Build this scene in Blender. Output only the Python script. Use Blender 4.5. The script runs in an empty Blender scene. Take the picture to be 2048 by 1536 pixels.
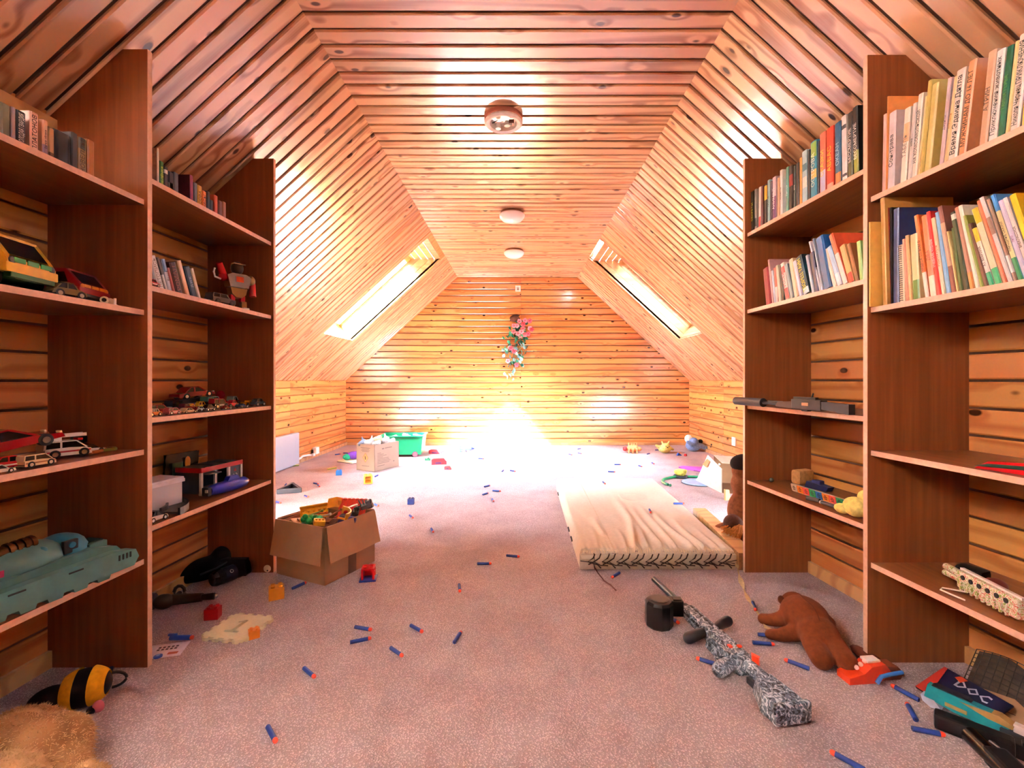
import bpy, bmesh, math, random
from mathutils import Vector, Matrix, Euler
random.seed(7)
S = bpy.context.scene
COL = S.collection
R = math.radians

# ---------------------------------------------------------------- camera, sky, sun, exposure
FPX, CX, CY, CH = 925.0, 1035.0, 760.0, 0.93      # focal length and vanishing point in pixels of the 2048x1536 frame, eye height
cam_d = bpy.data.cameras.new('camera'); cam = bpy.data.objects.new('camera', cam_d); COL.objects.link(cam)
cam_d.sensor_width = 36.0; cam_d.lens = FPX / 2048 * 36.0
cam_d.shift_x = -(CX - 1024) / 2048; cam_d.shift_y = -(768 - CY) / 2048
cam_d.clip_start = 0.02
cam.location = (0, 0, CH); cam.rotation_euler = (R(90), 0, 0)
S.camera = cam
S.view_settings.view_transform = 'Standard'; S.view_settings.look = 'None'
S.view_settings.gamma = 1.0; S.view_settings.use_curve_mapping = False
S.view_settings.exposure = -0.1
S.cycles.max_bounces = 8; S.cycles.diffuse_bounces = 5; S.cycles.glossy_bounces = 4
S.cycles.transparent_max_bounces = 8; S.cycles.use_denoising = True
S.cycles.sample_clamp_indirect = 60.0; S.cycles.caustics_reflective = False; S.cycles.caustics_refractive = False

W = bpy.data.worlds.new('sky'); S.world = W; W.use_nodes = True
nt = W.node_tree; nt.nodes.clear()
sky = nt.nodes.new('ShaderNodeTexSky'); sky.sky_type = 'NISHITA'; sky.sun_disc = False
sky.sun_elevation = R(48); sky.sun_rotation = R(205); sky.air_density = 1.0; sky.dust_density = 3.0
bg = nt.nodes.new('ShaderNodeBackground'); wo = nt.nodes.new('ShaderNodeOutputWorld')
mixn = nt.nodes.new('ShaderNodeMixRGB'); mixn.inputs[0].default_value = 0.85; mixn.inputs[2].default_value = (0.42, 0.465, 0.545, 1)
nt.links.new(sky.outputs[0], mixn.inputs[1]); nt.links.new(mixn.outputs[0], bg.inputs[0]); nt.links.new(bg.outputs[0], wo.inputs[0])
SKY_STRENGTH = 145.0
bg.inputs[1].default_value = SKY_STRENGTH

SUN_DIR = Vector((0.84, 0.88, -1.22)).normalized()
sun_d = bpy.data.lights.new('sun', 'SUN'); sun_d.energy = 1200.0; sun_d.angle = R(6); sun_d.color = (1.0, 0.98, 0.95)
sun = bpy.data.objects.new('sun', sun_d); COL.objects.link(sun)
sun.rotation_euler = SUN_DIR.to_track_quat('-Z', 'Y').to_euler(); sun.location = (0, 0, 8)

def portal(name, corner_a, corner_b, corner_c, inward):
    """an area-light portal filling a window opening (a,b,c: three corners)"""
    a, b, c = Vector(corner_a), Vector(corner_b), Vector(corner_c)
    ld = bpy.data.lights.new(name, 'AREA'); ld.shape = 'RECTANGLE'; ld.size = (b - a).length; ld.size_y = (c - a).length
    ld.cycles.is_portal = True
    o = bpy.data.objects.new(name, ld); COL.objects.link(o)
    x = (b - a).normalized(); y = (c - a).normalized(); z = -Vector(inward).normalized()
    if x.cross(y).dot(z) < 0: y = -y
    m = Matrix((x, y, x.cross(y))).transposed().to_4x4(); m.translation = (b + c) / 2
    o.matrix_world = m

# ---------------------------------------------------------------- pixel helpers (a pixel of the photo -> a point of the room)
def at_z(px, py, z=0.0):
    y = (CH - z) * FPX / (py - CY)
    return Vector(((px - CX) / FPX * y, y, z))
def at_y(px, py, y):
    return Vector(((px - CX) / FPX * y, y, CH + (CY - py) / FPX * y))

# ---------------------------------------------------------------- mesh builder
class MB:
    def __init__(s): s.v = []; s.f = []; s.mi = []; s.mats = []; s.cur = 0
    def m(s, mat):
        if mat not in s.mats: s.mats.append(mat)
        s.cur = s.mats.index(mat); return s
    def add(s, vs, fs, M=None):
        n = len(s.v)
        for p in vs:
            p = Vector(p); s.v.append(M @ p if M else p)
        for f in fs: s.f.append(tuple(i + n for i in f)); s.mi.append(s.cur)
        return s
    def box(s, c, d, M=None, b=0.0):
        x, y, z = d[0] / 2, d[1] / 2, d[2] / 2
        if b <= 0:
            vs = [(c[0] + i * x, c[1] + j * y, c[2] + k * z) for i in (-1, 1) for j in (-1, 1) for k in (-1, 1)]
            fs = [(0, 1, 3, 2), (4, 6, 7, 5), (0, 4, 5, 1), (2, 3, 7, 6), (0, 2, 6, 4), (1, 5, 7, 3)]
            return s.add(vs, fs, M)
        b = min(b, x * .95, y * .95, z * .95); pts = []
        bm = bmesh.new(); bmesh.ops.create_cube(bm, size=1.0)
        for v in bm.verts: v.co = Vector((v.co.x * 2 * x, v.co.y * 2 * y, v.co.z * 2 * z))
        bmesh.ops.bevel(bm, geom=list(bm.edges), offset=b, segments=2, affect='EDGES', profile=0.6)
        bm.verts.index_update()
        vs = [v.co + Vector(c) for v in bm.verts]; fs = [[v.index for v in f.verts] for f in bm.faces]; bm.free()
        return s.add(vs, fs, M)
    def prism(s, poly, h, axis='z', base=0.0, M=None, taper=1.0):
        """extrude a 2D polygon; axis z: (x,y), axis y: (x,z), axis x: (y,z)"""
        n = len(poly); vs = []
        cx = sum(p[0] for p in poly) / n; cy = sum(p[1] for p in poly) / n
        for k, t in ((base, 1.0), (base + h, taper)):
            for a, b in poly:
                a = cx + (a - cx) * t; b = cy + (b - cy) * t
                vs.append((a, b, k) if axis == 'z' else (a, k, b) if axis == 'y' else (k, a, b))
        fs = [tuple(range(n)), tuple(range(2 * n - 1, n - 1, -1))] + [(i, (i + 1) % n, n + (i + 1) % n, n + i) for i in range(n)]
        return s.add(vs, fs, M)
    def lathe(s, prof, seg=16, M=None, cap=True):
        """profile [(r,z)...] turned about z"""
        vs = []; fs = []; n = len(prof)
        for i in range(seg):
            a = 2 * math.pi * i / seg
            for r, z in prof: vs.append((r * math.cos(a), r * math.sin(a), z))
        for i in range(seg):
            j = (i + 1) % seg
            for k in range(n - 1): fs.append((i * n + k, j * n + k, j * n + k + 1, i * n + k + 1))
        if cap:
            if prof[0][0] > 1e-6: fs.append(tuple(i * n for i in range(seg))[::-1])
            if prof[-1][0] > 1e-6: fs.append(tuple(i * n + n - 1 for i in range(seg)))
        return s.add(vs, fs, M)
    def cyl(s, p0, p1, r0, r1=None, seg=12):
        p0, p1 = Vector(p0), Vector(p1); d = p1 - p0; r1 = r0 if r1 is None else r1
        q = d.to_track_quat('Z', 'Y').to_matrix().to_4x4(); q.translation = p0
        return s.lathe([(r0, 0), (r1, d.length)], seg, q)
    def tube(s, pts, r, seg=8, close=False):
        pts = [Vector(p) for p in pts]; n = len(pts); vs = []; fs = []; up = Vector((0, 0, 1))
        for i, p in enumerate(pts):
            t = (pts[(i + 1) % n] - pts[i - 1]) if close else (pts[min(i + 1, n - 1)] - pts[max(i - 1, 0)])
            t.normalize(); a = t.cross(up)
            if a.length < 1e-3: a = t.cross(Vector((1, 0, 0)))
            a.normalize(); b = a.cross(t); rr = r[i] if isinstance(r, (list, tuple)) else r
            for k in range(seg):
                th = 2 * math.pi * k / seg; vs.append(p + a * (rr * math.cos(th)) + b * (rr * math.sin(th)))
        for i in range(n if close else n - 1):
            j = (i + 1) % n
            for k in range(seg): fs.append((i * seg + k, i * seg + (k + 1) % seg, j * seg + (k + 1) % seg, j * seg + k))
        if not close: fs += [tuple(range(seg))[::-1], tuple((n - 1) * seg + k for k in range(seg))]
        return s.add(vs, fs)
    def ell(s, c, r, u=14, v=9, M=None, fn=None):
        """ellipsoid; fn(point on unit sphere) -> scale"""
        vs = []; fs = []; r = (r, r, r) if isinstance(r, (int, float)) else r
        for i in range(v + 1):
            ph = math.pi * i / v - math.pi / 2
            for j in range(u):
                th = 2 * math.pi * j / u
                p = Vector((math.cos(ph) * math.cos(th), math.cos(ph) * math.sin(th), math.sin(ph)))
                k = fn(p) if fn else 1.0
                vs.append((c[0] + p.x * r[0] * k, c[1] + p.y * r[1] * k, c[2] + p.z * r[2] * k))
        for i in range(v):
            for j in range(u): fs.append((i * u + j, i * u + (j + 1) % u, (i + 1) * u + (j + 1) % u, (i + 1) * u + j))
        return s.add(vs, fs, M)
    def build(s, name, parent=None, smooth=False, loc=None, weld=False):
        me = bpy.data.meshes.new(name); me.from_pydata([tuple(v) for v in s.v], [], s.f)
        for m in s.mats: me.materials.append(m)
        if len(s.mats) > 1: me.polygons.foreach_set('material_index', s.mi)
        bm = bmesh.new(); bm.from_mesh(me)
        if weld: bmesh.ops.remove_doubles(bm, verts=bm.verts, dist=1e-5)
        bmesh.ops.recalc_face_normals(bm, faces=bm.faces); bm.to_mesh(me); bm.free()
        o = bpy.data.objects.new(name, me); COL.objects.link(o)
        if smooth:
            me.shade_smooth()
            try: me.set_sharp_from_angle(angle=R(40 if smooth is True else smooth))
            except Exception: pass
        if parent: o.parent = parent
        if loc: o.location = loc
        return o

def link(name, me, parent=None, M=None):
    o = bpy.data.objects.new(name, me); COL.objects.link(o)
    if parent: o.parent = parent
    if M is not None: o.matrix_local = M
    return o
def tag(o, label, cat, group=None):
    o['label'] = label; o['category'] = cat
    if group: o['group'] = group
    return o
def thing(name, label, cat, loc=(0, 0, 0), rot=0.0, group=None):
    o = bpy.data.objects.new(name, None); COL.objects.link(o); o.empty_display_size = 0.05
    o.location = loc; o.rotation_euler = (0, 0, rot) if isinstance(rot, (int, float)) else rot
    return tag(o, label, cat, group)
def struct(o): o['kind'] = 'structure'; return o
def kids(o): return [c for c in bpy.data.objects if c.parent == o]

# ---------------------------------------------------------------- materials
_mats = {}
def new_mat(name):
    m = bpy.data.materials.new(name); m.use_nodes = True; n = m.node_tree.nodes; n.clear()
    out = n.new('ShaderNodeOutputMaterial'); b = n.new('ShaderNodeBsdfPrincipled')
    m.node_tree.links.new(b.outputs[0], out.inputs[0]); return m, n, m.node_tree.links, b
def srgb(h):
    h = h.lstrip('#'); c = [int(h[i:i + 2], 16) / 255 for i in (0, 2, 4)]
    return tuple(x / 12.92 if x <= .04045 else ((x + .055) / 1.055) ** 2.4 for x in c)
def mat(color, rough=0.45, metal=0.0, var=0.12, scale=30.0, bump=0.0, spec=0.5, coat=0.0, trans=0.0, name=None):
    """plain material with a little procedural variation of its colour and surface"""
    key = (color if isinstance(color, str) else tuple(color), rough, metal, var, scale, bump, spec, coat, trans)
    if key in _mats: return _mats[key]
    c = srgb(color) if isinstance(color, str) else color
    m, n, l, b = new_mat(name or 'paint'); b.inputs['Roughness'].default_value = rough; b.inputs['Metallic'].default_value = metal
    b.inputs['Specular IOR Level'].default_value = spec; b.inputs['Coat Weight'].default_value = coat
    if trans: b.inputs['Transmission Weight'].default_value = trans
    tc = n.new('ShaderNodeTexCoord'); no = n.new('ShaderNodeTexNoise'); no.inputs['Scale'].default_value = scale; no.inputs['Detail'].default_value = 3
    l.new(tc.outputs['Object'], no.inputs['Vector'])
    rp = n.new('ShaderNodeValToRGB'); l.new(no.outputs['Fac'], rp.inputs[0])
    rp.color_ramp.elements[0].position = .3; rp.color_ramp.elements[1].position = .7
    rp.color_ramp.elements[0].color = tuple(x * (1 - var) for x in c) + (1,); rp.color_ramp.elements[1].color = tuple(min(1, x * (1 + var)) for x in c) + (1,)
    l.new(rp.outputs[0], b.inputs['Base Color'])
    if bump:
        bp = n.new('ShaderNodeBump'); bp.inputs['Strength'].default_value = bump; bp.inputs['Distance'].default_value = 0.004
        l.new(no.outputs['Fac'], bp.inputs['Height']); l.new(bp.outputs[0], b.inputs['Normal'])
    _mats[key] = m; return m
def plush(color, var=0.25, scale=60):
    key = ('plush', color)
    if key in _mats: return _mats[key]
    c = srgb(color); m, n, l, b = new_mat('plush'); b.inputs['Roughness'].default_value = .95; b.inputs['Specular IOR Level'].default_value = .15
    b.inputs['Sheen Weight'].default_value = .5; b.inputs['Sheen Roughness'].default_value = .4; b.inputs['Sheen Tint'].default_value = tuple(min(1, x * 1.6 + .05) for x in c) + (1,)
    tc = n.new('ShaderNodeTexCoord'); no = n.new('ShaderNodeTexNoise'); no.inputs['Scale'].default_value = scale; no.inputs['Detail'].default_value = 5
    n2 = n.new('ShaderNodeTexNoise'); n2.inputs['Scale'].default_value = 700; n2.inputs['Detail'].default_value = 2
    l.new(tc.outputs['Object'], no.inputs['Vector']); l.new(tc.outputs['Object'], n2.inputs['Vector'])
    rp = n.new('ShaderNodeValToRGB'); l.new(no.outputs['Fac'], rp.inputs[0]); rp.color_ramp.elements[0].position = .3; rp.color_ramp.elements[1].position = .7
    rp.color_ramp.elements[0].color = tuple(x * (1 - var) for x in c) + (1,); rp.color_ramp.elements[1].color = tuple(min(1, x * (1 + var)) for x in c) + (1,)
    l.new(rp.outputs[0], b.inputs['Base Color'])
    bp = n.new('ShaderNodeBump'); bp.inputs['Strength'].default_value = .5; bp.inputs['Distance'].default_value = .003
    l.new(n2.outputs['Fac'], bp.inputs['Height']); l.new(bp.outputs[0], b.inputs['Normal'])
    _mats[key] = m; return m

def pine(name, light, dark, knot, rough=0.3, coat=1.0, ringscale=10.0, knotcut=.145):
    """varnished pine board: grain along local X, knots, every board its own cut of the tree"""
    m, n, l, b = new_mat(name)
    tc = n.new('ShaderNodeTexCoord'); oi = n.new('ShaderNodeObjectInfo')
    wn = n.new('ShaderNodeTexWhiteNoise'); wn.noise_dimensions = '1D'; l.new(oi.outputs['Random'], wn.inputs['W'])
    off = n.new('ShaderNodeVectorMath'); off.operation = 'MULTIPLY_ADD'; off.inputs[1].default_value = (31, .5, 7)
    l.new(wn.outputs['Color'], off.inputs[0]); l.new(tc.outputs['Object'], off.inputs[2])
    # knots
    vo = n.new('ShaderNodeTexVoronoi'); vo.inputs['Scale'].default_value = 10
    kv = n.new('ShaderNodeVectorMath'); kv.operation = 'MULTIPLY'; kv.inputs[1].default_value = (.55, 1, 1.0)
    l.new(off.outputs[0], kv.inputs[0]); l.new(kv.outputs[0], vo.inputs['Vector'])
    halo = n.new('ShaderNodeMapRange'); halo.interpolation_type = 'SMOOTHSTEP'
    halo.inputs[1].default_value = .05; halo.inputs[2].default_value = .42; halo.inputs[3].default_value = 1; halo.inputs[4].default_value = 0
    l.new(vo.outputs['Distance'], halo.inputs[0])
    kn = n.new('ShaderNodeMapRange'); kn.interpolation_type = 'SMOOTHSTEP'
    kn.inputs[1].default_value = knotcut * .6; kn.inputs[2].default_value = knotcut; kn.inputs[3].default_value = 1; kn.inputs[4].default_value = 0
    l.new(vo.outputs['Distance'], kn.inputs[0])
    # rings: stretched, wobbling, bulging round the knots
    st = n.new('ShaderNodeVectorMath'); st.operation = 'MULTIPLY'; st.inputs[1].default_value = (.14, 1, 1)
    l.new(off.outputs[0], st.inputs[0])
    no = n.new('ShaderNodeTexNoise'); no.inputs['Scale'].default_value = 5; no.inputs['Detail'].default_value = 2
    l.new(st.outputs[0], no.inputs['Vector'])
    sep = n.new('ShaderNodeSeparateXYZ'); l.new(off.outputs[0], sep.inputs[0])
    a1 = n.new('ShaderNodeMath'); a1.operation = 'MULTIPLY_ADD'; a1.inputs[1].default_value = .30; l.new(no.outputs['Fac'], a1.inputs[0]); l.new(sep.outputs[1], a1.inputs[2])
    a2 = n.new('ShaderNodeMath'); a2.operation = 'MULTIPLY_ADD'; a2.inputs[1].default_value = .055; l.new(halo.outputs[0], a2.inputs[0]); l.new(a1.outputs[0], a2.inputs[2])
    a3 = n.new('ShaderNodeMath'); a3.operation = 'MULTIPLY'; a3.inputs[1].default_value = ringscale * 2 * math.pi; l.new(a2.outputs[0], a3.inputs[0])
    sn = n.new('ShaderNodeMath'); sn.operation = 'SINE'; l.new(a3.outputs[0], sn.inputs[0])
    fine = n.new('ShaderNodeTexNoise'); fine.inputs['Scale'].default_value = 160; fine.inputs['Detail'].default_value = 2
    sf = n.new('ShaderNodeVectorMath'); sf.operation = 'MULTIPLY'; sf.inputs[1].default_value = (.03, 1, 1); l.new(off.outputs[0], sf.inputs[0]); l.new(sf.outputs[0], fine.inputs['Vector'])
    g = n.new('ShaderNodeMath'); g.operation = 'MULTIPLY_ADD'; g.inputs[1].default_value = .5; l.new(fine.outputs['Fac'], g.inputs[0]); l.new(sn.outputs[0], g.inputs[2])
    rp = n.new('ShaderNodeValToRGB'); e = rp.color_ramp.elements
    gm = n.new('ShaderNodeMapRange'); gm.inputs[1].default_value = -1; gm.inputs[2].default_value = 1.5; l.new(g.outputs[0], gm.inputs[0]); l.new(gm.outputs[0], rp.inputs[0])
    e[0].position = .52; e[0].color = light + (1,); e[1].position = .95; e[1].color = dark + (1,)
    # board to board tone
    hs = n.new('ShaderNodeHueSaturation'); l.new(rp.outputs[0], hs.inputs['Color'])
    sp = n.new('ShaderNodeSeparateXYZ'); l.new(wn.outputs['Color'], sp.inputs[0])
    v1 = n.new('ShaderNodeMapRange'); v1.inputs[3].default_value = .82; v1.inputs[4].default_value = 1.12; l.new(sp.outputs[0], v1.inputs[0]); l.new(v1.outputs[0], hs.inputs['Value'])
    v2 = n.new('ShaderNodeMapRange'); v2.inputs[3].default_value = .488; v2.inputs[4].default_value = .508; l.new(sp.outputs[1], v2.inputs[0]); l.new(v2.outputs[0], hs.inputs['Hue'])
    mx = n.new('ShaderNodeMixRGB'); mx.inputs[2].default_value = knot + (1,); l.new(kn.outputs[0], mx.inputs[0]); l.new(hs.outputs[0], mx.inputs[1])
    l.new(mx.outputs[0], b.inputs['Base Color'])
    b.inputs['Roughness'].default_value = rough; b.inputs['Coat Weight'].default_value = coat; b.inputs['Coat Roughness'].default_value = .17; b.inputs['Coat IOR'].default_value = 1.7
    bp = n.new('ShaderNodeBump'); bp.inputs['Strength'].default_value = .06; bp.inputs['Distance'].default_value = .002
    l.new(g.outputs[0], bp.inputs['Height']); l.new(bp.outputs[0], b.inputs['Normal'])
    return m

PINE = pine('pine_ceiling', (.62, .355, .185), (.30, .115, .04), (.06, .018, .006))
PINE_WALL = pine('pine_wall', (.64, .275, .075), (.46, .165, .04), (.05, .014, .004), rough=.26)
GROOVE_SHADE = mat((.08, .026, .010), .5, var=.2, scale=6, name='groove_shade')  # same wood as the boards, groove shade put into the backing colour
PINE_TRIM = pine('pine_trim', (.60, .33, .13), (.42, .20, .07), (.10, .03, .01), knotcut=.06)

def laminate():
    m, n, l, b = new_mat('bookcase_laminate')
    tc = n.new('ShaderNodeTexCoord'); mp = n.new('ShaderNodeMapping'); mp.inputs['Scale'].default_value = (60, 2.2, 60)
    no = n.new('ShaderNodeTexNoise'); no.inputs['Scale'].default_value = 1; no.inputs['Detail'].default_value = 4; no.inputs['Distortion'].default_value = .4
    l.new(tc.outputs['Object'], mp.inputs[0]); l.new(mp.outputs[0], no.inputs['Vector'])
    rp = n.new('ShaderNodeValToRGB'); l.new(no.outputs['Fac'], rp.inputs[0]); e = rp.color_ramp.elements
    e[0].position = .25; e[0].color = (.165, .043, .011, 1); e[1].position = .8; e[1].color = (.27, .085, .024, 1)
    l.new(rp.outputs[0], b.inputs['Base Color']); b.inputs['Roughness'].default_value = .36; b.inputs['Specular IOR Level'].default_value = .22
    return m, mp
LAM, _mp = laminate()                       # shelves: grain along Y
LAM_V, _mp2 = laminate(); _mp2.inputs['Scale'].default_value = (60, 60, 2.2)   # upright panels: grain along Z
LAM_EDGE_LIT = mat((.66, .40, .27), .4, var=.1, scale=60, name='laminate_edge_lit')  # same laminate, light falling on the front edges put into a paler colour

def carpet():
    m, n, l, b = new_mat('pink_carpet')
    tc = n.new('ShaderNodeTexCoord')
    big = n.new('ShaderNodeTexNoise'); big.inputs['Scale'].default_value = 3.2; big.inputs['Detail'].default_value = 4; big.inputs['Roughness'].default_value = .6
    tuft = n.new('ShaderNodeTexVoronoi'); tuft.inputs['Scale'].default_value = 190; tuft.inputs['Randomness'].default_value = 1
    fib = n.new('ShaderNodeTexNoise'); fib.inputs['Scale'].default_value = 420; fib.inputs['Detail'].default_value = 2
    for q in (big, tuft, fib): l.new(tc.outputs['Object'], q.inputs['Vector'])
    h = n.new('ShaderNodeMath'); h.operation = 'MULTIPLY_ADD'; h.inputs[1].default_value = -1.1; l.new(tuft.outputs['Distance'], h.inputs[0]); l.new(fib.outputs['Fac'], h.inputs[2])
    rp = n.new('ShaderNodeValToRGB'); l.new(big.outputs['Fac'], rp.inputs[0]); e = rp.color_ramp.elements
    e[0].position = .33; e[0].color = (.66, .48, .455, 1); e[1].position = .66; e[1].color = (.83, .67, .63, 1)
    r2 = n.new('ShaderNodeValToRGB'); l.new(h.outputs[0], r2.inputs[0]); f = r2.color_ramp.elements
    f[0].position = -.0; f[0].color = (.50, .46, .46, 1); f[1].position = .35; f[1].color = (1, 1, 1, 1)  # shade in the pits between tufts put into the colour, following bump height
    mx = n.new('ShaderNodeMixRGB'); mx.blend_type = 'MULTIPLY'; mx.inputs[0].default_value = 1; l.new(rp.outputs[0], mx.inputs[1]); l.new(r2.outputs[0], mx.inputs[2])
    l.new(mx.outputs[0], b.inputs['Base Color']); b.inputs['Roughness'].default_value = .95; b.inputs['Specular IOR Level'].default_value = .1
    b.inputs['Sheen Weight'].default_value = .25
    bp = n.new('ShaderNodeBump'); bp.inputs['Strength'].default_value = .9; bp.inputs['Distance'].default_value = .006; l.new(h.outputs[0], bp.inputs['Height'])
    l.new(bp.outputs[0], b.inputs['Normal']); return m
CARPET = carpet()

def glass_pane_mat():
    m = bpy.data.materials.new('window_glass'); m.use_nodes = True; n = m.node_tree.nodes; n.clear(); l = m.node_tree.links
    out = n.new('ShaderNodeOutputMaterial'); t = n.new('ShaderNodeBsdfTransparent'); g = n.new('ShaderNodeBsdfGlossy'); g.inputs['Roughness'].default_value = .02
    fr = n.new('ShaderNodeFresnel'); fr.inputs[0].default_value = 1.45; mx = n.new('ShaderNodeMixShader')
    l.new(fr.outputs[0], mx.inputs[0]); l.new(t.outputs[0], mx.inputs[1]); l.new(g.outputs[0], mx.inputs[2]); l.new(mx.outputs[0], out.inputs[0]); return m
GLASS = glass_pane_mat()
DIFFUSER, _n, _l, _b = new_mat('diffuser_sheet')  # translucent sheet added to spread sunlight from the unseen skylights
_t = _n.new('ShaderNodeBsdfTranslucent'); _t.inputs[0].default_value = (.45, .43, .42, 1); _n2 = _n.new('ShaderNodeTexNoise'); _n2.inputs['Scale'].default_value = 200
_mx = _n.new('ShaderNodeMixShader'); _mx.inputs[0].default_value = .06; _b.inputs['Base Color'].default_value = (.6, .58, .55, 1)
_l.new(_t.outputs[0], _mx.inputs[1]); _l.new(_b.outputs[0], _mx.inputs[2]); _l.new(_mx.outputs[0], [q for q in _n if q.type == 'OUTPUT_MATERIAL'][0].inputs[0])
WHITE = mat('#f2f0ea', .35, var=.03)
# ================================================================ THE ROOM
YB, YF = -1.5, 6.62                      # back and far end wall
KX, KZ, CXH, CZ = 2.455, 0.93, 0.855, 2.40   # knee wall x and height, half width of flat ceiling, ceiling height
SL = math.hypot(KX - CXH, CZ - KZ); SC, SS = (KX - CXH) / SL, (CZ - KZ) / SL   # slope length and direction
PITCH = 0.09
def slope_z(x): return KZ + (KX - abs(x)) * SS / SC

_pm = {}
def plank_mesh(L, w=0.078, t=0.012, b=0.005, m=None):
    key = (round(L, 3), w, t, m.name)
    if key not in _pm:
        q = MB().m(m)
        sec = [(-w / 2, 0), (w / 2, 0), (w / 2, t - b), (w / 2 - b, t), (-w / 2 + b, t), (-w / 2, t - b)]
        q.prism(sec, L, 'x', -L / 2)
        o = q.build('plank'); _pm[key] = o.data; bpy.data.objects.remove(o)
    return _pm[key]
def frame(o, x, y, z):
    """matrix with origin o and axes x,y,z"""
    M = Matrix((Vector(x).normalized(), Vector(y).normalized(), Vector(z).normalized())).transposed().to_4x4(); M.translation = Vector(o); return M
def plank(parent, p, q, normal, w=0.0755, m=None, t=0.012):
    """a board from p to q whose face looks along normal"""
    p, q, n = Vector(p), Vector(q), Vector(normal).normalized(); x = (q - p).normalized(); y = n.cross(x)
    return link('plank', plank_mesh((q - p).length, w, t, min(.005, t * .5), m or PINE), parent, frame((p + q) / 2, x, y, n))

# floor
f = MB().m(CARPET); f.add([(-2.7, YB - .1, 0), (2.7, YB - .1, 0), (2.7, YF + .1, 0), (-2.7, YF + .1, 0), (-2.7, YB - .1, -.05), (2.7, YB - .1, -.05), (2.7, YF + .1, -.05), (-2.7, YF + .1, -.05)],
                          [(0, 1, 2, 3), (7, 6, 5, 4), (0, 4, 5, 1), (1, 5, 6, 2), (2, 6, 7, 3), (3, 7, 4, 0)])
floor = struct(f.build('floor'))

# flat ceiling: backing and boards across the room
ceiling = struct(MB().m(GROOVE_SHADE).box((0, (YB + YF) / 2, CZ + .02), (2 * CXH + .1, YF - YB + .2, .03)).build('ceiling'))
ys = []; y = YF - PITCH / 2 - .005
while y > YB: ys.append(y); y -= PITCH
for y in ys: plank(ceiling, (-CXH, y, CZ + .006), (CXH, y, CZ + .006), (0, 0, -1))

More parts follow.
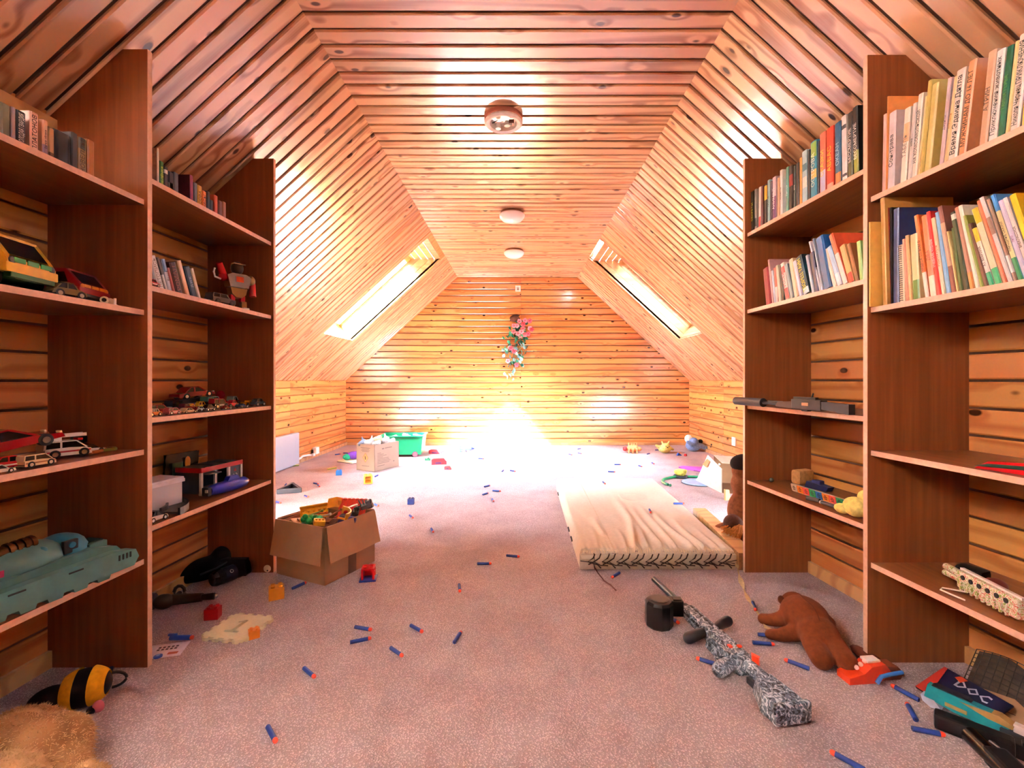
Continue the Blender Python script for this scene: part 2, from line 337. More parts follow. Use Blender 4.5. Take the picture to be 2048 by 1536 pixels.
# sloping ceilings with skylights
SKYL = {-1: [(4.63, 5.44, 1.945, .90), (-.65, 1.0, 1.8, .90)], 1: [(4.79, 5.52, 1.925, .815), (-.65, 1.0, 1.8, .90)]}      # side: y0, y1, |x| low, |x| high; second of each side unseen, added for fill light
DEEP = .26
def slope_pt(sd, s, y, t=0.0):
    """s along the slope from the knee wall, t outwards"""
    return Vector((sd * (KX - s * SC + t * SS), y, KZ + s * SS + t * SC))
BOXF = [(0, 1, 3, 2), (4, 6, 7, 5), (0, 4, 5, 1), (2, 3, 7, 6), (0, 2, 6, 4), (1, 5, 7, 3)]
HEXF = [(0, 1, 2, 3), (7, 6, 5, 4), (0, 4, 5, 1), (1, 5, 6, 2), (2, 6, 7, 3), (3, 7, 4, 0)]
wn_count = 0
def skylight(sd, wl, y0, y1, xl, xh):
    global wn_count
    s0 = (KX - xl) / SC; s1 = (KX - xh) / SC; nrm = Vector((-sd * SS, 0, -SC))
    # the header board that closes the opening at the top
    hd = MB().m(PINE_TRIM)
    hd.add([slope_pt(sd, s, yy, t) for t in (-.008, .02) for s in (s1, SL - .005) for yy in (y0, y1)], BOXF); hd.build('header_board', wl)
    wn_count += 1
    win = struct(bpy.data.objects.new('window_%d' % wn_count, None)); COL.objects.link(win)
    def send(t): return (CZ - .046 - KZ - t * SC) / SS
    N = 3
    for yy, face in ((y1, -1), (y0, 1)):
        for k in range(N):
            ta, tb = DEEP * k / N + (0 if k else -.005), DEEP * (k + 1) / N - .004
            q = MB().m(PINE_TRIM)
            q.add([slope_pt(sd, s, yy + d, t) for d in (0, -face * .018) for (s, t) in ((s0, ta), (min(send(ta), s1 + .02), ta), (send(tb), tb), (s0, tb))], HEXF); q.build('reveal_board', win)
        q = MB().m(GROOVE_SHADE)
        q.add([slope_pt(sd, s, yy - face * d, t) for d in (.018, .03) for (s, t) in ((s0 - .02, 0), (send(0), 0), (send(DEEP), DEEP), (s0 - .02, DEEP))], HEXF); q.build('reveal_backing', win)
    xo = slope_pt(sd, send(DEEP), 0, DEEP).x; xi = slope_pt(sd, send(0), 0, 0).x; nb = 5
    for k in range(nb):
        xa = xi + (xo - xi) * k / nb; xb = xi + (xo - xi) * (k + .95) / nb
        MB().m(PINE_TRIM).box(((xa + xb) / 2, (y0 + y1) / 2, CZ - .046 + .01), (abs(xb - xa), y1 - y0 + .06, .018)).build('soffit_board', win)
    for k in range(N):
        ta, tb = DEEP * k / N, DEEP * (k + .95) / N
        q = MB().m(PINE_TRIM); q.add([slope_pt(sd, s, yy, t) for s in (s0, s0 - .018) for (yy, t) in ((y0, ta), (y1, ta), (y1, tb), (y0, tb))], HEXF); q.build('sill_board', win)
    fr = MB().m(PINE_TRIM); so = send(DEEP)
    def rail(sa, sb, ya, yb): fr.add([slope_pt(sd, s, yy, t) for t in (DEEP - .03, DEEP + .03) for s in (sa, sb) for yy in (ya, yb)], BOXF)
    rail(s0, so, y0 - .03, y0 + .02); rail(s0, so, y1 - .02, y1 + .03); rail(s0 - .03, s0 + .025, y0, y1); rail(so - .035, so + .02, y0, y1)
    fr.build('window_frame', win)
    g = MB().m(GLASS); g.add([slope_pt(sd, s, yy, t) for t in (DEEP + .005, DEEP + .009) for s in (s0, so) for yy in (y0, y1)], BOXF); g.build('pane', win)
    if y0 < 1:        # unseen added skylights: an added translucent sheet spreads the sun as fill light
        bl = MB().m(DIFFUSER); bl.add([slope_pt(sd, s, yy, t) for t in (DEEP - .06, DEEP - .058) for s in (s0 - .03, send(DEEP - .06) + .02) for yy in (y0 - .01, y1 + .01)], BOXF); bl.build('added_diffuser', win)
    portal('skylight_portal', slope_pt(sd, s0 + .03, y0 + .02, DEEP + .05), slope_pt(sd, so - .03, y0 + .02, DEEP + .05), slope_pt(sd, s0 + .03, y1 - .02, DEEP + .05), nrm)
for sd in (-1, 1):
    nrm = Vector((-sd * SS, 0, -SC)); b = MB().m(GROOVE_SHADE)
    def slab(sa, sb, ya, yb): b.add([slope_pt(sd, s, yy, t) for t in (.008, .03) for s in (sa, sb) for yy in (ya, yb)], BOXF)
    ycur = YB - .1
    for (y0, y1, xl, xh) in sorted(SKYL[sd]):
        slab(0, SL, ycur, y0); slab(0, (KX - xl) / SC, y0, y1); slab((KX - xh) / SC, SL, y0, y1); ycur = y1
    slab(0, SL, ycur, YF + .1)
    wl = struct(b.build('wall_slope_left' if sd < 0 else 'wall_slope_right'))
    for y in ys:
        top = SL
        for (y0, y1, xl, xh) in SKYL[sd]:
            if y - .039 > y0 - .02 and y + .039 < y1 + .02: top = (KX - xl) / SC
        plank(wl, slope_pt(sd, 0, y, .006), slope_pt(sd, top, y, .006), nrm)
    for q in SKYL[sd]: skylight(sd, wl, *q)

# far end wall: two fields of boards that meet on a seam
wall_far = struct(MB().m(GROOVE_SHADE).box((0, YF + .025, CZ / 2 + .05), (2 * KX + .3, .03, CZ + .1)).build('wall_far'))
SEAM = (1042 - CX) / FPX * YF
nrow = 27; z = .004 + .044
for k in range(nrow):
    z = .048 + k * .0888
    lim = min(KX + .01, (KX - max(0, z - .045 - KZ) * SC / SS) + .01)
    for a, c in ((-lim, SEAM - .001), (SEAM + .001, lim)):
        plank(wall_far, (a, YF + .01, z), (c, YF + .01, z), (0, -1, 0), .079, PINE_WALL)
# knee walls (beyond the bookcases only)
YP = 2.46                                # the board partitions behind the bookcases end here
for sd in (-1, 1):
    kw = struct(MB().m(GROOVE_SHADE).box((sd * (KX + .03), (YP + YF) / 2, KZ / 2), (.03, YF - YP + .1, KZ + .06)).build('wall_left' if sd < 0 else 'wall_right'))
    cut = 5.51 if sd > 0 else 5.0
    for k in range(11):
        z = .045 + k * .0842
        for a, c in ((YP, cut - .001), (cut + .001, YF)): plank(kw, (sd * (KX + .015), a, z), (sd * (KX + .015), c, z), (-sd, 0, 0), .0805, PINE_WALL, .014)
# board partitions behind the bookcases
def wall_x(sd, y): return -1.520 + .0313 * (y - 1.496) if sd < 0 else 1.486 - .0955 * (y - 1.522)
def front_x(sd, y): return -1.197 + .0244 * (y - 1.496) if sd < 0 else 1.152 - .0744 * (y - 1.522)
for sd in (-1, 1):
    p, q = Vector((wall_x(sd, YB), YB, 0)), Vector((wall_x(sd, YP), YP, 0))
    d = (q - p).normalized(); n = Vector((-d.y, d.x, 0)); n = n if n.x * sd < 0 else -n
    pw = MB().m(GROOVE_SHADE); a, c = p - n * .013, q - n * .013
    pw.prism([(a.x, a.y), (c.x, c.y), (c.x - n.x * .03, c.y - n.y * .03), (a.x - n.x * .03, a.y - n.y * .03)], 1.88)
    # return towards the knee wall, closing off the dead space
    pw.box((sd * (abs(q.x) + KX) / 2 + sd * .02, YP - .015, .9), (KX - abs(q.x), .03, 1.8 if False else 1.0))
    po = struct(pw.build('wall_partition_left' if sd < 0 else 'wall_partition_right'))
    zz = .928 - 10 * .0893 + .0446
    k = 0
    while zz < 1.86:
        plank(po, p - n * .0125 + Vector((0, 0, zz)), q - n * .0125 + Vector((0, 0, zz)), n, .081, PINE_WALL, .0125); zz += .0893
    bb = MB().m(PINE_TRIM)
    aa, cc = p + n * .001, q + n * .001
    bb.prism([(aa.x, aa.y), (cc.x, cc.y), (cc.x + n.x * .014, cc.y + n.y * .014), (aa.x + n.x * .014, aa.y + n.y * .014)], .055, 'z', .0)
    struct(bb.build('baseboard_left_partition' if sd < 0 else 'baseboard_right_partition'))
# baseboards and corner trims of the far part
struct(MB().m(PINE_TRIM).box((0, YF - .012, .018), (2 * KX, .018, .035), b=.004).build('baseboard_far'))
for sd in (-1, 1): struct(MB().m(PINE_TRIM).box((sd * (KX - .012), (YP + YF) / 2, .022), (.022, YF - YP, .044), b=.004).build('baseboard_left' if sd < 0 else 'baseboard_right'))

# wall behind the viewer
struct(MB().m(PINE_WALL).box((0, YB - .02, 1.25), (5.2, .04, 2.5)).build('wall_back'))

# ================================================================ BOOKCASES
PT = .018
def bookcase(sd, ypan, shelves, label):
    root = thing('bookcase', label, 'bookcase', (0, 0, 0))
    for y in ypan:
        xf, xb = front_x(sd, y), wall_x(sd, y); zt = 2.0
        zf, zb = min(zt, slope_z(xf) - .012), slope_z(xb) - .012
        xk = sd * (KX - (zt + .012 - KZ) * SC / SS)       # where the flat top meets the slope
        poly = [(xf, 0), (xb, 0), (xb, zb), (xk, zt), (xf, zt)] if abs(xk) > abs(xf) else [(xf, 0), (xb, 0), (xb, zb), (xf, zf)]
        MB().m(LAM_V).prism(poly, PT, 'y', y).m(LAM_EDGE_LIT).box((xf - sd * .0005, y + PT / 2, poly[-1][1] / 2), (.001, PT, poly[-1][1])).build('side_panel', root)
    for (ya, yb, z) in shelves:
        a, b_ = ya + PT, yb
        fa, fb = front_x(sd, a) + sd * .012, front_x(sd, b_) + sd * .012
        wa, wb_ = wall_x(sd, a) - sd * .002, wall_x(sd, b_) - sd * .002
        q = MB().m(LAM).prism([(fa, a), (fb, b_), (wb_, b_), (wa, a)], .017, 'z', z - .0085)
        q.m(LAM_EDGE_LIT).prism([(fa - sd * .001, a), (fb - sd * .001, b_), (fb, b_), (fa, a)], .017, 'z', z - .0085)
        q.build('shelf', root)
    return root
LP, RP = (.758, 1.496, 2.234), (.81, 1.522, 2.234)
L1 = dict(a=1.505, b=1.148, c=.697, d=.343); L2 = dict(a=1.587, b=1.233, c=.797, d=.440)
R1 = dict(a=1.524, b=1.160, c=.690, d=.321); R2 = dict(a=1.630, b=1.260, c=.800, d=.437)
bookcase(-1, LP, [(LP[0], LP[1], z) for z in L1.values()] + [(LP[1], LP[2], z) for z in L2.values()], 'reddish-brown open bookcase under the sloping ceiling, holding toy cars, a tank and a robot')
bookcase(1, RP, [(RP[0], RP[1], z) for z in R1.values()] + [(RP[1], RP[2], z) for z in R2.values()], 'reddish-brown open bookcase under the sloping ceiling, its four upper shelves full of books')
# batten at the head of the wall behind the toy bookcase
pb = Vector((wall_x(-1, LP[1]) + .012, LP[1], 1.755)); pa = Vector((wall_x(-1, LP[0]) + .012, LP[0], 1.755))
struct(MB().m(PINE_TRIM).prism([(pa.x, pa.y), (pb.x, pb.y), (pb.x + .02, pb.y), (pa.x + .02, pa.y)], .035, 'z', 1.735).build('trim_1'))
# ================================================================ BOOKS
FONT_CACHE = {}
def text(name, s, size, m, parent, M, width=None, align='CENTER', ext=.0002, bold=0.0):
    c = bpy.data.curves.new(name, 'FONT'); c.body = s; c.size = size; c.align_x = align; c.align_y = 'CENTER'; c.extrude = ext; c.resolution_u = 1; c.offset = bold
    c.materials.append(m); o = bpy.data.objects.new(name, c); COL.objects.link(o)
    if parent: o.parent = parent
    bpy.context.view_layer.update()
    me = bpy.data.meshes.new_from_object(o.evaluated_get(bpy.context.evaluated_depsgraph_get())); me.name = name
    bpy.data.objects.remove(o); bpy.data.curves.remove(c)
    xs = [v.co.x for v in me.vertices]
    if width and xs and max(xs) - min(xs) > width:
        k = width / (max(xs) - min(xs))
        for v in me.vertices: v.co.x *= k
    o = bpy.data.objects.new(name, me); COL.objects.link(o)
    if parent: o.parent = parent
    o.matrix_local = M
    return o
PAPER = mat('#e6dcc4', .8, var=.06, scale=250)
def shelf_y(sd, px, back):
    y = 1.5
    for _ in range(8): y = (front_x(sd, y) + sd * back) * FPX / (px - CX)
    return y
def on_shelf(sd, px, z, back):
    y = shelf_y(sd, px, back); return Vector((front_x(sd, y) + sd * back, y, z))
def zc(py, y): return CH + (CY - py) / FPX * y
used_labels = set()
def uniq(l):
    if l in used_labels: print('DUPLICATE LABEL', l)
    used_labels.add(l); return l
def book(sd, px0, px1, zs, ptop, pyt, col, label, group, depth=.135, back=.03, title=None, tcol='#101010', bands=(), cover=None, spiral=False, tsize=.62):
    """px0..px1: the spine's foot in the photo; (ptop, pyt): its top corner towards px0"""
    ya, yb = shelf_y(sd, px0, back), shelf_y(sd, px1, back); th = max(.004, abs(ya - yb) * .985)
    yt = shelf_y(sd, ptop, back); h = zc(pyt, yt) - zs; lean = math.atan2((yt - ya) * (1 if sd < 0 else -1), h)
    lean = max(-.38, min(.38, lean)); L = h / math.cos(lean); th *= math.cos(lean) ** 1.5; L -= th * max(0, math.sin(abs(lean))) * .5
    cm = mat(col, .38, var=.08, scale=40); q = MB().m(cm); ct = min(.0022, th * .22)
    q.box((ct / 2, depth / 2, L / 2), (ct, depth, L)).box((th - ct / 2, depth / 2, L / 2), (ct, depth, L))
    q.prism([(0, .001), (th * .2, -.0022), (th * .8, -.0022), (th, .001), (th, .003), (0, .003)], L)
    for (z0, z1, c) in bands:
        q.m(mat(c, .4, var=.08)).prism([(-.0003, .001), (th * .2, -.0027), (th * .8, -.0027), (th + .0003, .001)], L * (z1 - z0), 'z', L * z0)
    o = q.build('book'); tag(o, uniq(label), 'book', group)
    MB().m(PAPER).box((th / 2, depth / 2 - .001, L / 2), (max(.0015, th - 2 * ct - .0004), depth - .008, L - .006)).build('pages', o)
    if cover:          # printed picture area on the cover that faces the viewer
        cv = MB()
        xx = -.0004 if sd < 0 else -.0004
        for (u0, u1, v0, v1, c) in cover:
            cv.m(mat(c, .45, var=.25, scale=70)).box((-.0003, depth * (u0 + u1) / 2, L * (v0 + v1) / 2), (.0006, depth * (u1 - u0), L * (v1 - v0)))
        cv.build('cover_print', o)
    if spiral:
        sp = MB().m(mat('#2a2320', .4))
        for k in range(26):
            zz = L * (.03 + .94 * k / 25); sp.tube([(th * .1, .004, zz), (th * .3, -.005, zz + .0008), (th * .7, -.005, zz + .0008), (th * .9, .004, zz)], .0011, 5)
        sp.build('spiral_binding', o)
    if title:
        M = frame((th / 2, -.0030, L * .5), (0, 0, 1), (-1, 0, 0), (0, -1, 0))
        text('spine_title', title, th * tsize * 1.25, mat(tcol, .5), o, M, width=L * .86)
    foot = on_shelf(sd, px0, zs, back)
    rz = R(90) if sd < 0 else R(-90); 
    Mw = Matrix.Translation(foot) @ Matrix.Rotation(rz, 4, 'Z') @ Matrix.Rotation(lean if False else lean, 4, 'Y')
    if lean > 0: Mw = Matrix.Translation(foot) @ Matrix.Rotation(rz, 4, 'Z') @ Matrix.Translation((th, 0, 0)) @ Matrix.Rotation(lean, 4, 'Y') @ Matrix.Translation((-th, 0, 0))
    o.matrix_world = Mw
    return o
def book_row(sd, zs, org, sc, shelf, group, specs, back=.03, depth=.135):
    """specs: (foot x0, foot x1, top x, top y, colour, colour word, description, options) in the pixels of a zoomed crop"""
    for i, sp in enumerate(specs):
        x0, x1, xt, yt, col, word, desc, opt = (list(sp) + [{}])[:8]
        p = specs[i - 1][5] if i else 'the upright panel'; n = specs[i + 1][5] if i + 1 < len(specs) else None
        if i and n: lab = '%s between %s and %s, %s' % (desc, p, n, shelf)
        elif n: lab = '%s first beside the upright, before the %s one, %s' % (desc, n, shelf)
        else: lab = '%s ending the row after the %s one, %s' % (desc, p, shelf)
        if len(lab.split()) > 16: lab = '%s beside %s, %s' % (desc, n or p, shelf)
        if len(lab.split()) > 16: lab = '%s, %s' % (desc, shelf)
        o = dict(back=back, depth=depth); o.update(opt)
        book(sd, org[0] + x0 / sc, org[0] + x1 / sc, zs, org[0] + xt / sc, org[1] + yt / sc, col, lab, group, **o)
HT = .0090
G = 'books on the %s'
# bookcase of books, bay beyond the middle upright, top shelf
book_row(1, R2['a'] + HT, (1490, 190), 5.296, 'deep-bay top book shelf', G % 'top shelf of the deeper bay', [
 (42, 66, 44, 1045, '#3a2a20', 'dark brown', 'dark brown thin book'),
 (68, 100, 66, 1035, '#17130f', 'yellow-lettered black', 'black book with yellow lettering', dict(title='СЕКРЕТЫ', tcol='#e6cf3a')),
 (103, 126, 102, 1008, '#8d8780', 'grey', 'grey thin book', dict(bands=((.1, .3, '#222222'),))),
 (146, 170, 148, 985, '#ddd5cb', 'red-footed white', 'white spine with red foot', dict(bands=((0, .28, '#b4232a'),))),
 (172, 198, 172, 975, '#5b2326', 'wine', 'wine-dark paperback'),
 (206, 238, 206, 962, '#23201e', 'yellow-headed black', 'black book with yellow head', dict(bands=((.62, .97, '#e0ad1c'),))),
 (240, 268, 240, 912, '#8fb8ba', 'pale teal', 'pale teal thin book', dict(title='ТРОПА', tcol='#15394a')),
 (270, 290, 270, 922, '#3c1c26', 'maroon', 'maroon thin book'),
 (292, 334, 292, 885, '#cfc3cc', 'purple-white', 'white book with purple half', dict(bands=((.05, .55, '#70396e'),), title='АНИМАЛ', tcol='#f2f2f2')),
 (346, 368, 346, 885, '#d5ab7e', 'beige', 'beige thin book'),
 (372, 400, 372, 806, '#e6e2da', 'white', 'white spine with mauve cover', dict(title='повесть', tcol='#6c4a4a', cover=((0, 1, 0, 1, '#b79b93'),))),
 (436, 466, 436, 775, '#4f9481', 'green', 'sea-green paperback', dict(title='ПИТЕР', tcol='#e8efe4')),
 (468, 515, 466, 768, '#1c1513', 'red-figured black', 'black book with red figure', dict(bands=((.55, .8, '#8f2a22'),))),
 (518, 540, 518, 758, '#20362f', 'bottle-green', 'bottle-green thin book', dict(title='ночь', tcol='#d9e3da')),
 (542, 578, 542, 735, '#171310', 'black', 'black book'),
 (580, 605, 580, 676, '#d6953d', 'tan', 'tan orange spine'),
 (608, 664, 606, 612, '#a9c9cd', 'sky-blue', 'sky-blue picture-spined book', dict(bands=((.3, .5, '#e6e0d4'), (.62, .75, '#4b7d8b')))),
 (668, 694, 668, 592, '#15161a', 'black', 'narrow black book'),
 (698, 768, 696, 516, '#2f7f96', 'teal', 'teal green book with pictures', dict(bands=((.72, .98, '#8bb04b'), (.35, .5, '#d8b15b')), title='ОСТРОВА', tcol='#dfe9d0')),
 (772, 792, 772, 495, '#202a3c', 'navy', 'navy thin book'),
 (795, 862, 795, 425, '#d6674f', 'coral', 'coral book with yellow lettering', dict(bands=((0, .38, '#b7b6cf'),), title='СКАЗКИ', tcol='#efc33a')),
 (868, 948, 864, 375, '#d9452d', 'bright red', 'bright red book with yellow lettering', dict(title='АББАС', tcol='#f0c53c', bands=((.02, .1, '#e8a08d'),))),
 (956, 1028, 952, 318, '#1f5878', 'blue', 'deep blue book', dict(bands=((.04, .2, '#b7763b'),), title='ОКЕАН', tcol='#a8c6d4')),
 (1032, 1090, 1018, 245, '#e3e0d9', 'white', 'white book with little black marks', dict(bands=((.8, .86, '#4c4c4c'), (.08, .12, '#4c4c4c')))),
 (1094, 1150, 1090, 205, '#141210', 'black', 'black book with white lettering', dict(title='БЕССМЕРТИЕ', tcol='#f0eee8', bands=((.04, .26, '#4b4a1c'),))),
 (1155, 1216, 1138, 150, '#161412', 'black', 'black book with white and yellow lettering', dict(title='БЕССМЕРТИЕ', tcol='#f0eee8', bands=((.04, .36, '#7f812a'),))),
], depth=.12)
# same bay, second shelf: leaning
book_row(1, R2['b'] + HT, (1500, 450), 8.533, 'deep-bay second book shelf', G % 'second shelf of the deeper bay', [
 (278, 378, 215, 755, '#8c1f3a', 'crimson', 'crimson hardback'),
 (380, 416, 295, 600, '#b98e8c', 'mauve', 'tall mauve book', dict(cover=((0, 1, 0, 1, '#a97f78'),), depth=.19)),
 (418, 450, 358, 785, '#b9c3d2', 'pale blue', 'thin pale blue booklet'),
 (452, 490, 398, 742, '#d9624a', 'red', 'thin red and white book', dict(bands=((0, .45, '#e8dcd8'),))),
 (495, 545, 428, 702, '#c9c9ad', 'sage', 'sage cream book'),
 (548, 600, 480, 705, '#2b2623', 'black', 'black paperback'),
 (612, 690, 500, 672, '#d9d2c8', 'red-lettered white', 'white book with red lettering', dict(title='ТУССЕР', tcol='#b02a2a', bands=((.02, .3, '#c95a52'), (.72, .9, '#c95a52')))),
 (695, 760, 570, 690, '#8ea3a8', 'grey-teal', 'grey-teal book'),
 (765, 842, 650, 600, '#d8bd97', 'cream', 'cream book', dict(cover=((0, 1, 0, 1, '#9b7a63'),))),
 (846, 914, 715, 630, '#cfd0e2', 'lavender', 'lavender-white book'),
 (920, 1045, 760, 562, '#134351', 'yellow-lettered teal', 'dark teal book with yellow lettering', dict(title='ТВОРЕЦ ТАЙН', tcol='#dce04e', bands=((0, .16, '#c8dfe6'),))),
 (1060, 1110, 935, 530, '#aab5c6', 'blue-grey', 'blue-grey folder'),
 (1115, 1190, 1010, 482, '#1d2c58', 'navy', 'navy book'),
 (1195, 1226, 985, 292, '#c3ccd6', 'silver', 'tall silver booklet', dict(depth=.19)),
 (1228, 1262, 1045, 245, '#9fb4c9', 'thin silver', 'thin silver-blue booklet', dict(depth=.19)),
 (1266, 1415, 1105, 235, '#1f5d96', 'blue', 'thick blue album', dict(depth=.19, bands=((0, 1, '#245f94'),))),
 (1425, 1495, 1250, 432, '#e2cbb0', 'cream', 'cream paperback'),
 (1500, 1595, 1290, 392, '#a9c8de', 'light blue', 'light blue book', dict(bands=((0, .3, '#dfe8ee'),))),
 (1600, 1690, 1320, 182, '#dd5a33', 'orange-topped', 'tall orange and white workbook', dict(depth=.19, bands=((0, .6, '#e6d5cb'),), cover=((0, 1, .86, 1, '#d94a26'), (0, 1, 0, .86, '#b58763')))),
 (1695, 1800, 1510, 372, '#cf9a5e', 'tan', 'tan book with red foot', dict(bands=((0, .25, '#c23a26'),))),
 (1804, 1870, 1640, 335, '#8f5a36', 'brown', 'brown thin book'),
 (1880, 1950, 1812, 292, '#8fb25c', 'green', 'light green book'),
], depth=.14)
# near bay, top shelf
book_row(1, R1['a'] + HT, (1740, 60), 4.955, 'near-bay top book shelf', G % 'top shelf of the nearer bay', [
 (120, 158, 136, 848, '#cfa593', 'pinkish', 'pinkish-beige slim book'),
 (160, 172, 178, 662, '#d98c45', 'orange', 'orange-edged tall book with mathematics cover', dict(depth=.19, cover=((0, 1, .9, 1, '#a94a1c'), (0, 1, 0, .9, '#a8714f')))),
 (176, 250, 198, 835, '#cfc0bd', 'pink', 'pink hardback with cursive lettering', dict(title='Сон-трава', tcol='#2a2424', cover=((0, 1, 0, 1, '#c48a90'),))),
 (300, 366, 352, 792, '#ddcdb8', 'cream', 'cream book with orange panel', dict(bands=((.55, .8, '#d9a070'),), title='ТАБЕЛЬ', tcol='#6b6257')),
 (370, 410, 436, 738, '#c9c0b6', 'grey', 'grey-white paperback', dict(title='зима', tcol='#3c3733')),
 (412, 466, 490, 648, '#e4d9c6', 'black-lettered white', 'white paperback with black lettering', dict(title='НА КОМСОМОЛЬСКОЙ', tcol='#1f1b19')),
 (468, 486, 562, 662, '#d8c48f', 'straw', 'thin straw-coloured book'),
 (488, 532, 588, 512, '#b9a352', 'khaki', 'tall khaki-yellow book', dict(cover=((0, 1, .9, 1, '#a8502a'),))),
 (536, 606, 630, 552, '#bda658', 'olive', 'thick olive-yellow book', dict(cover=((0, 1, 0, 1, '#a08a3f'),), bands=((0, 1, '#bfa95e'),), depth=.15)),
 (684, 726, 782, 488, '#c5aeb0', 'lilac', 'lilac-grey slim book', dict(title='Джунгли', tcol='#5d4a57')),
 (730, 770, 848, 472, '#d9b987', 'sand', 'sand-coloured book with faint lettering', dict(title='КОРАБЛЬ', tcol='#b0762a')),
 (772, 872, 872, 418, '#e0d3c2', 'big-lettered white', 'white book with bold black title', dict(title='Время Эдвина Дятла', tcol='#231f1d')),
 (876, 960, 996, 325, '#c9875a', 'terracotta', 'terracotta book with black title', dict(title='МУЖЧИНАМ ДО 16 ЛЕТ', tcol='#1d1613', cover=((0, 1, 0, 1, '#a9683c'), (.45, .6, .45, .6, '#3b2416')))),
 (1080, 1168, 1186, 232, '#b8906f', 'light brown', 'light brown book with vertical title', dict(title='А.ТРИН', tcol='#4d382c')),
 (1172, 1262, 1270, 222, '#d9d6cc', 'white', 'white hardback with slim black title', dict(title='Приключения животных', tcol='#4a4743')),
 (1266, 1336, 1370, 178, '#1d5a3d', 'dark green', 'dark green book', dict(title='ТАЙНА ГЕРБА', tcol='#5a8a3c')),
 (1340, 1380, 1452, 122, '#d9c487', 'pale yellow', 'pale yellow thin book'),
 (1386, 1490, 1496, 62, '#ddd0c0', 'black-titled white', 'white book with heavy black title', dict(title='Николя Чернец ПРИКЛЮЧЕНИЯ', tcol='#231f1d')),
 (1500, 1600, 1570, 60, '#77507a', 'violet', 'violet book with yellow foot', dict(bands=((0, .3, '#d9b24a'),))),
], depth=.13)
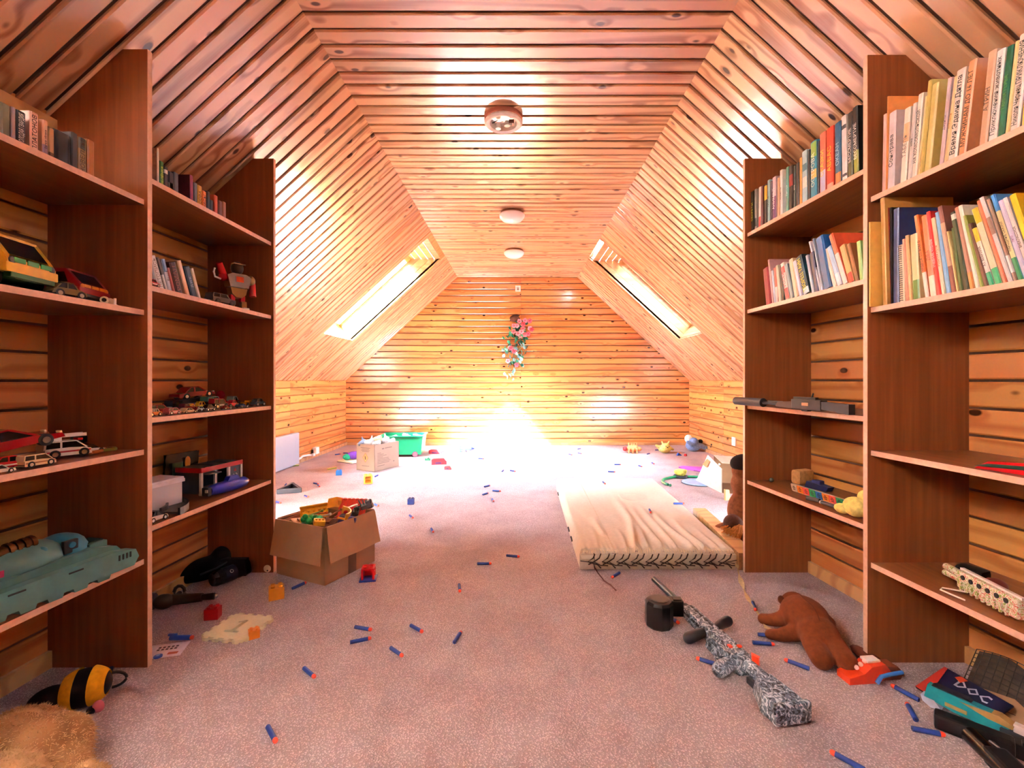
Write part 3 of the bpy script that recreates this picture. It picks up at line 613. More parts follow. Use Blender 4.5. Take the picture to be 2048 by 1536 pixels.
# near bay, second shelf
book_row(1, R1['b'] + HT, (1730, 370), 6.145, 'near-bay second book shelf', G % 'second shelf of the nearer bay', [
 (56, 76, 52, 460, '#d3a04a', 'yellow-edged dark', 'dark flower-covered album with yellow edge', dict(back=-.005, depth=.20, cover=((0, 1, 0, 1, '#1d1a22'), (.25, .7, .08, .24, '#b54a26'), (.3, .6, .4, .55, '#4a3a2a')))),
 (225, 280, 186, 138, '#c28f45', 'mustard', 'tall mustard album with a drawn cover', dict(depth=.22, back=.02, cover=((0, 1, 0, 1, '#b08a52'), (.5, .85, .8, .9, '#3b4a30'), (.2, .28, .84, .94, '#5c3524')))),
 (285, 320, 250, 295, '#9f1f22', 'red', 'thin red book with black band', dict(bands=((.35, .62, '#1c1413'),))),
 (322, 350, 303, 285, '#15151d', 'dotted black', 'black spine with white dots', dict(title='· · · · · · · · · ·', tcol='#e6e2dc')),
 (352, 425, 355, 305, '#2b3a66', 'navy', 'navy picture book with a bear', dict(depth=.2, cover=((0, 1, 0, 1, '#3a4658'), (.25, .5, .55, .85, '#a68468')))),
 (430, 500, 405, 750, '#c9b591', 'spiral-bound', 'spiral-bound cream notebook', dict(spiral=True)),
 (503, 545, 456, 672, '#b97a5e', 'brick-pink', 'brick-pink slim book'),
 (548, 592, 492, 628, '#c79f68', 'tan', 'tan slim book'),
 (596, 690, 555, 620, '#cfb076', 'green-leafed', 'cream book with green leaves', dict(bands=((0, .3, '#4f7a2c'),), cover=((0, 1, 0, .45, '#4d7a2a'), (0, 1, .45, 1, '#c9a768')))),
 (745, 800, 592, 385, '#d56a2a', 'orange', 'orange book with white foot', dict(bands=((0, .3, '#e8dcca'),), title='ЧУДЕСА СО ВСЕГО', tcol='#231510')),
 (806, 888, 684, 390, '#dc6530', 'orange', 'orange gradient book', dict(bands=((0, .25, '#e9d3b4'),), title='ДВА', tcol='#7a2c14')),
 (892, 945, 742, 340, '#cf2a22', 'red', 'bright red white-lettered book', dict(title='УЧЕБНИК ЧТЕНИЯ', tcol='#f1d9cf')),
 (948, 1000, 802, 415, '#dfc9a4', 'red-lettered cream', 'cream book with red lettering', dict(title='РОДНАЯ РЕЧЬ', tcol='#b8432c')),
 (1004, 1065, 850, 345, '#6f9fc6', 'light blue', 'light blue book'),
 (1070, 1130, 880, 275, '#7e4a3d', 'maroon', 'tall maroon and beige book', dict(depth=.19, bands=((.3, .8, '#b08a6c'),), cover=((0, 1, 0, 1, '#6b2a20'),))),
 (1134, 1160, 1000, 575, '#d4b877', 'straw', 'thin straw book'),
 (1164, 1214, 1055, 535, '#39512a', 'dark green', 'dark green thin book'),
 (1218, 1290, 1036, 345, '#2f3a22', 'forest', 'forest-green magazine', dict(bands=((.9, .97, '#d8dccb'),))),
 (1295, 1360, 1086, 288, '#9a6b52', 'rose-brown', 'rose-brown magazine', dict(bands=((0, .2, '#b5762e'),))),
 (1364, 1420, 1130, 265, '#d9dcc8', 'white-green', 'white and green magazine', dict(cover=((0, 1, 0, 1, '#5f7d35'),), depth=.19)),
 (1424, 1466, 1190, 385, '#8f9740', 'olive', 'olive magazine'),
 (1470, 1528, 1250, 485, '#5d3a2c', 'dark floral', 'dark floral book'),
 (1532, 1602, 1300, 545, '#e4ddce', 'yellow-topped', 'slim white book with yellow head and green foot', dict(bands=((0, .22, '#1f9463'), (.76, 1, '#ddb22a')), title='А.Г.МАРИНА', tcol='#3a3430')),
 (1608, 1700, 1290, 305, '#dccba4', 'green-footed cream', 'cream book with yellow head and green foot', dict(bands=((0, .2, '#1f8f57'), (.8, 1, '#d9a91c')))),
 (1704, 1760, 1350, 205, '#c96f4d', 'coral', 'coral-brown slim book'),
 (1764, 1830, 1380, 165, '#c7c3bf', 'grey-white', 'grey-white glossy book', dict(bands=((.55, .75, '#8b6a58'),))),
 (1836, 1884, 1470, 185, '#8f6f5c', 'brown-speckled', 'brown-speckled book', dict(bands=((.1, .3, '#d8d2cc'),))),
 (1890, 1958, 1520, 135, '#3f7fb4', 'blue-headed', 'cream book with blue head and green foot', dict(bands=((0, .25, '#2f7a44'), (.25, .8, '#d8c58a')), title='НАРОДНЫЕ СКАЗКИ', tcol='#33302b')),
 (1962, 2030, 1615, 205, '#c9c4da', 'lilac', 'lilac-white book', dict(title='лето', tcol='#8c5a8a')),
 (2034, 2100, 1670, 172, '#dad3cd', 'white', 'white book with slanting lettering', dict(title='ВНЕКЛАССНОЕ', tcol='#45403c')),
 (2104, 2200, 1752, 135, '#d9b21f', 'yellow', 'yellow book with brown cover', dict(cover=((0, 1, 0, 1, '#5f3a1e'),))),
], depth=.14)
# toy bookcase: the few books
book_row(-1, L1['a'] + HT, (0, 160), 7.68, 'toy-bookcase near top shelf', G % 'nearer top shelf of the toy bookcase', [
 (0, 155, 0, 330, '#6f6f56', 'olive', 'thick olive-grey book'),
 (165, 238, 165, 402, '#8d8086', 'grey', 'grey-lilac slim book'),
 (245, 392, 245, 445, '#1d1c16', 'black', 'black book with white title', dict(title='МОЛОДАЯ ГВАРДИЯ', tcol='#e3ded6')),
 (455, 590, 452, 465, '#d9b09a', 'pale pink', 'pale pink book with big black title', dict(title='ПЛАТОНОВ', tcol='#151210')),
 (645, 735, 642, 600, '#d3a283', 'peach', 'peach book with lilac foot', dict(bands=((0, .35, '#8f7c90'),), title='Белые облака', tcol='#4c3a35', tsize=.4)),
 (740, 830, 740, 722, '#a98660', 'tan', 'tan book with dark foot', dict(bands=((0, .25, '#5d452f'),))),
 (835, 1085, 835, 742, '#20242b', 'blue-black', 'very thick blue-black volume'),
 (1092, 1190, 1092, 790, '#2a2d2c', 'charcoal', 'charcoal book'),
 (1200, 1328, 1195, 862, '#8c7445', 'mustard', 'mustard book with faint letters', dict(bands=((.7, 1, '#4c5750'),), title='НОВЕЛЛЫ', tcol='#4a2f1c')),
 (1335, 1450, 1335, 900, '#a86c3a', 'orange-brown', 'orange-brown book'),
], back=.04)
book_row(-1, L2['a'] + HT, (280, 270), 8.085, 'toy-bookcase deep top shelf', G % 'deeper top shelf of the toy bookcase', [
 (275, 303, 272, 205, '#e9d9bd', 'beige', 'tall beige album seen flat on', dict(depth=.20, cover=((0, 1, 0, 1, '#b08263'),))),
 (315, 382, 315, 412, '#2e6b24', 'green', 'green book with yellow lettering', dict(title='ЗЕЛЁНКА', tcol='#c8d83a')),
 (386, 452, 386, 500, '#2c2220', 'white-dotted black', 'black book with a white dot', dict(bands=((.72, .88, '#e0dcd6'),))),
 (458, 540, 458, 580, '#191615', 'black', 'black book with white strip', dict(bands=((.0, .55, '#201d1b'), (.1, .5, '#d0ccc4')))),
 (545, 622, 545, 592, '#3c4140', 'grey', 'slate grey book'),
 (810, 862, 806, 640, '#8c3a63', 'plum', 'plum hardback', dict(depth=.16, cover=((0, 1, 0, 1, '#4f1526'),))),
 (870, 926, 870, 762, '#5b6068', 'steel', 'steel grey book', dict(bands=((0, .2, '#1a1a1a'),))),
 (930, 1000, 930, 802, '#c99b3a', 'yellow', 'yellow and black book', dict(title='СОВА', tcol='#221a0d')),
 (1005, 1070, 1005, 892, '#d9782a', 'orange', 'orange book with black letters', dict(title='ЧАСЫ', tcol='#1d120a')),
 (1076, 1130, 1076, 900, '#1d1a18', 'black', 'black slim book'),
 (1135, 1182, 1135, 1045, '#2a2624', 'charcoal', 'short charcoal book'),
 (1195, 1256, 1195, 962, '#c2491f', 'rust', 'rust-red book'),
 (1270, 1330, 1270, 1052, '#6b3a22', 'brown', 'brown book'),
 (1335, 1390, 1335, 1070, '#8a5026', 'chestnut', 'chestnut book'),
], back=.05, depth=.12)
book_row(-1, L2['b'] + HT, (280, 480), 7.877, 'toy-bookcase deep second shelf', G % 'deeper second shelf of the toy bookcase', [
 (238, 292, 105, 225, '#8d99a0', 'grey-teal', 'grey-teal book'),
 (300, 398, 140, 232, '#dcd8d6', 'white', 'white book with faint lettering', dict(title='ЛЕТОПИСЬ', tcol='#8b8378')),
 (402, 450, 246, 268, '#3b3733', 'black-white', 'black and white book', dict(bands=((0, .5, '#c9c7c4'),))),
 (456, 516, 326, 290, '#cfd6e0', 'blue-headed', 'white book with blue head', dict(bands=((.62, 1, '#5f86b8'),), title='Якоря', tcol='#222222')),
 (520, 572, 412, 432, '#a45350', 'dusty red', 'dusty red book'),
 (578, 690, 445, 335, '#43130f', 'oxblood', 'oxblood hardback', dict(title='РОМАН', tcol='#8b4a3a')),
 (732, 802, 545, 305, '#d9b894', 'cream', 'tall cream book'),
 (816, 914, 682, 402, '#2a4a60', 'slate-blue', 'slate-blue book', dict(title='Д Н К', tcol='#9db7c6', tsize=.4)),
 (920, 972, 762, 432, '#d5c3a6', 'ivory', 'ivory book'),
], back=.05)
# ================================================================ TOYS ON THE SHELVES
BLACK = mat('#17171a', .45); RUB = mat('#141416', .7); CHROME = mat('#b9bcc2', .2, metal=.9, var=.05); DARKWIN = mat('#15181d', .12, var=.05)
RED = mat('#b3161c', .25); YEL = mat('#e3ad1c', .3); GREENP = mat('#1d8a3f', .35); ORANGE = mat('#dd6b1c', .35); BLUE = mat('#1f4fa8', .35)
WHT = mat('#e9e6df', .35); GREY = mat('#77797d', .4); SILV = mat('#9b9a96', .3, metal=.6); DKBLUE = mat('#1a2a5e', .35)
PROF = {   # side outlines as fractions of length and height: lower body, cabin
 'sport': ([(0, .22), (.02, .52), (.30, .62), (.72, .55), (.98, .40), (1, .2)], [(.2, .58), (.34, .98), (.55, 1.0), (.76, .54)]),
 'sedan': ([(0, .22), (.01, .58), (.2, .64), (.78, .62), (.99, .52), (1, .22)], [(.14, .6), (.27, .98), (.6, 1.0), (.78, .6)]),
 'suv': ([(0, .2), (0, .62), (.3, .66), (.72, .64), (.99, .58), (1, .2)], [(.02, .6), (.05, .98), (.6, 1.0), (.74, .62)]),
 'van': ([(0, .15), (0, .6), (.5, .62), (.85, .56), (.99, .42), (1, .15)], [(0, .56), (.02, .97), (.66, 1.0), (.9, .55)]),
 'beetle': ([(0, .22), (.04, .5), (.2, .62), (.8, .6), (.96, .46), (1, .22)], [(.12, .55), (.25, .9), (.45, 1.0), (.62, .92), (.75, .58)]),
 'pickup': ([(0, .2), (0, .6), (.45, .62), (.8, .62), (.99, .54), (1, .2)], [(.42, .58), (.46, .98), (.66, 1.0), (.8, .6)]),
 'racer': ([(0, .2), (.02, .6), (.25, .6), (.5, .5), (.96, .3), (1, .16)], [(.34, .5), (.4, .8), (.5, .8), (.6, .46)]),
}
def kids_last(n): return [o for o in COL.objects if o.name.split('.')[0] == n][-1]
def car(label, loc, rot, L, Wd, Hh, style, col, group='toy cars on the shelf', name='toy_car', band=None, roof=None, wheelcol=None, extra=None, tilt=0.0, cat='toy car', roll=0.0):
    cm = mat(col, .22, var=.06, coat=.3)
    r = thing(name, uniq(label), cat, loc, (roll, -tilt, rot), group)
    low, cab = PROF[style]; X = lambda p: [(p_[0] * L - L / 2, p_[1] * Hh) for p_ in p]
    q = MB().m(cm).prism(X(low), Wd, 'y', -Wd / 2)
    if band: q.m(mat(band, .3)).prism([(-L * .47, Hh * .34), (L * .47, Hh * .34), (L * .47, Hh * .44), (-L * .47, Hh * .44)], Wd * 1.02, 'y', -Wd * .51)
    cabx = X(cab); tm = max(p[1] for p in cabx) * .87; top = [(p[0], p[1]) for p in cabx if p[1] > tm]
    q.m(mat(roof, .25) if roof else cm).prism([(top[0][0] - L * .01, tm * 1.1), (top[-1][0] + L * .01, tm * 1.1), (top[-1][0], tm * 1.17), (top[0][0], tm * 1.17)], Wd * .86, 'y', -Wd * .43)
    for a, b in zip(cabx[:-1], cabx[1:]):       # pillars
        if a[1] > tm and b[1] > tm: continue
        d = L * .022
        q.prism([(a[0] - d, a[1]), (a[0] + d, a[1]), (b[0] + d, b[1]), (b[0] - d, b[1])], Wd * .9, 'y', -Wd * .45)
    mx = (top[0][0] + top[-1][0]) / 2; q.prism([(mx - L * .02, Hh * .6), (mx + L * .02, Hh * .6), (mx + L * .02, tm * 1.1), (mx - L * .02, tm * 1.1)], Wd * .9, 'y', -Wd * .45)
    q.m(CHROME).box((L * .495, 0, Hh * .26), (L * .02, Wd * .9, Hh * .09)).box((-L * .495, 0, Hh * .26), (L * .02, Wd * .9, Hh * .09))
    q.m(mat('#f1ecc8', .2)).box((L * .485, Wd * .34, Hh * .42), (L * .02, Wd * .18, Hh * .1)).box((L * .485, -Wd * .34, Hh * .42), (L * .02, Wd * .18, Hh * .1))
    q.build('body', r, smooth=30)
    MB().m(DARKWIN).prism([(p[0] * .995, p[1]) for p in cabx], Wd * .84, 'y', -Wd * .42).build('window', r)
    wr = Hh * .26; wm = mat(wheelcol, .4) if wheelcol else CHROME
    for sx in (-.3, .32):
        for sy in (-1, 1):
            MB().m(RUB).cyl((sx * L, sy * Wd * .36, wr), (sx * L, sy * Wd * .52, wr), wr, seg=14).build('wheel', r, smooth=True)
            MB().m(wm).cyl((sx * L, sy * Wd * .5, wr), (sx * L, sy * Wd * .535, wr), wr * .55, seg=10).build('hubcap', kids_last('wheel'), smooth=True)
    if extra: extra(r, L, Wd, Hh)
    return r
T1b, T1c, T1d, T2b, T2c, T2d = (v + HT for v in (L1['b'], L1['c'], L1['d'], L2['b'], L2['c'], L2['d']))
S1b, S1c, S1d, S2c, S2d = (v + HT for v in (R1['b'], R1['c'], R1['d'], R2['c'], R2['d']))
ALONG = R(90)          # nose away from the viewer along the shelf
# ---- near bay, second shelf: the big plastic trucks
def truck(label, loc, rot, s, cab, bed, chassis, grille, lamp, group=None):
    r = thing('toy_truck', uniq(label), 'toy truck', loc, rot)
    cm, bm_, km = mat(cab, .35), mat(bed, .35), mat(chassis, .45)
    q = MB().m(cm)
    q.prism([(-.02, .05), (-.02, .115), (.035, .165), (.12, .17), (.185, .105), (.2, .085), (.2, .05)], .012, 'y', -.082).prism([(-.02, .05), (-.02, .09), (.2, .09), (.2, .05)], .14, 'y', -.07)
    q.prism([(-.02, .05), (-.02, .115), (.035, .165), (.12, .17), (.185, .105), (.2, .085), (.2, .05)], .012, 'y', .07)
    q.box((.075, 0, .168), (.1, .15, .008)).box((-.014, 0, .1), (.012, .15, .1)).box((.19, 0, .062), (.03, .175, .03), b=.004)
    q.prism([(.112, .168), (.122, .168), (.19, .1), (.18, .1)], .014, 'y', -.08).prism([(.112, .168), (.122, .168), (.19, .1), (.18, .1)], .014, 'y', .066)
    q.build('cab', r)
    w = MB().m(DARKWIN); w.prism([(.122, .163), (.126, .163), (.186, .105), (.182, .105)], .13, 'y', -.065).build('windscreen', r)
    for y in (-.0835, .0825): MB().m(DARKWIN).prism([(.02, .1), (.05, .15), (.11, .152), (.13, .1)], .001, 'y', y).build('side_window', r)
    g = MB().m(mat(grille, .4))
    for k in range(3): g.box((.2015, -.045 + k * .045, .088), (.006, .038, .016), b=.002)
    g.build('grille', r)
    for y in (-.068, .068): MB().m(mat(lamp, .3)).lathe([(.012, 0), (.008, .003), (0, .004)], 12, frame((.2, y, .085), (0, 1, 0), (0, 0, 1), (1, 0, 0))).build('headlamp', r)
    MB().m(bm_).prism([(-.3, .075), (-.32, .16), (-.04, .16), (-.04, .075)], .16, 'y', -.08).box((-.18, 0, .165), (.3, .175, .012), b=.003).build('tipper', r)
    MB().m(km).box((-.06, 0, .045), (.5, .1, .03), b=.004).box((.19, 0, .04), (.03, .15, .016), b=.003).build('chassis', r)
    for sx in (-.26, -.16, .11):
        for sy in (-1, 1): MB().m(RUB).cyl((sx, sy * .055, .036), (sx, sy * .085, .036), .036, seg=18).m(mat(lamp, .4)).cyl((sx, sy * .08, .036), (sx, sy * .088, .036), .017, seg=12).build('wheel', r, smooth=True)
    r.scale = (s, s, s); return r
def truck_at(px, back, ang, s): p = on_shelf(-1, px, T1b, back); return (p.x - .2 * s * math.cos(ang), p.y - .2 * s * math.sin(ang), T1b)
t_ = truck('big plastic dump truck with yellow cab, green grille and red tipper', truck_at(66, .035, R(8), .55), R(8), .62, '#d9a326', '#8f1220', '#17602f', '#2f8a3c', '#232323'); t_.scale = (.55, .84, .78)
t_ = truck('red plastic truck with orange grille beside the upright panel', truck_at(190, .075, R(10), .44), R(10), .5, '#8e0f12', '#7d0d10', '#2e4650', '#d98a22', '#d97a20'); t_.scale = (.44, .72, .56)
p = on_shelf(-1, 130, T1b, .055)
car('small khaki toy car in front of the yellow-cabbed truck', (p.x, p.y, T1b), R(80), .085, .04, .042, 'beetle', '#75663f', 'small cars with the big trucks')
def axle(label, px, back, s, col):
    q = on_shelf(-1, px, T1b, back); r = thing('toy_wheel_set', uniq(label), 'toy part', q, R(20))
    MB().m(mat(col, .4)).cyl((0, -.018, .011), (0, .018, .011), .0025, seg=8).build('axle', r)
    for k in (-1, 1): MB().m(mat(col, .4)).cyl((0, k * .014, .011), (0, k * .02, .011), .011, seg=16).m(RUB).cyl((0, k * .0195, .011), (0, k * .021, .011), .006, seg=10).build('wheel', r, smooth=True)
axle('loose pale wheel pair near the front edge of the truck shelf', 215, .035, 1, '#c9b79b')
q = on_shelf(-1, 230, T1b, .03); r = thing('toy_peg', uniq('small upright white peg beside the loose wheels'), 'toy part', q)
MB().m(WHT).cyl((0, 0, 0), (0, 0, .022), .0035, seg=10).build('peg', r); MB().m(WHT).cyl((0, 0, 0), (0, 0, .003), .006, seg=12).build('peg_foot', r)
q = on_shelf(-1, 246, T1b, .06); r = thing('toy_lattice', uniq('grey lattice scrap lying behind the white peg'), 'toy part', q, R(70))
m_ = MB().m(GREY)
for k in range(7): m_.tube([(k * .008 - .024, -.012, .002), (k * .008 - .016, .012, .002)], .0012, 5)
for y in (-.012, .012): m_.tube([(-.026, y, .002), (.034, y, .002)], .0014, 5)
m_.build('lattice', r)
# ---- near bay, third shelf
p = on_shelf(-1, 70, T1c, .125)
car('large glossy red sports car tilted nose-up against the wall', (p.x + .0, p.y - .09, T1c + .034), R(72), .235, .10, .062, 'sport', '#8d0a16', None, tilt=.20)
p = on_shelf(-1, 12, T1c, .075); car('red toy coupe with a white side stripe', (p.x, p.y - .0, T1c), R(82), .085, .038, .034, 'sedan', '#b3161c', 'small cars on the third near-bay shelf', band='#e8e2da')
p = on_shelf(-1, 3, T1c, .035); car('white toy car cut by the picture edge on the third shelf', (p.x, p.y - .012, T1c), R(84), .06, .03, .022, 'sport', '#d8d5cc', 'small cars on the third near-bay shelf')
p = on_shelf(-1, 72, T1c, .045); car('cream toy van with brown pictures along its side', (p.x, p.y, T1c), R(84), .072, .03, .032, 'van', '#d8c49a', 'small cars on the third near-bay shelf', band='#8c5c34')
p = on_shelf(-1, 130, T1c, .115)
def ladder(r, L, Wd, Hh):
    m = MB().m(WHT)
    for y in (-Wd * .22, Wd * .22): m.box((-.005, y, Hh * 1.32), (L * .95, .003, .009))
    for k in range(9): m.box((-.005 - L * .42 + k * L * .105, 0, Hh * 1.32), (.003, Wd * .44, .006))
    m.box((-L * .2, 0, Hh * 1.12), (.02, .02, .02)); m.build('ladder', r)
    MB().m(RED).box((.03, 0, Hh * 1.05), (.012, Wd * .5, .006)).build('beacon', r)
car('white and red toy fire engine carrying a white ladder', (p.x, p.y, T1c), R(66), .105, .05, .048, 'van', '#d9d0c0', 'small cars on the third near-bay shelf', band='#a3161a', extra=ladder)
p = on_shelf(-1, 176, T1c, .115); car('white toy car with black bonnet beside the fire engine', (p.x, p.y, T1c), R(75), .075, .036, .028, 'sport', '#d6d3cc', 'small cars on the third near-bay shelf', roof='#17171a')
q = on_shelf(-1, 188, T1c, .20); r = thing('toy_gun', uniq('black toy pistol standing behind the fire engine'), 'toy gun', q, R(80))
m_ = MB().m(BLACK).box((.0, 0, .034), (.13, .02, .022), b=.004).prism([(.03, 0), (.062, 0), (.062, .03), (.02, .03)], .02, 'y', -.01); m_.build('body', r)
MB().m(BLACK).tube([(.02, 0, .024), (.005, 0, .008), (-.012, 0, .024)], .003, 6).build('trigger_guard', r)
for lab, px, col, rz in (('orange-tipped wooden peg on the third shelf', 196, '#a8622a', 96), ('olive plastic rod lying beside the wooden peg', 210, '#6f7a33', 70), ('brown plastic rod lying at the shelf end', 232, '#6b4a2a', 84)):
    q = on_shelf(-1, px, T1c, .09 + .02 * (px > 225)); r = thing('toy_rod', uniq(lab), 'toy part', q, R(rz))
    MB().m(mat(col, .5)).cyl((-.03, 0, .005), (.022, 0, .005), .005, seg=10).build('rod', r, smooth=True); MB().m(mat(col, .4)).ell((.026, 0, .006), .007, 10, 6).build('knob', r, smooth=True)
# ---- near bay, bottom shelf: the tank
p = on_shelf(-1, 205, T1d, .09)
r = thing('toy_tank', uniq('large teal plastic toy tank with brass gun barrel on the bottom shelf'), 'toy tank', (p.x - .02, p.y - .20, T1d), R(80))
TEAL = mat('#4f7f7a', .5, var=.12, scale=25); TEAL2 = mat('#2f7d92', .4)
hull = MB().m(TEAL)
hull.prism([(-.26, .01), (-.26, .045), (-.2, .085), (.11, .095), (.17, .08), (.2, .045), (.19, .01)], .15, 'y', -.075)
for sy in (-1, 1): hull.prism([(-.27, .012), (-.275, .05), (-.25, .068), (.15, .072), (.205, .06), (.215, .035), (.2, .012)], .035, 'y', .068 if sy > 0 else -.103)
for sy in (-1, 1):
    for k in range(6): hull.prism([(-.2 + k * .06, .0), (-.17 + k * .06, .0), (-.165 + k * .06, .014), (-.205 + k * .06, .014)], .03, 'y', .07 if sy > 0 else -.1)
hull.build('hull', r)
v = MB().m(mat('#16201f', .6))
for k in range(2): v.box((-.09 + k * .13, -.1035, .058), (.035, .003, .004))
for k in range(4): v.box((.155 + k * .011, -.1035, .05), (.004, .003, .016))
v.build('vent', r)
MB().m(TEAL).ell((-.03, 0, .10), (.115, .072, .05), 20, 10).build('turret', r, smooth=True)
MB().m(TEAL2).ell((.075, 0, .098), (.06, .06, .045), 18, 9).build('front_dome', r, smooth=True)
MB().m(BLACK).box((.062, -.052, .115), (.036, .012, .036), b=.003).m(TEAL2).lathe([(.008, 0), (.008, .004), (.0, .004)], 16, frame((.062, -.0585, .12), (1, 0, 0), (0, 0, 1), (0, -1, 0))).build('hatch_plate', r)
BR = mat('#6e5233', .25, metal=.8)
b_ = MB().m(BR).cyl((-.24, -.02, .128), (.0, -.02, .148), .014, .016, 14)
for k in range(4): b_.cyl((-.06 + k * .016, -.02, .143 + k * .0012), (-.052 + k * .016, -.02, .1436 + k * .0012), .0195, seg=14)
b_.build('gun_barrel', r, smooth=True)
MB().m(TEAL2).ell((-.0, -.045, .122), .014, 12, 7).build('knob', r, smooth=True)
MB().m(mat('#a31d4e', .5)).box((-.115, -.0705, .105), (.04, .003, .016)).build('emblem_plate', r)
MB().m(TEAL).box((.135, -.02, .092), (.05, .07, .02), b=.003).m(mat('#173f3a', .5)).box((.135, -.02, .1035), (.04, .05, .004)).build('engine_hatch', r)
SPK = mat('#8f8f96', .5, var=.75, scale=160)
MB().m(SPK).cyl((-.225, -.108, .04), (-.225, -.085, .04), .045, seg=20).build('speckled_wheel', r, smooth=True)
MB().m(mat('#5f6e74', .3)).ell((-.215, -.03, .135), (.06, .05, .028), 18, 8).build('radar_dish', r, smooth=True)
# ---- deep bay, second shelf: robot, off-road car, red car
p = on_shelf(-1, 474, T2b, .10)
r = thing('toy_robot', uniq('red and bronze toy robot with one arm raised beside the upright'), 'toy robot', (p.x, p.y, T2b), R(-32))
BZ = mat('#9a7346', .3, metal=.7); SV = mat('#a9a19a', .25, metal=.8); DK = mat('#2b201d', .35, metal=.3)
for sy in (-1, 1):
    MB().m(WHT).box((.008, sy * .026, .009), (.05, .028, .018), b=.004).build('foot', r)
    MB().m(BZ).prism([(-.014, 0), (.014, 0), (.011, .03), (-.011, .03)], .022, 'y', sy * .026 - .011, Matrix.Translation((0, 0, .018))).m(RED).box((0, sy * .022, .06), (.022, .02, .03), b=.004).build('leg', r)
MB().m(BZ).prism([(-.03, .078), (-.012, .062), (.012, .062), (.03, .078), (.036, .105), (-.036, .105)], .04, 'x', -.02).build('hips', r)
MB().m(SV).prism([(-.04, 0), (.04, 0), (.052, .05), (.03, .062), (-.03, .062), (-.052, .05)], .05, 'x', -.025, Matrix.Translation((0, 0, .108))).build('torso', r)
MB().m(mat('#e0531c', .3)).box((.0265, 0, .144), (.004, .032, .024), b=.001).build('chest_panel', r)
MB().m(DK).ell((0, 0, .198), (.026, .027, .03), 14, 8).build('head', r, smooth=True); MB().m(SV).box((.012, 0, .214), (.03, .05, .007), b=.002).build('visor', r)
MB().m(BZ).ell((0, .062, .15), (.022, .018, .024), 12, 7).build('shoulder', r, smooth=True)
MB().m(RED).cyl((0, .07, .14), (.006, .068, .078), .013, .015, 12).build('arm', r, smooth=True)
MB().m(RED).cyl((.0, -.058, .155), (.012, -.082, .205), .016, .013, 12).ell((.0, -.06, .15), (.02, .018, .02), 12, 7).build('arm', r, smooth=True)
MB().m(WHT).tube([(.012, -.075, .135), (.016, -.1, .14), (.016, -.105, .16), (.014, -.1, .178)], .004, 7).build('hook', r, smooth=True)
p = on_shelf(-1, 441, T2b, .05)
car('silver-grey toy off-road car in front of the robot', (p.x, p.y, T2b), R(76), .11, .045, .044, 'suv', '#4c4744', None, wheelcol='#2c2c2c')
p = on_shelf(-1, 302, T2b, .03)
car('little red toy car before the leaning books', (p.x, p.y + .0, T2b), R(90), .05, .026, .024, 'sedan', '#b01a20', None, band='#e6e0d8')
q = on_shelf(-1, 411, T2b, .03); r = thing('toy_cuffs', uniq('pair of little pale rings beside the off-road car'), 'toy part', q, R(80))
for k in (-1, 1):
    MB().m(SILV).tube([(k * .009 + .008 * math.cos(a * math.pi / 6), .008 * math.sin(a * math.pi / 6), .003) for a in range(12)], .0018, 6, True).build('ring', r, smooth=True)
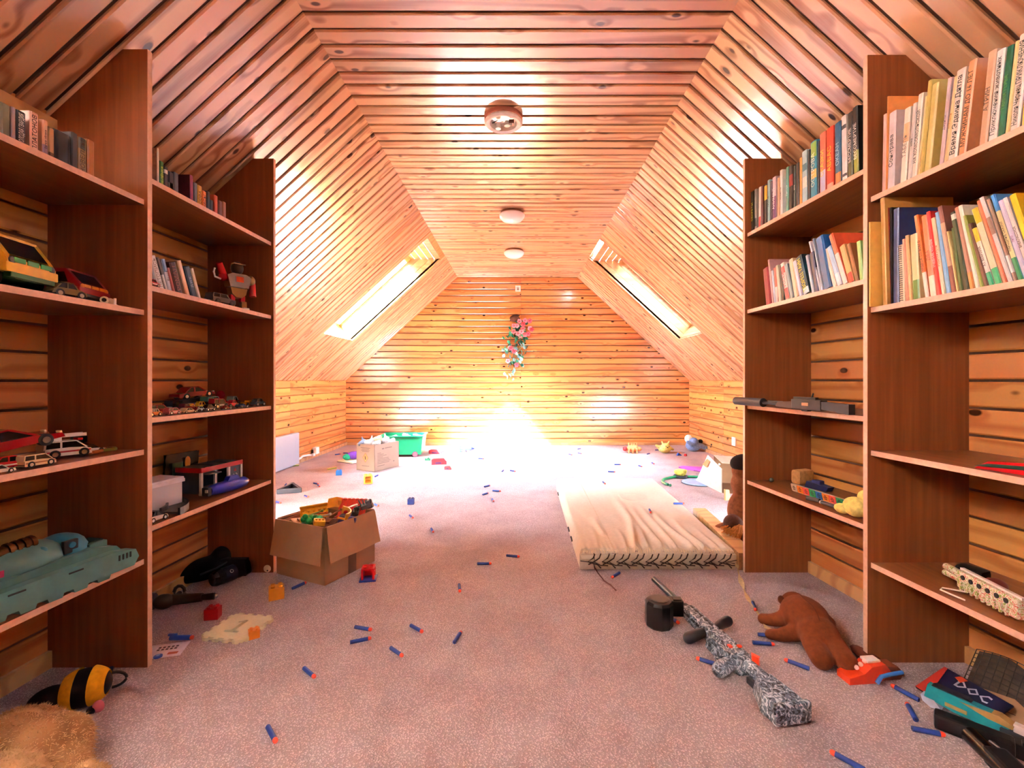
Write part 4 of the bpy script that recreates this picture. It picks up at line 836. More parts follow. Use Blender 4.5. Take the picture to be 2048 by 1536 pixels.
# ---- deep bay, third shelf: the crowd of model cars (pixel of the middle, distance from the edge, length, height, style, colour)
G3 = 'model cars crowded on the third shelf of the toy bookcase'
crowd = [
 (306, .035, .05, .026, 'pickup', '#dd7a26', 86, dict(roof='#e9e2d6'), 'orange toy tractor-truck with white roof at the upright panel'),
 (314, .085, .075, .036, 'van', '#8e1f26', 80, dict(), 'dark red toy van with black door, second row'),
 (345, .03, .048, .025, 'van', '#d9797c', 82, dict(band='#eadfd8', wheelcol='#eeeeee'), 'pink and white toy van at the shelf edge'),
 (374, .035, .066, .02, 'sport', '#c9bd9c', 84, dict(), 'low cream toy coupe at the shelf edge'),
 (336, .09, .05, .024, 'sedan', '#cfd0b8', 78, dict(), 'pale yellow-green toy saloon behind the pink van'),
 (348, .16, .08, .042, 'suv', '#2b3240', 100, dict(), 'dark blue-grey toy jeep in the back row'),
 (330, .17, .06, .034, 'pickup', '#26282b', 60, dict(), 'black toy pickup near the lit wall'),
 (366, .115, .07, .03, 'pickup', '#74323a', 84, dict(), 'wine-red toy pickup, middle of the second row'),
 (384, .075, .09, .026, 'racer', '#9c2b22', 80, dict(), 'brick-red toy racer behind the cream coupe'),
 (380, .14, .08, .034, 'racer', '#c9a02a', 82, dict(), 'yellow toy racer in the back row'),
 (402, .125, .05, .034, 'beetle', '#e0b423', 70, dict(), 'bright yellow round toy car beside the black van'),
 (402, .035, .026, .022, 'beetle', '#e6e2da', 60, dict(), 'tiny white toy car with black windows'),
 (417, .035, .05, .026, 'beetle', '#2b2b2e', 84, dict(band='#d8d5d0'), 'black toy car with pale wheel arches'),
 (437, .085, .075, .044, 'van', '#1b1c22', 82, dict(band='#e6e6e6', roof='#9c1f24'), 'tall black toy van with white windows and red roof'),
 (452, .03, .045, .02, 'racer', '#7d1a30', 82, dict(wheelcol='#eeeeee'), 'maroon toy racer with white wheels'),
 (463, .09, .055, .034, 'pickup', '#b3182a', 76, dict(), 'crimson toy tow truck behind the maroon racer'),
 (484, .03, .055, .024, 'racer', '#2b3a6b', 84, dict(wheelcol='#eeeeee'), 'navy toy racer with white wheels at the edge'),
 (497, .10, .07, .032, 'racer', '#d98c1e', 80, dict(), 'orange toy racer near the far upright'),
 (516, .045, .068, .036, 'beetle', '#1f4152', 80, dict(wheelcol='#dddddd'), 'dark teal vintage toy car last beside the far upright'),
 (425, .17, .10, .05, 'suv', '#20272e', 84, dict(roof='#3a8f96'), 'dark toy off-roader with turquoise roof rack, back row'),
 (462, .17, .09, .046, 'pickup', '#5f1318', 84, dict(roof='#8fa6a6'), 'dark red toy truck with pale cabin roof, back row'),
]
for px, back, L_, H_, st, col, rz, o, lab in crowd:
    p = on_shelf(-1, px, T2c, back + .012); car(lab, (p.x, p.y, T2c), R(rz), L_, L_ * .46 if L_ < .07 else L_ * .42, H_, st, col, G3, **o)
p = on_shelf(-1, 386, T2c, .245); car('bigger dark red sports car at the back, raised nose', (p.x, p.y, T2c + .045), R(70), .16, .065, .05, 'sport', '#8a0f14', None, tilt=.1)
r = thing('toy_ramp', uniq('black plastic ramp block under the dark red sports car'), 'toy part', (p.x, p.y, T2c), R(70)); MB().m(BLACK).prism([(-.07, 0), (.07, 0), (.06, .05), (-.06, .036)], .05, 'y', -.025).build('block', r); MB().m(GREY).box((0, -.026, .02), (.08, .002, .01)).build('side_strip', r)
p = on_shelf(-1, 460, T2c, .25); r = thing('toy_helmet', uniq('dark red rounded toy shell at the back of the car shelf'), 'toy', (p.x, p.y, T2c), R(80))
MB().m(mat('#7d0d12', .25)).ell((0, 0, .05), (.075, .045, .045), 18, 10).build('shell', r, smooth=True); MB().m(BLACK).box((0, 0, .012), (.12, .07, .024), b=.006).build('underside', r)
# ---- deep bay, bottom shelf
p = on_shelf(-1, 303, T2d, .14)
r = thing('storage_tub', uniq('clear plastic tub with white lid and pink bits inside'), 'storage box', (p.x - .02, p.y + .04, T2d), R(78))
m, n, l, bs = new_mat('clear_plastic'); bs.inputs['Base Color'].default_value = (.9, .93, 1.0, 1); bs.inputs['Roughness'].default_value = .2; bs.inputs['Alpha'].default_value = .6
CLEARP = m
tub = MB().m(CLEARP)
for (cx_, cy_, dx, dy) in ((0, -.05, .13, .003), (0, .05, .13, .003), (-.065, 0, .003, .1), (.065, 0, .003, .1)): tub.box((cx_, cy_, .05), (dx, dy, .1))
tub.box((0, 0, .002), (.13, .1, .003)); tub.build('tub', r)
MB().m(mat('#d9dde8', .3)).box((0, 0, .106), (.142, .112, .012), b=.004).box((0, -.057, .098), (.142, .003, .012)).build('lid', r)
for k in range(7): MB().m(mat(random.choice(['#c98aa8', '#d9c6cf', '#a9b4d8', '#d98a6a']), .5)).ell((random.uniform(-.045, .045), random.uniform(-.03, .03), random.uniform(.016, .05)), random.uniform(.009, .014), 9, 6).build('toy_bit', r, smooth=True)
p = on_shelf(-1, 362, T2d, .27)
r = thing('foil_bag', uniq('dark foil packet with green and yellow picture leaning on boards'), 'packet', (p.x, p.y, T2d), R(75))
fb = MB().m(mat('#14180f', .25, var=.4, scale=50))
vs = []; fs = []
for i in range(9):
    for j in range(9):
        u, v_ = i / 8 - .5, j / 8; bul = .018 * math.sin(math.pi * i / 8) * math.sin(math.pi * j / 8)
        vs.append((u * .15 + .01 * v_, -bul + .004 * math.sin(i * 2.1 + j * 3), v_ * .165)); 
for i in range(8):
    for j in range(8): fs.append((i * 9 + j, (i + 1) * 9 + j, (i + 1) * 9 + j + 1, i * 9 + j + 1))
n0 = len(vs); vs += [(x, .012 - (y + 0) * .6, z) for x, y, z in vs]; fs += [tuple(i + n0 for i in f[::-1]) for f in fs]
fb.add(vs, fs); fb.build('packet', r, smooth=60)
MB().m(mat('#1f6b4a', .35)).box((-.03, -.019, .105), (.045, .003, .05), b=.001).m(mat('#c9902f', .35)).ell((.015, -.019, .125), (.014, .003, .026), 12, 6).m(mat('#b3261e', .35)).ell((-.02, -.0205, .06), (.02, .003, .03), 12, 6).build('printed_picture', r, smooth=True)
p = on_shelf(-1, 418, T2d, .17)
r = thing('toy_garage', uniq('grey toy garage with red roof edge, white posts and number 03'), 'toy garage', (p.x, p.y + .01, T2d), R(80))
MB().m(mat('#3a3f48', .45)).box((0, .06, .055), (.22, .004, .1)).box((-.108, 0, .055), (.004, .12, .1)).box((.108, 0, .055), (.004, .12, .1)).build('walls', r)
MB().m(mat('#3d4048', .5)).box((0, 0, .107), (.21, .115, .01)).m(mat('#2b2d33', .5)).box((-.035, 0, .113), (.004, .1, .004)).box((.035, 0, .113), (.004, .1, .004)).build('roof', r)
MB().m(RED).box((0, -.06, .104), (.226, .008, .02)).box((-.112, 0, .104), (.008, .12, .02)).build('roof_edge', r)
for x in (-.108, -.036, .036, .108): MB().m(WHT).box((x, -.058, .05), (.01, .01, .09)).build('post', r)
MB().m(WHT).box((0, -.058, .004), (.226, .014, .008)).build('sill', r)
MB().m(mat('#5a6472', .45)).box((-.072, -.075, .088), (.06, .04, .004), Matrix.Rotation(0, 4, 'X')).build('open_door', r)
MB().m(mat('#4b525e', .45)).box((.072, -.056, .052), (.062, .004, .086)).build('closed_door', r)
text('door_number', '03', .034, mat('#d8dadd', .5), kids_last('closed_door'), frame((.074, -.0585, .045), (1, 0, 0), (0, 0, 1), (0, -1, 0)))
MB().m(mat('#a83a3a', .5)).prism([(-.008, 0), (.008, 0), (.0, .016)], .001, 'y', -.0588, Matrix.Translation((.074, 0, .068))).build('door_emblem', kids_last('closed_door'))
p = on_shelf(-1, 458, T2d, .06)
r = thing('toy_submarine', uniq('bright blue plastic toy submarine lying at the shelf front'), 'toy', (p.x, p.y, T2d), R(80))
BL2 = mat('#1d2fae', .3)
MB().m(BL2).lathe([(0.0, -.11), (.018, -.105), (.024, -.06), (.026, .04), (.022, .085), (.012, .1), (0, .1)], 18, frame((0, 0, .026), (0, 1, 0), (0, 0, 1), (1, 0, 0))).build('hull', r, smooth=True)
MB().m(BL2).prism([(-.02, .045), (-.005, .066), (.035, .066), (.055, .046)], .022, 'y', -.011).build('tower', r)
MB().m(WHT).cyl((.094, 0, .026), (.1, 0, .026), .0135, seg=14).m(RED).cyl((.1, 0, .026), (.112, 0, .026), .007, seg=10).build('nose', r)
MB().m(mat('#1d2433', .4)).box((-.115, 0, .026), (.02, .03, .035), b=.004).m(WHT).box((-.127, -.01, .03), (.005, .01, .012)).build('tail', r)
p = on_shelf(-1, 352, T2d, .07)
r = thing('toy_track', uniq('dark grey curved racetrack piece bending round the tub'), 'toy track', (p.x, p.y - .04, T2d), R(80))
def arc_strip(m_, R0, R1, z0, z1, a0, a1, n=14, c=(0, 0)):
    vs = []; fs = []
    for i in range(n + 1):
        a = a0 + (a1 - a0) * i / n
        for rr in (R0, R1):
            for z in (z0, z1): vs.append((c[0] + rr * math.cos(a), c[1] + rr * math.sin(a), z))
    for i in range(n):
        b = i * 4; e = b + 4; fs += [(b, b + 1, e + 1, e), (b + 2, e + 2, e + 3, b + 3), (b, e, e + 2, b + 2), (b + 1, b + 3, e + 3, e + 1)]
    fs += [(0, 2, 3, 1), (n * 4, n * 4 + 1, n * 4 + 3, n * 4 + 2)]
    return m_.add(vs, fs)
arc_strip(MB().m(mat('#3f444c', .4)), .13, .18, .004, .012, R(-75), R(20), c=(-.06, .12)).build('roadway', r)
t_ = MB().m(mat('#2c3138', .4)); arc_strip(t_, .182, .19, 0, .026, R(-75), R(20), c=(-.06, .12)); arc_strip(t_, .12, .128, 0, .026, R(-75), R(20), c=(-.06, .12)); t_.build('rail', r)
MB().m(BLUE).box((.125, .155, .03), (.03, .03, .03), b=.005).build('joint', r)
p = on_shelf(-1, 306, T2d, .045); car('silver toy car with black roof at the near end of the bottom shelf', (p.x, p.y, T2d), R(84), .075, .045, .036, 'sport', '#cfcac4', None, roof='#26221f')

# ---- book bookcase: rifle on the third shelf of the deep bay
p = on_shelf(1, 1480, S2c, .075); q = on_shelf(1, 1760, S2c, .06)
GUNM = mat('#1d1e22', .4, var=.1)
Lr = 1.0; d_ = (q - p); d_.z = 0; ln = d_.length
r = thing('toy_rifle', uniq('black toy rifle with thick silencer, its muzzle poking past the upright'), 'toy gun', (p.x - .0, 2.20, S2c), 0)
x0 = on_shelf(1, 1497, S2c, 0).x
# lies along the shelf, muzzle passing in front of the far upright
ax = Vector((1.0, 0, 0))
mu = at_y(1472, 804, 2.205); bu = at_y(1719, 810, 1.565); dv = (bu - mu); dv.z = 0; LL = dv.length; ang = math.atan2(dv.y, dv.x)
r.location = (mu.x, mu.y, S2c); r.rotation_euler = (0, 0, ang); r.scale = (LL / .90, 1, 1)
MB().m(mat('#2b2c33', .45)).cyl((0, 0, .022), (.25, 0, .022), .0185, seg=18).cyl((.25, 0, .022), (.258, 0, .022), .0195, seg=18).build('silencer', r, smooth=True)
MB().m(GUNM).cyl((.25, 0, .022), (.47, 0, .022), .007, seg=12).cyl((.3, 0, .03), (.42, 0, .03), .004, seg=8).build('barrel', r, smooth=True)
MB().m(mat('#4b332a', .5)).prism([(.38, .012), (.40, .032), (.5, .036), (.5, .008)], .03, 'y', -.015).build('handguard', r)
MB().m(GUNM).box((.6, 0, .026), (.2, .03, .04), b=.004).box((.58, 0, .05), (.15, .014, .01)).build('receiver', r)
MB().m(CHROME).box((.6, -.0155, .028), (.045, .002, .012)).build('ejection_port', r)
MB().m(GUNM).cyl((.62, 0, .046), (.632, .0, .07), .005, .003, 8).build('cocking_lever', r)
MB().m(GUNM).prism([(.56, .006), (.61, .006), (.6, -.0), (.57, -.0)], .02, 'y', -.01).build('magazine_well', r)
MB().m(mat('#2a2a2e', .5)).prism([(.7, .012), (.7, .04), (.86, .036), (.86, .0)], .026, 'y', -.013).build('stock', r)
# bottom shelf of the deep bay
p = on_shelf(1, 1590, S2d, .09)
r = thing('colour_ruler', uniq('long folding strip of coloured picture squares on the bottom shelf'), 'toy', (p.x - .0, p.y, S2d), R(-78))
w = .034
MB().m(mat('#c8c2b6', .5)).box((.17, 0, .017), (.36, .004, .036)).build('backing', r)
for k, c in enumerate(['#d8cdbb', '#e07c22', '#d9423a', '#1f9a55', '#2b6fb5', '#e58a2a', '#dd5a4a', '#3a9a62', '#2f6aa8', '#2b2724']):
    MB().m(mat(c, .45)).box((.006 + k * w, -.0035, .019), (w * .92, .003, .03)).m(mat('#2c2420', .6)).box((.006 + k * w, -.0052, .02), (w * .5, .0006, .003)).box((.006 + k * w, -.0052, .026), (w * .3, .0006, .003)).box((.006 + k * w, -.0052, .013), (w * .4, .0006, .003)).build('picture_square', r)
r.rotation_euler = (R(14), 0, R(-82))
def pebble(label, px, back, rr, col, cat, name, zs, sd=1, parts=None):
    q = on_shelf(sd, px, zs, back); return q
q = on_shelf(1, 1605, S2d, .23); r = thing('sponge_block', uniq('beige foam block leaning in the corner of the bottom shelf'), 'sponge', q, R(20))
MB().m(plush('#b98a55')).box((0, 0, .033), (.095, .05, .066), b=.015).build('foam', r, smooth=True); MB().m(mat('#8a6238', .8)).box((0, 0, .004), (.08, .04, .008)).build('foam_base', r)
q = on_shelf(1, 1543, S2d, .10); o = MB().m(mat('#5d6b62', .05, spec=.8, coat=1)).ell((0, 0, .011), .011, 16, 10).build('marble', smooth=True); o.location = q; tag(o, uniq('single glass marble on the bottom shelf beside the far upright'), 'marble')
q = on_shelf(1, 1626, S2d, .05); r = thing('foam_tube', uniq('short bent grey foam tube in front of the coloured strip'), 'foam tube', q, R(-60))
MB().m(mat('#4b4947', .8)).tube([(-.025, 0, .008), (0, .004, .0085), (.025, 0, .0085)], .008, 10).build('tube', r, smooth=True); MB().m(BLACK).cyl((-.0262, -.0002, .008), (-.0252, 0, .008), .004, seg=8).build('bore', r)
q = on_shelf(1, 1655, S2d, .055); r = thing('plastic_rod', uniq('thin blue-grey plastic rod lying along the coloured strip'), 'toy part', q, R(-84))
MB().m(mat('#3a4450', .4)).cyl((-.03, 0, .007), (.10, 0, .007), .006, seg=10).build('rod', r, smooth=True); MB().m(WHT).cyl((-.036, 0, .007), (-.03, 0, .007), .0065, seg=10).build('end_cap', r)
q = on_shelf(1, 1636, S2d, .22); r = thing('toy_boat', uniq('navy blue plastic lump behind the coloured strip'), 'toy', q, R(-70))
MB().m(DKBLUE).prism([(-.05, 0), (.05, 0), (.06, .02), (-.04, .03)], .04, 'y', -.02).build('hull', r); MB().m(mat('#2f3f7a', .4)).box((0, 0, .03), (.04, .03, .02), b=.005).build('cabin', r)
q = on_shelf(1, 1712, S2d, .055); r = thing('plush_duckling', uniq('pale yellow plush creature half hidden by the middle upright'), 'plush toy', (q.x, q.y, S2d), R(100))
PY = plush('#e8d877')
MB().m(PY).ell((0, 0, .035), (.045, .035, .035), 16, 10).build('body', r, smooth=True); MB().m(PY).ell((-.012, -.03, .07), (.028, .026, .026), 14, 9).build('head', r, smooth=True); MB().m(PY).ell((.045, .012, .018), (.03, .02, .018), 12, 8).build('foot', r, smooth=True)
# near bay, third shelf: red sunglasses-like toy
p = on_shelf(1, 2004, S1c, .05)
r = thing('toy_pincer', uniq('red plastic pincer toy with dark green inlay at the shelf edge'), 'toy', (p.x, p.y, S1c), R(-75))
MB().m(RED).prism([(-.05, 0), (-.02, .022), (.06, .03), (.09, .012), (.06, 0)], .03, 'y', -.015).build('body', r)
MB().m(mat('#173a2a', .4)).prism([(-.05, .006), (-.02, .016), (.055, .022), (.05, .012)], .032, 'y', -.016).build('inlay', r)
MB().m(RED).tube([(.08, 0, .015), (.11, .01, .012), (.13, .0, .008)], .006, 8).build('tail', r, smooth=True)
# near bay, bottom shelf: splotchy toy gun
p = on_shelf(1, 1892, S1d, .115)
q = on_shelf(1, 2046, S1d, .06)
dv = q - p; ang = math.atan2(dv.y, dv.x)
def camo(base, c2, c3, scale):
    m, n, l, b = new_mat('camouflage'); b.inputs['Roughness'].default_value = .4
    tc = n.new('ShaderNodeTexCoord'); prev = None
    n1 = n.new('ShaderNodeTexNoise'); n1.inputs['Scale'].default_value = scale; n1.inputs['Detail'].default_value = 3; n1.inputs['Distortion'].default_value = 2.5; l.new(tc.outputs['Object'], n1.inputs['Vector'])
    rp = n.new('ShaderNodeValToRGB'); rp.color_ramp.interpolation = 'CONSTANT'; e = rp.color_ramp.elements
    e[0].color = srgb(c2) + (1,); e[1].position = .43; e[1].color = srgb(base) + (1,); x = e.new(.56); x.color = srgb(c3) + (1,); x = e.new(.66); x.color = srgb(base) + (1,)
    l.new(n1.outputs['Fac'], rp.inputs[0]); l.new(rp.outputs[0], b.inputs['Base Color']); return m
SPL = camo('#d8d9c4', '#93a04c', '#c0614c', 70)
r = thing('toy_pistol', uniq('white toy gun splashed with green and red on the bottom shelf'), 'toy gun', (p.x, p.y, S1d), (0, 0, ang))
MB().m(SPL).box((.155, 0, .035), (.19, .03, .05), b=.006).build('body', r)
MB().m(SPL).cyl((-.0, 0, .045), (.07, 0, .042), .01, .013, 10).cyl((-.005, 0, .025), (.06, 0, .03), .008, .01, 10).build('barrel', r, smooth=True)
for k in range(6): MB().m(BLACK).cyl((.085 + k * .027, -.0152, .045), (.085 + k * .027, -.0175, .045), .0065, seg=10).build('port', r)
for k in range(9): MB().m(SPL).box((.08 + k * .018, -.017, .021), (.006, .006, .024), b=.001).build('rib', r)
MB().m(WHT).box((.155, 0, .062), (.19, .01, .006)).build('top_rail', r)
MB().m(WHT).tube([(.1, -.02, .012), (.06, -.05, .004), (.075, -.065, .004), (.11, -.06, .006), (.14, -.05, .006)], .0022, 6).build('string', r)
q = on_shelf(1, 1945, S1d, .20); r = thing('toy_pouch', uniq('black pouch behind the splashed toy gun'), 'pouch', q, R(-70)); MB().m(mat('#0f0d0e', .6)).box((0, 0, .02), (.07, .05, .04), b=.012).build('pouch', r, smooth=True); MB().m(BLACK).box((0, -.026, .03), (.05, .003, .012)).build('flap', r)
q = on_shelf(1, 1990, S1d, .17); o = MB().m(mat('#6d2420', .5)).ell((0, 0, .022), (.03, .026, .022), 14, 9).build('toy_ball', smooth=True); o.location = q; tag(o, uniq('dark red ball behind the splashed toy gun'), 'ball')
# ================================================================ ON THE FLOOR
def lay(name, label, cat, a, b, group=None, z=0.0):
    """a thing lying on the carpet from pixel a to pixel b: root at a, local x towards b; returns root, length"""
    p, q = at_z(*a), at_z(*b); d = q - p
    return thing(name, uniq(label), cat, (p.x, p.y, z), math.atan2(d.y, d.x), group), d.length
def blob(name, shapes, m, parent, vox=.006, smooth_it=6):
    """one continuous soft body grown from overlapping ellipsoids (c, r) and limbs (points, radii)"""
    q = MB().m(m)
    for s in shapes:
        if isinstance(s[0][0], (int, float)): q.ell(s[0], s[1], 18, 12, *( [s[2]] if len(s) > 2 else []))
        else:
            pts, rs = s
            q.tube(pts, rs, 12)
            for p, rr in zip(pts, rs): q.ell(p, rr, 12, 8)
    o = q.build(name, parent, smooth=180)
    md = o.modifiers.new('remesh', 'REMESH'); md.mode = 'VOXEL'; md.voxel_size = vox; md.use_smooth_shade = True
    ms = o.modifiers.new('smooth', 'SMOOTH'); ms.factor = .6; ms.iterations = smooth_it
    return o
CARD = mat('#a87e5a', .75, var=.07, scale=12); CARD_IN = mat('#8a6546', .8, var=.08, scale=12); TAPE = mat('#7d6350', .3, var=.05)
def carton(label, A, B, C, H, m_out, m_in, th=.005):
    a, b, c = (Vector((v.x, v.y, 0)) for v in (A, B, C)); ux = (b - a); wx = ux.length; ux.normalize(); uy = Vector((0, 0, 1)).cross(ux)
    if uy.dot(c - a) < 0: uy = -uy
    wy = (c - a).length
    M = Matrix((ux, uy, Vector((0, 0, 1)))).transposed().to_4x4(); M.translation = a
    r = thing('cardboard_box', uniq(label), 'box', tuple(a), 0)
    L = Matrix((ux, uy, Vector((0, 0, 1)))).transposed().to_4x4()
    q = MB().m(m_out)
    q.box((wx / 2, th / 2, H / 2), (wx, th, H), L).box((wx / 2, wy - th / 2, H / 2), (wx, th, H), L).box((th / 2, wy / 2, H / 2), (th, wy, H), L).box((wx - th / 2, wy / 2, H / 2), (th, wy, H), L)
    q.box((wx / 2, wy / 2, th / 2), (wx, wy, th), L); q.build('carton_body', r)
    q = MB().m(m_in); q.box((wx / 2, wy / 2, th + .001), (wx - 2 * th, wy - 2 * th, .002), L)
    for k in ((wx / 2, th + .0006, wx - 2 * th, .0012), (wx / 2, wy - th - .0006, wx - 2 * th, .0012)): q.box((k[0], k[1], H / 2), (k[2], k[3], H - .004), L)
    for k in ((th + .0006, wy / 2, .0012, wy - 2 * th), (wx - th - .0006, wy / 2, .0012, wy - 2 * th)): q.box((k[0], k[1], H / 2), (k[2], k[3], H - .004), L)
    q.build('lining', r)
    return r, L, wx, wy
# ---------------------------------------------------------------- the big open carton of toys
A, B, C = at_z(649.4, 1172), at_z(553, 1146.7), at_z(749.6, 1122)
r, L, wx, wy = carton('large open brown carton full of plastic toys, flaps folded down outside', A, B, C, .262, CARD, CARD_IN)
H = .262
def flap(x0, x1, side, ln, sx=0, out=.035, wav=0):
    """side: 'f' along local x at y=0, 'r' along local y at x=0"""
    vs = []; n = 8; w = []
    for i in range(n + 1):
        u = i / n; e = x0 + (x1 - x0) * u + sx * 0
        for j in range(4):
            v = j / 3; z = H + .002 - ln * v; d = -.003 - out * v + (.003 * math.sin(u * 9) * v if wav else 0); e2 = e + (u - .5) * .018 * v
            for t in (0, .004): vs.append((e2, d - t, z) if side == 'f' else (d - t, e2, z))
    fs = []
    K = lambda i, j, t: (i * 4 + j) * 2 + t
    for i in range(n):
        for j in range(3):
            for t in (0, 1): fs.append((K(i, j, t), K(i + 1, j, t), K(i + 1, j + 1, t), K(i, j + 1, t)))
    for i in range(n):
        fs.append((K(i, 3, 0), K(i + 1, 3, 0), K(i + 1, 3, 1), K(i, 3, 1))); fs.append((K(i, 0, 0), K(i, 0, 1), K(i + 1, 0, 1), K(i + 1, 0, 0)))
    for j in range(3):
        fs.append((K(0, j, 0), K(0, j + 1, 0), K(0, j + 1, 1), K(0, j, 1))); fs.append((K(n, j, 0), K(n, j, 1), K(n, j + 1, 1), K(n, j + 1, 0)))
    MB().m(CARD).add(vs, fs, L).build('flap', r)
flap(.006, wx - .002, 'f', .165, out=.024); flap(.008, wy - .006, 'r', .158, out=.03, wav=1)
MB().m(CARD).box((wx + .012, wy / 2, H - .08), (.004, wy * .9, .16), L).build('flap', r); MB().m(CARD).box((wx / 2, wy + .012, H - .08), (wx * .9, .004, .16), L).build('flap', r)
MB().m(TAPE).box((-.0006, wy * .52, .055), (.0012, .05, .11), L).build('tape', r)
MB().m(CARD).prism([(.03, .16), (.10, .165), (.12, .255), (.02, .25)], .004, 'x', wx - .012, L).build('inner_flap', r)
GT = 'toys heaped in the big brown carton'
def intoy(name, label, u, v, z, rot=(0, 0, 0)):
    w = A + L.to_3x3() @ Vector((u * wx, v * wy, 0)); return thing(name, uniq(label), 'toy', (w.x, w.y, z + .022), rot, GT)
t = intoy('toy_fence', 'bright yellow moulded plastic plate with knobs in the brown carton', .62, .36, .236, (R(46), R(-6), R(16)))
q = MB().m(YEL).box((0, 0, 0), (.13, .1, .008), b=.002)
for i in range(5):
    for j in range(4): q.cyl((-.048 + i * .024, -.034 + j * .022, .004), (-.048 + i * .024, -.034 + j * .022, .014), .007, seg=8)
q.build('plate', t); MB().m(YEL).box((0, .05, .01), (.13, .008, .026), b=.002).build('rim', t)
t = intoy('toy_tray', 'large coral-red toy tray with scalloped edge in the brown carton', .22, .74, .262, (R(42), R(6), R(16)))
q = MB().m(mat('#d8452f', .35)).box((0, 0, 0), (.13, .10, .006), b=.002)
for i in range(7): q.ell((-.06 + i * .02, .05, .002), (.012, .008, .006), 10, 6).ell((-.06 + i * .02, -.05, .002), (.012, .008, .006), 10, 6)
q.build('tray', t); q = MB().m(mat('#c33a28', .35))
for i in range(5): q.box((-.05 + i * .025, 0, .005), (.003, .088, .006))
q.build('rib', t)
t = intoy('toy_shovel_blade', 'orange toy roof piece in the middle of the brown carton', .44, .62, .262, (R(-15), R(20), R(70)))
MB().m(mat('#e0921f', .35)).prism([(-.04, 0), (-.028, .05), (.028, .05), (.04, 0)], .05, 'y', -.025).build('block', t); MB().m(mat('#c97c18', .4)).box((0, -.026, .022), (.036, .002, .02)).build('panel', t)
t = intoy('toy_scoop', 'curved orange scoop standing up in the brown carton', .2, .46, .245, (0, R(15), R(-20)))
q = MB().m(mat('#dd9a24', .3)); arc_strip(q, .045, .05, -.03, .035, R(-20), R(120), 12); q.build('scoop', t, smooth=30); MB().m(mat('#dd9a24', .3)).cyl((.04, .0, .0), (.03, -.05, .02), .005, seg=8).build('handle', t)
t = intoy('toy_car_shell', 'red plastic car shell lying in the brown carton', .18, .72, .258, (R(10), R(-10), R(40)))
MB().m(RED).ell((0, 0, 0), (.05, .028, .022), 14, 8).build('shell', t, smooth=True); MB().m(mat('#e8e0d8', .4)).box((0, 0, .02), (.05, .012, .006), b=.002).build('stripe', t)
t = intoy('toy_bush', 'bumpy green plastic hedge at the front rim of the carton', .40, .12, .250, (R(0), 0, R(15)))
q = MB().m(mat('#149247', .4))
for i in range(9): q.ell((random.uniform(-.04, .04), random.uniform(-.016, .016), random.uniform(-.006, .018)), random.uniform(.012, .017), 10, 7)
q.build('foliage', t, smooth=True); MB().m(mat('#0f6a33', .5)).box((0, 0, -.014), (.085, .03, .01), b=.003).build('foot', t)
t = intoy('toy_block', 'mustard block with ribs at the carton front corner', .22, .10, .248, (R(15), R(10), R(30)))
MB().m(mat('#d8a52a', .35)).box((0, 0, 0), (.05, .032, .024), b=.003).build('block', t); q = MB().m(mat('#c49020', .35))
for i in range(3): q.cyl((-.015 + i * .015, 0, .012), (-.015 + i * .015, 0, .018), .005, seg=8)
q.build('stud', t)
for k, (lab, u, v, c, rz) in enumerate((('white plastic stick crossing the carton middle', .40, .28, '#e6ddd2', 10), ('brown plastic stick sloping across the carton', .30, .44, '#7a4a2c', 60), ('orange plastic stick among the heaped toys', .46, .34, '#d9641f', -30), ('pale green plastic stick among the heaped toys', .5, .22, '#7fae5a', 35))):
    t = intoy('toy_stick', lab, u, v, .252 + .004 * k, (0, R(-12), R(rz)))
    MB().m(mat(c, .4)).cyl((-.045, 0, 0), (.045, 0, 0), .004, seg=8).build('stick', t); MB().m(mat(c, .4)).ell((.046, 0, 0), .007, 10, 6).ell((-.046, 0, 0), .006, 10, 6).build('knob', t, smooth=True)
for k, (lab, u, v, z, c) in enumerate((('black lattice toy part by the far rim of the carton', .08, .94, .262, '#1d1c1c'), ('grey jointed toy figure at the far corner of the carton', .06, .86, .27, '#55575e'), ('dark olive toy wagon by the far flap of the carton', .56, .9, .245, '#4a4630'), ('black and white toy hatch near the carton rim', .08, .66, .252, '#23211f'))):
    t = intoy('toy_figure', lab, u, v, z, (R(10 * k), R(-12), R(35 * k)))
    MB().m(mat(c, .45)).box((0, 0, 0), (.05, .03, .022), b=.004).box((.012, 0, .018), (.022, .022, .018), b=.004).build('body', t)
    q = MB().m(mat(c, .45))
    for i in range(4): q.cyl((-.02 + i * .013, .0, .005), (-.024 + i * .016, .02 - .01 * i, .034), .004, .003, 6)
    q.build('limb', t)
for k, (lab, u, v, z, c) in enumerate((('brown toy barrel deep in the carton', .32, .3, .225, '#6b3c24'), ('tan cardboard-coloured toy box deep in the carton', .8, .3, .21, '#b07c46'), ('violet plastic piece deep in the carton', .14, .6, .238, '#3a3070'), ('amber plastic roof deep in the carton', .74, .46, .222, '#c8891f'), ('dull red toy base deep in the carton', .5, .75, .2, '#8a2a22'))):
    t = intoy('toy_piece', lab, u, v, z, (R(12), R(8), R(50 * k)))
    MB().m(mat(c, .45)).box((0, 0, -.02), (.1, .085, .05), b=.012).build('body', t, smooth=30); MB().m(mat(c, .5)).box((0, 0, .008), (.05, .03, .01), b=.003).build('ridge', t)
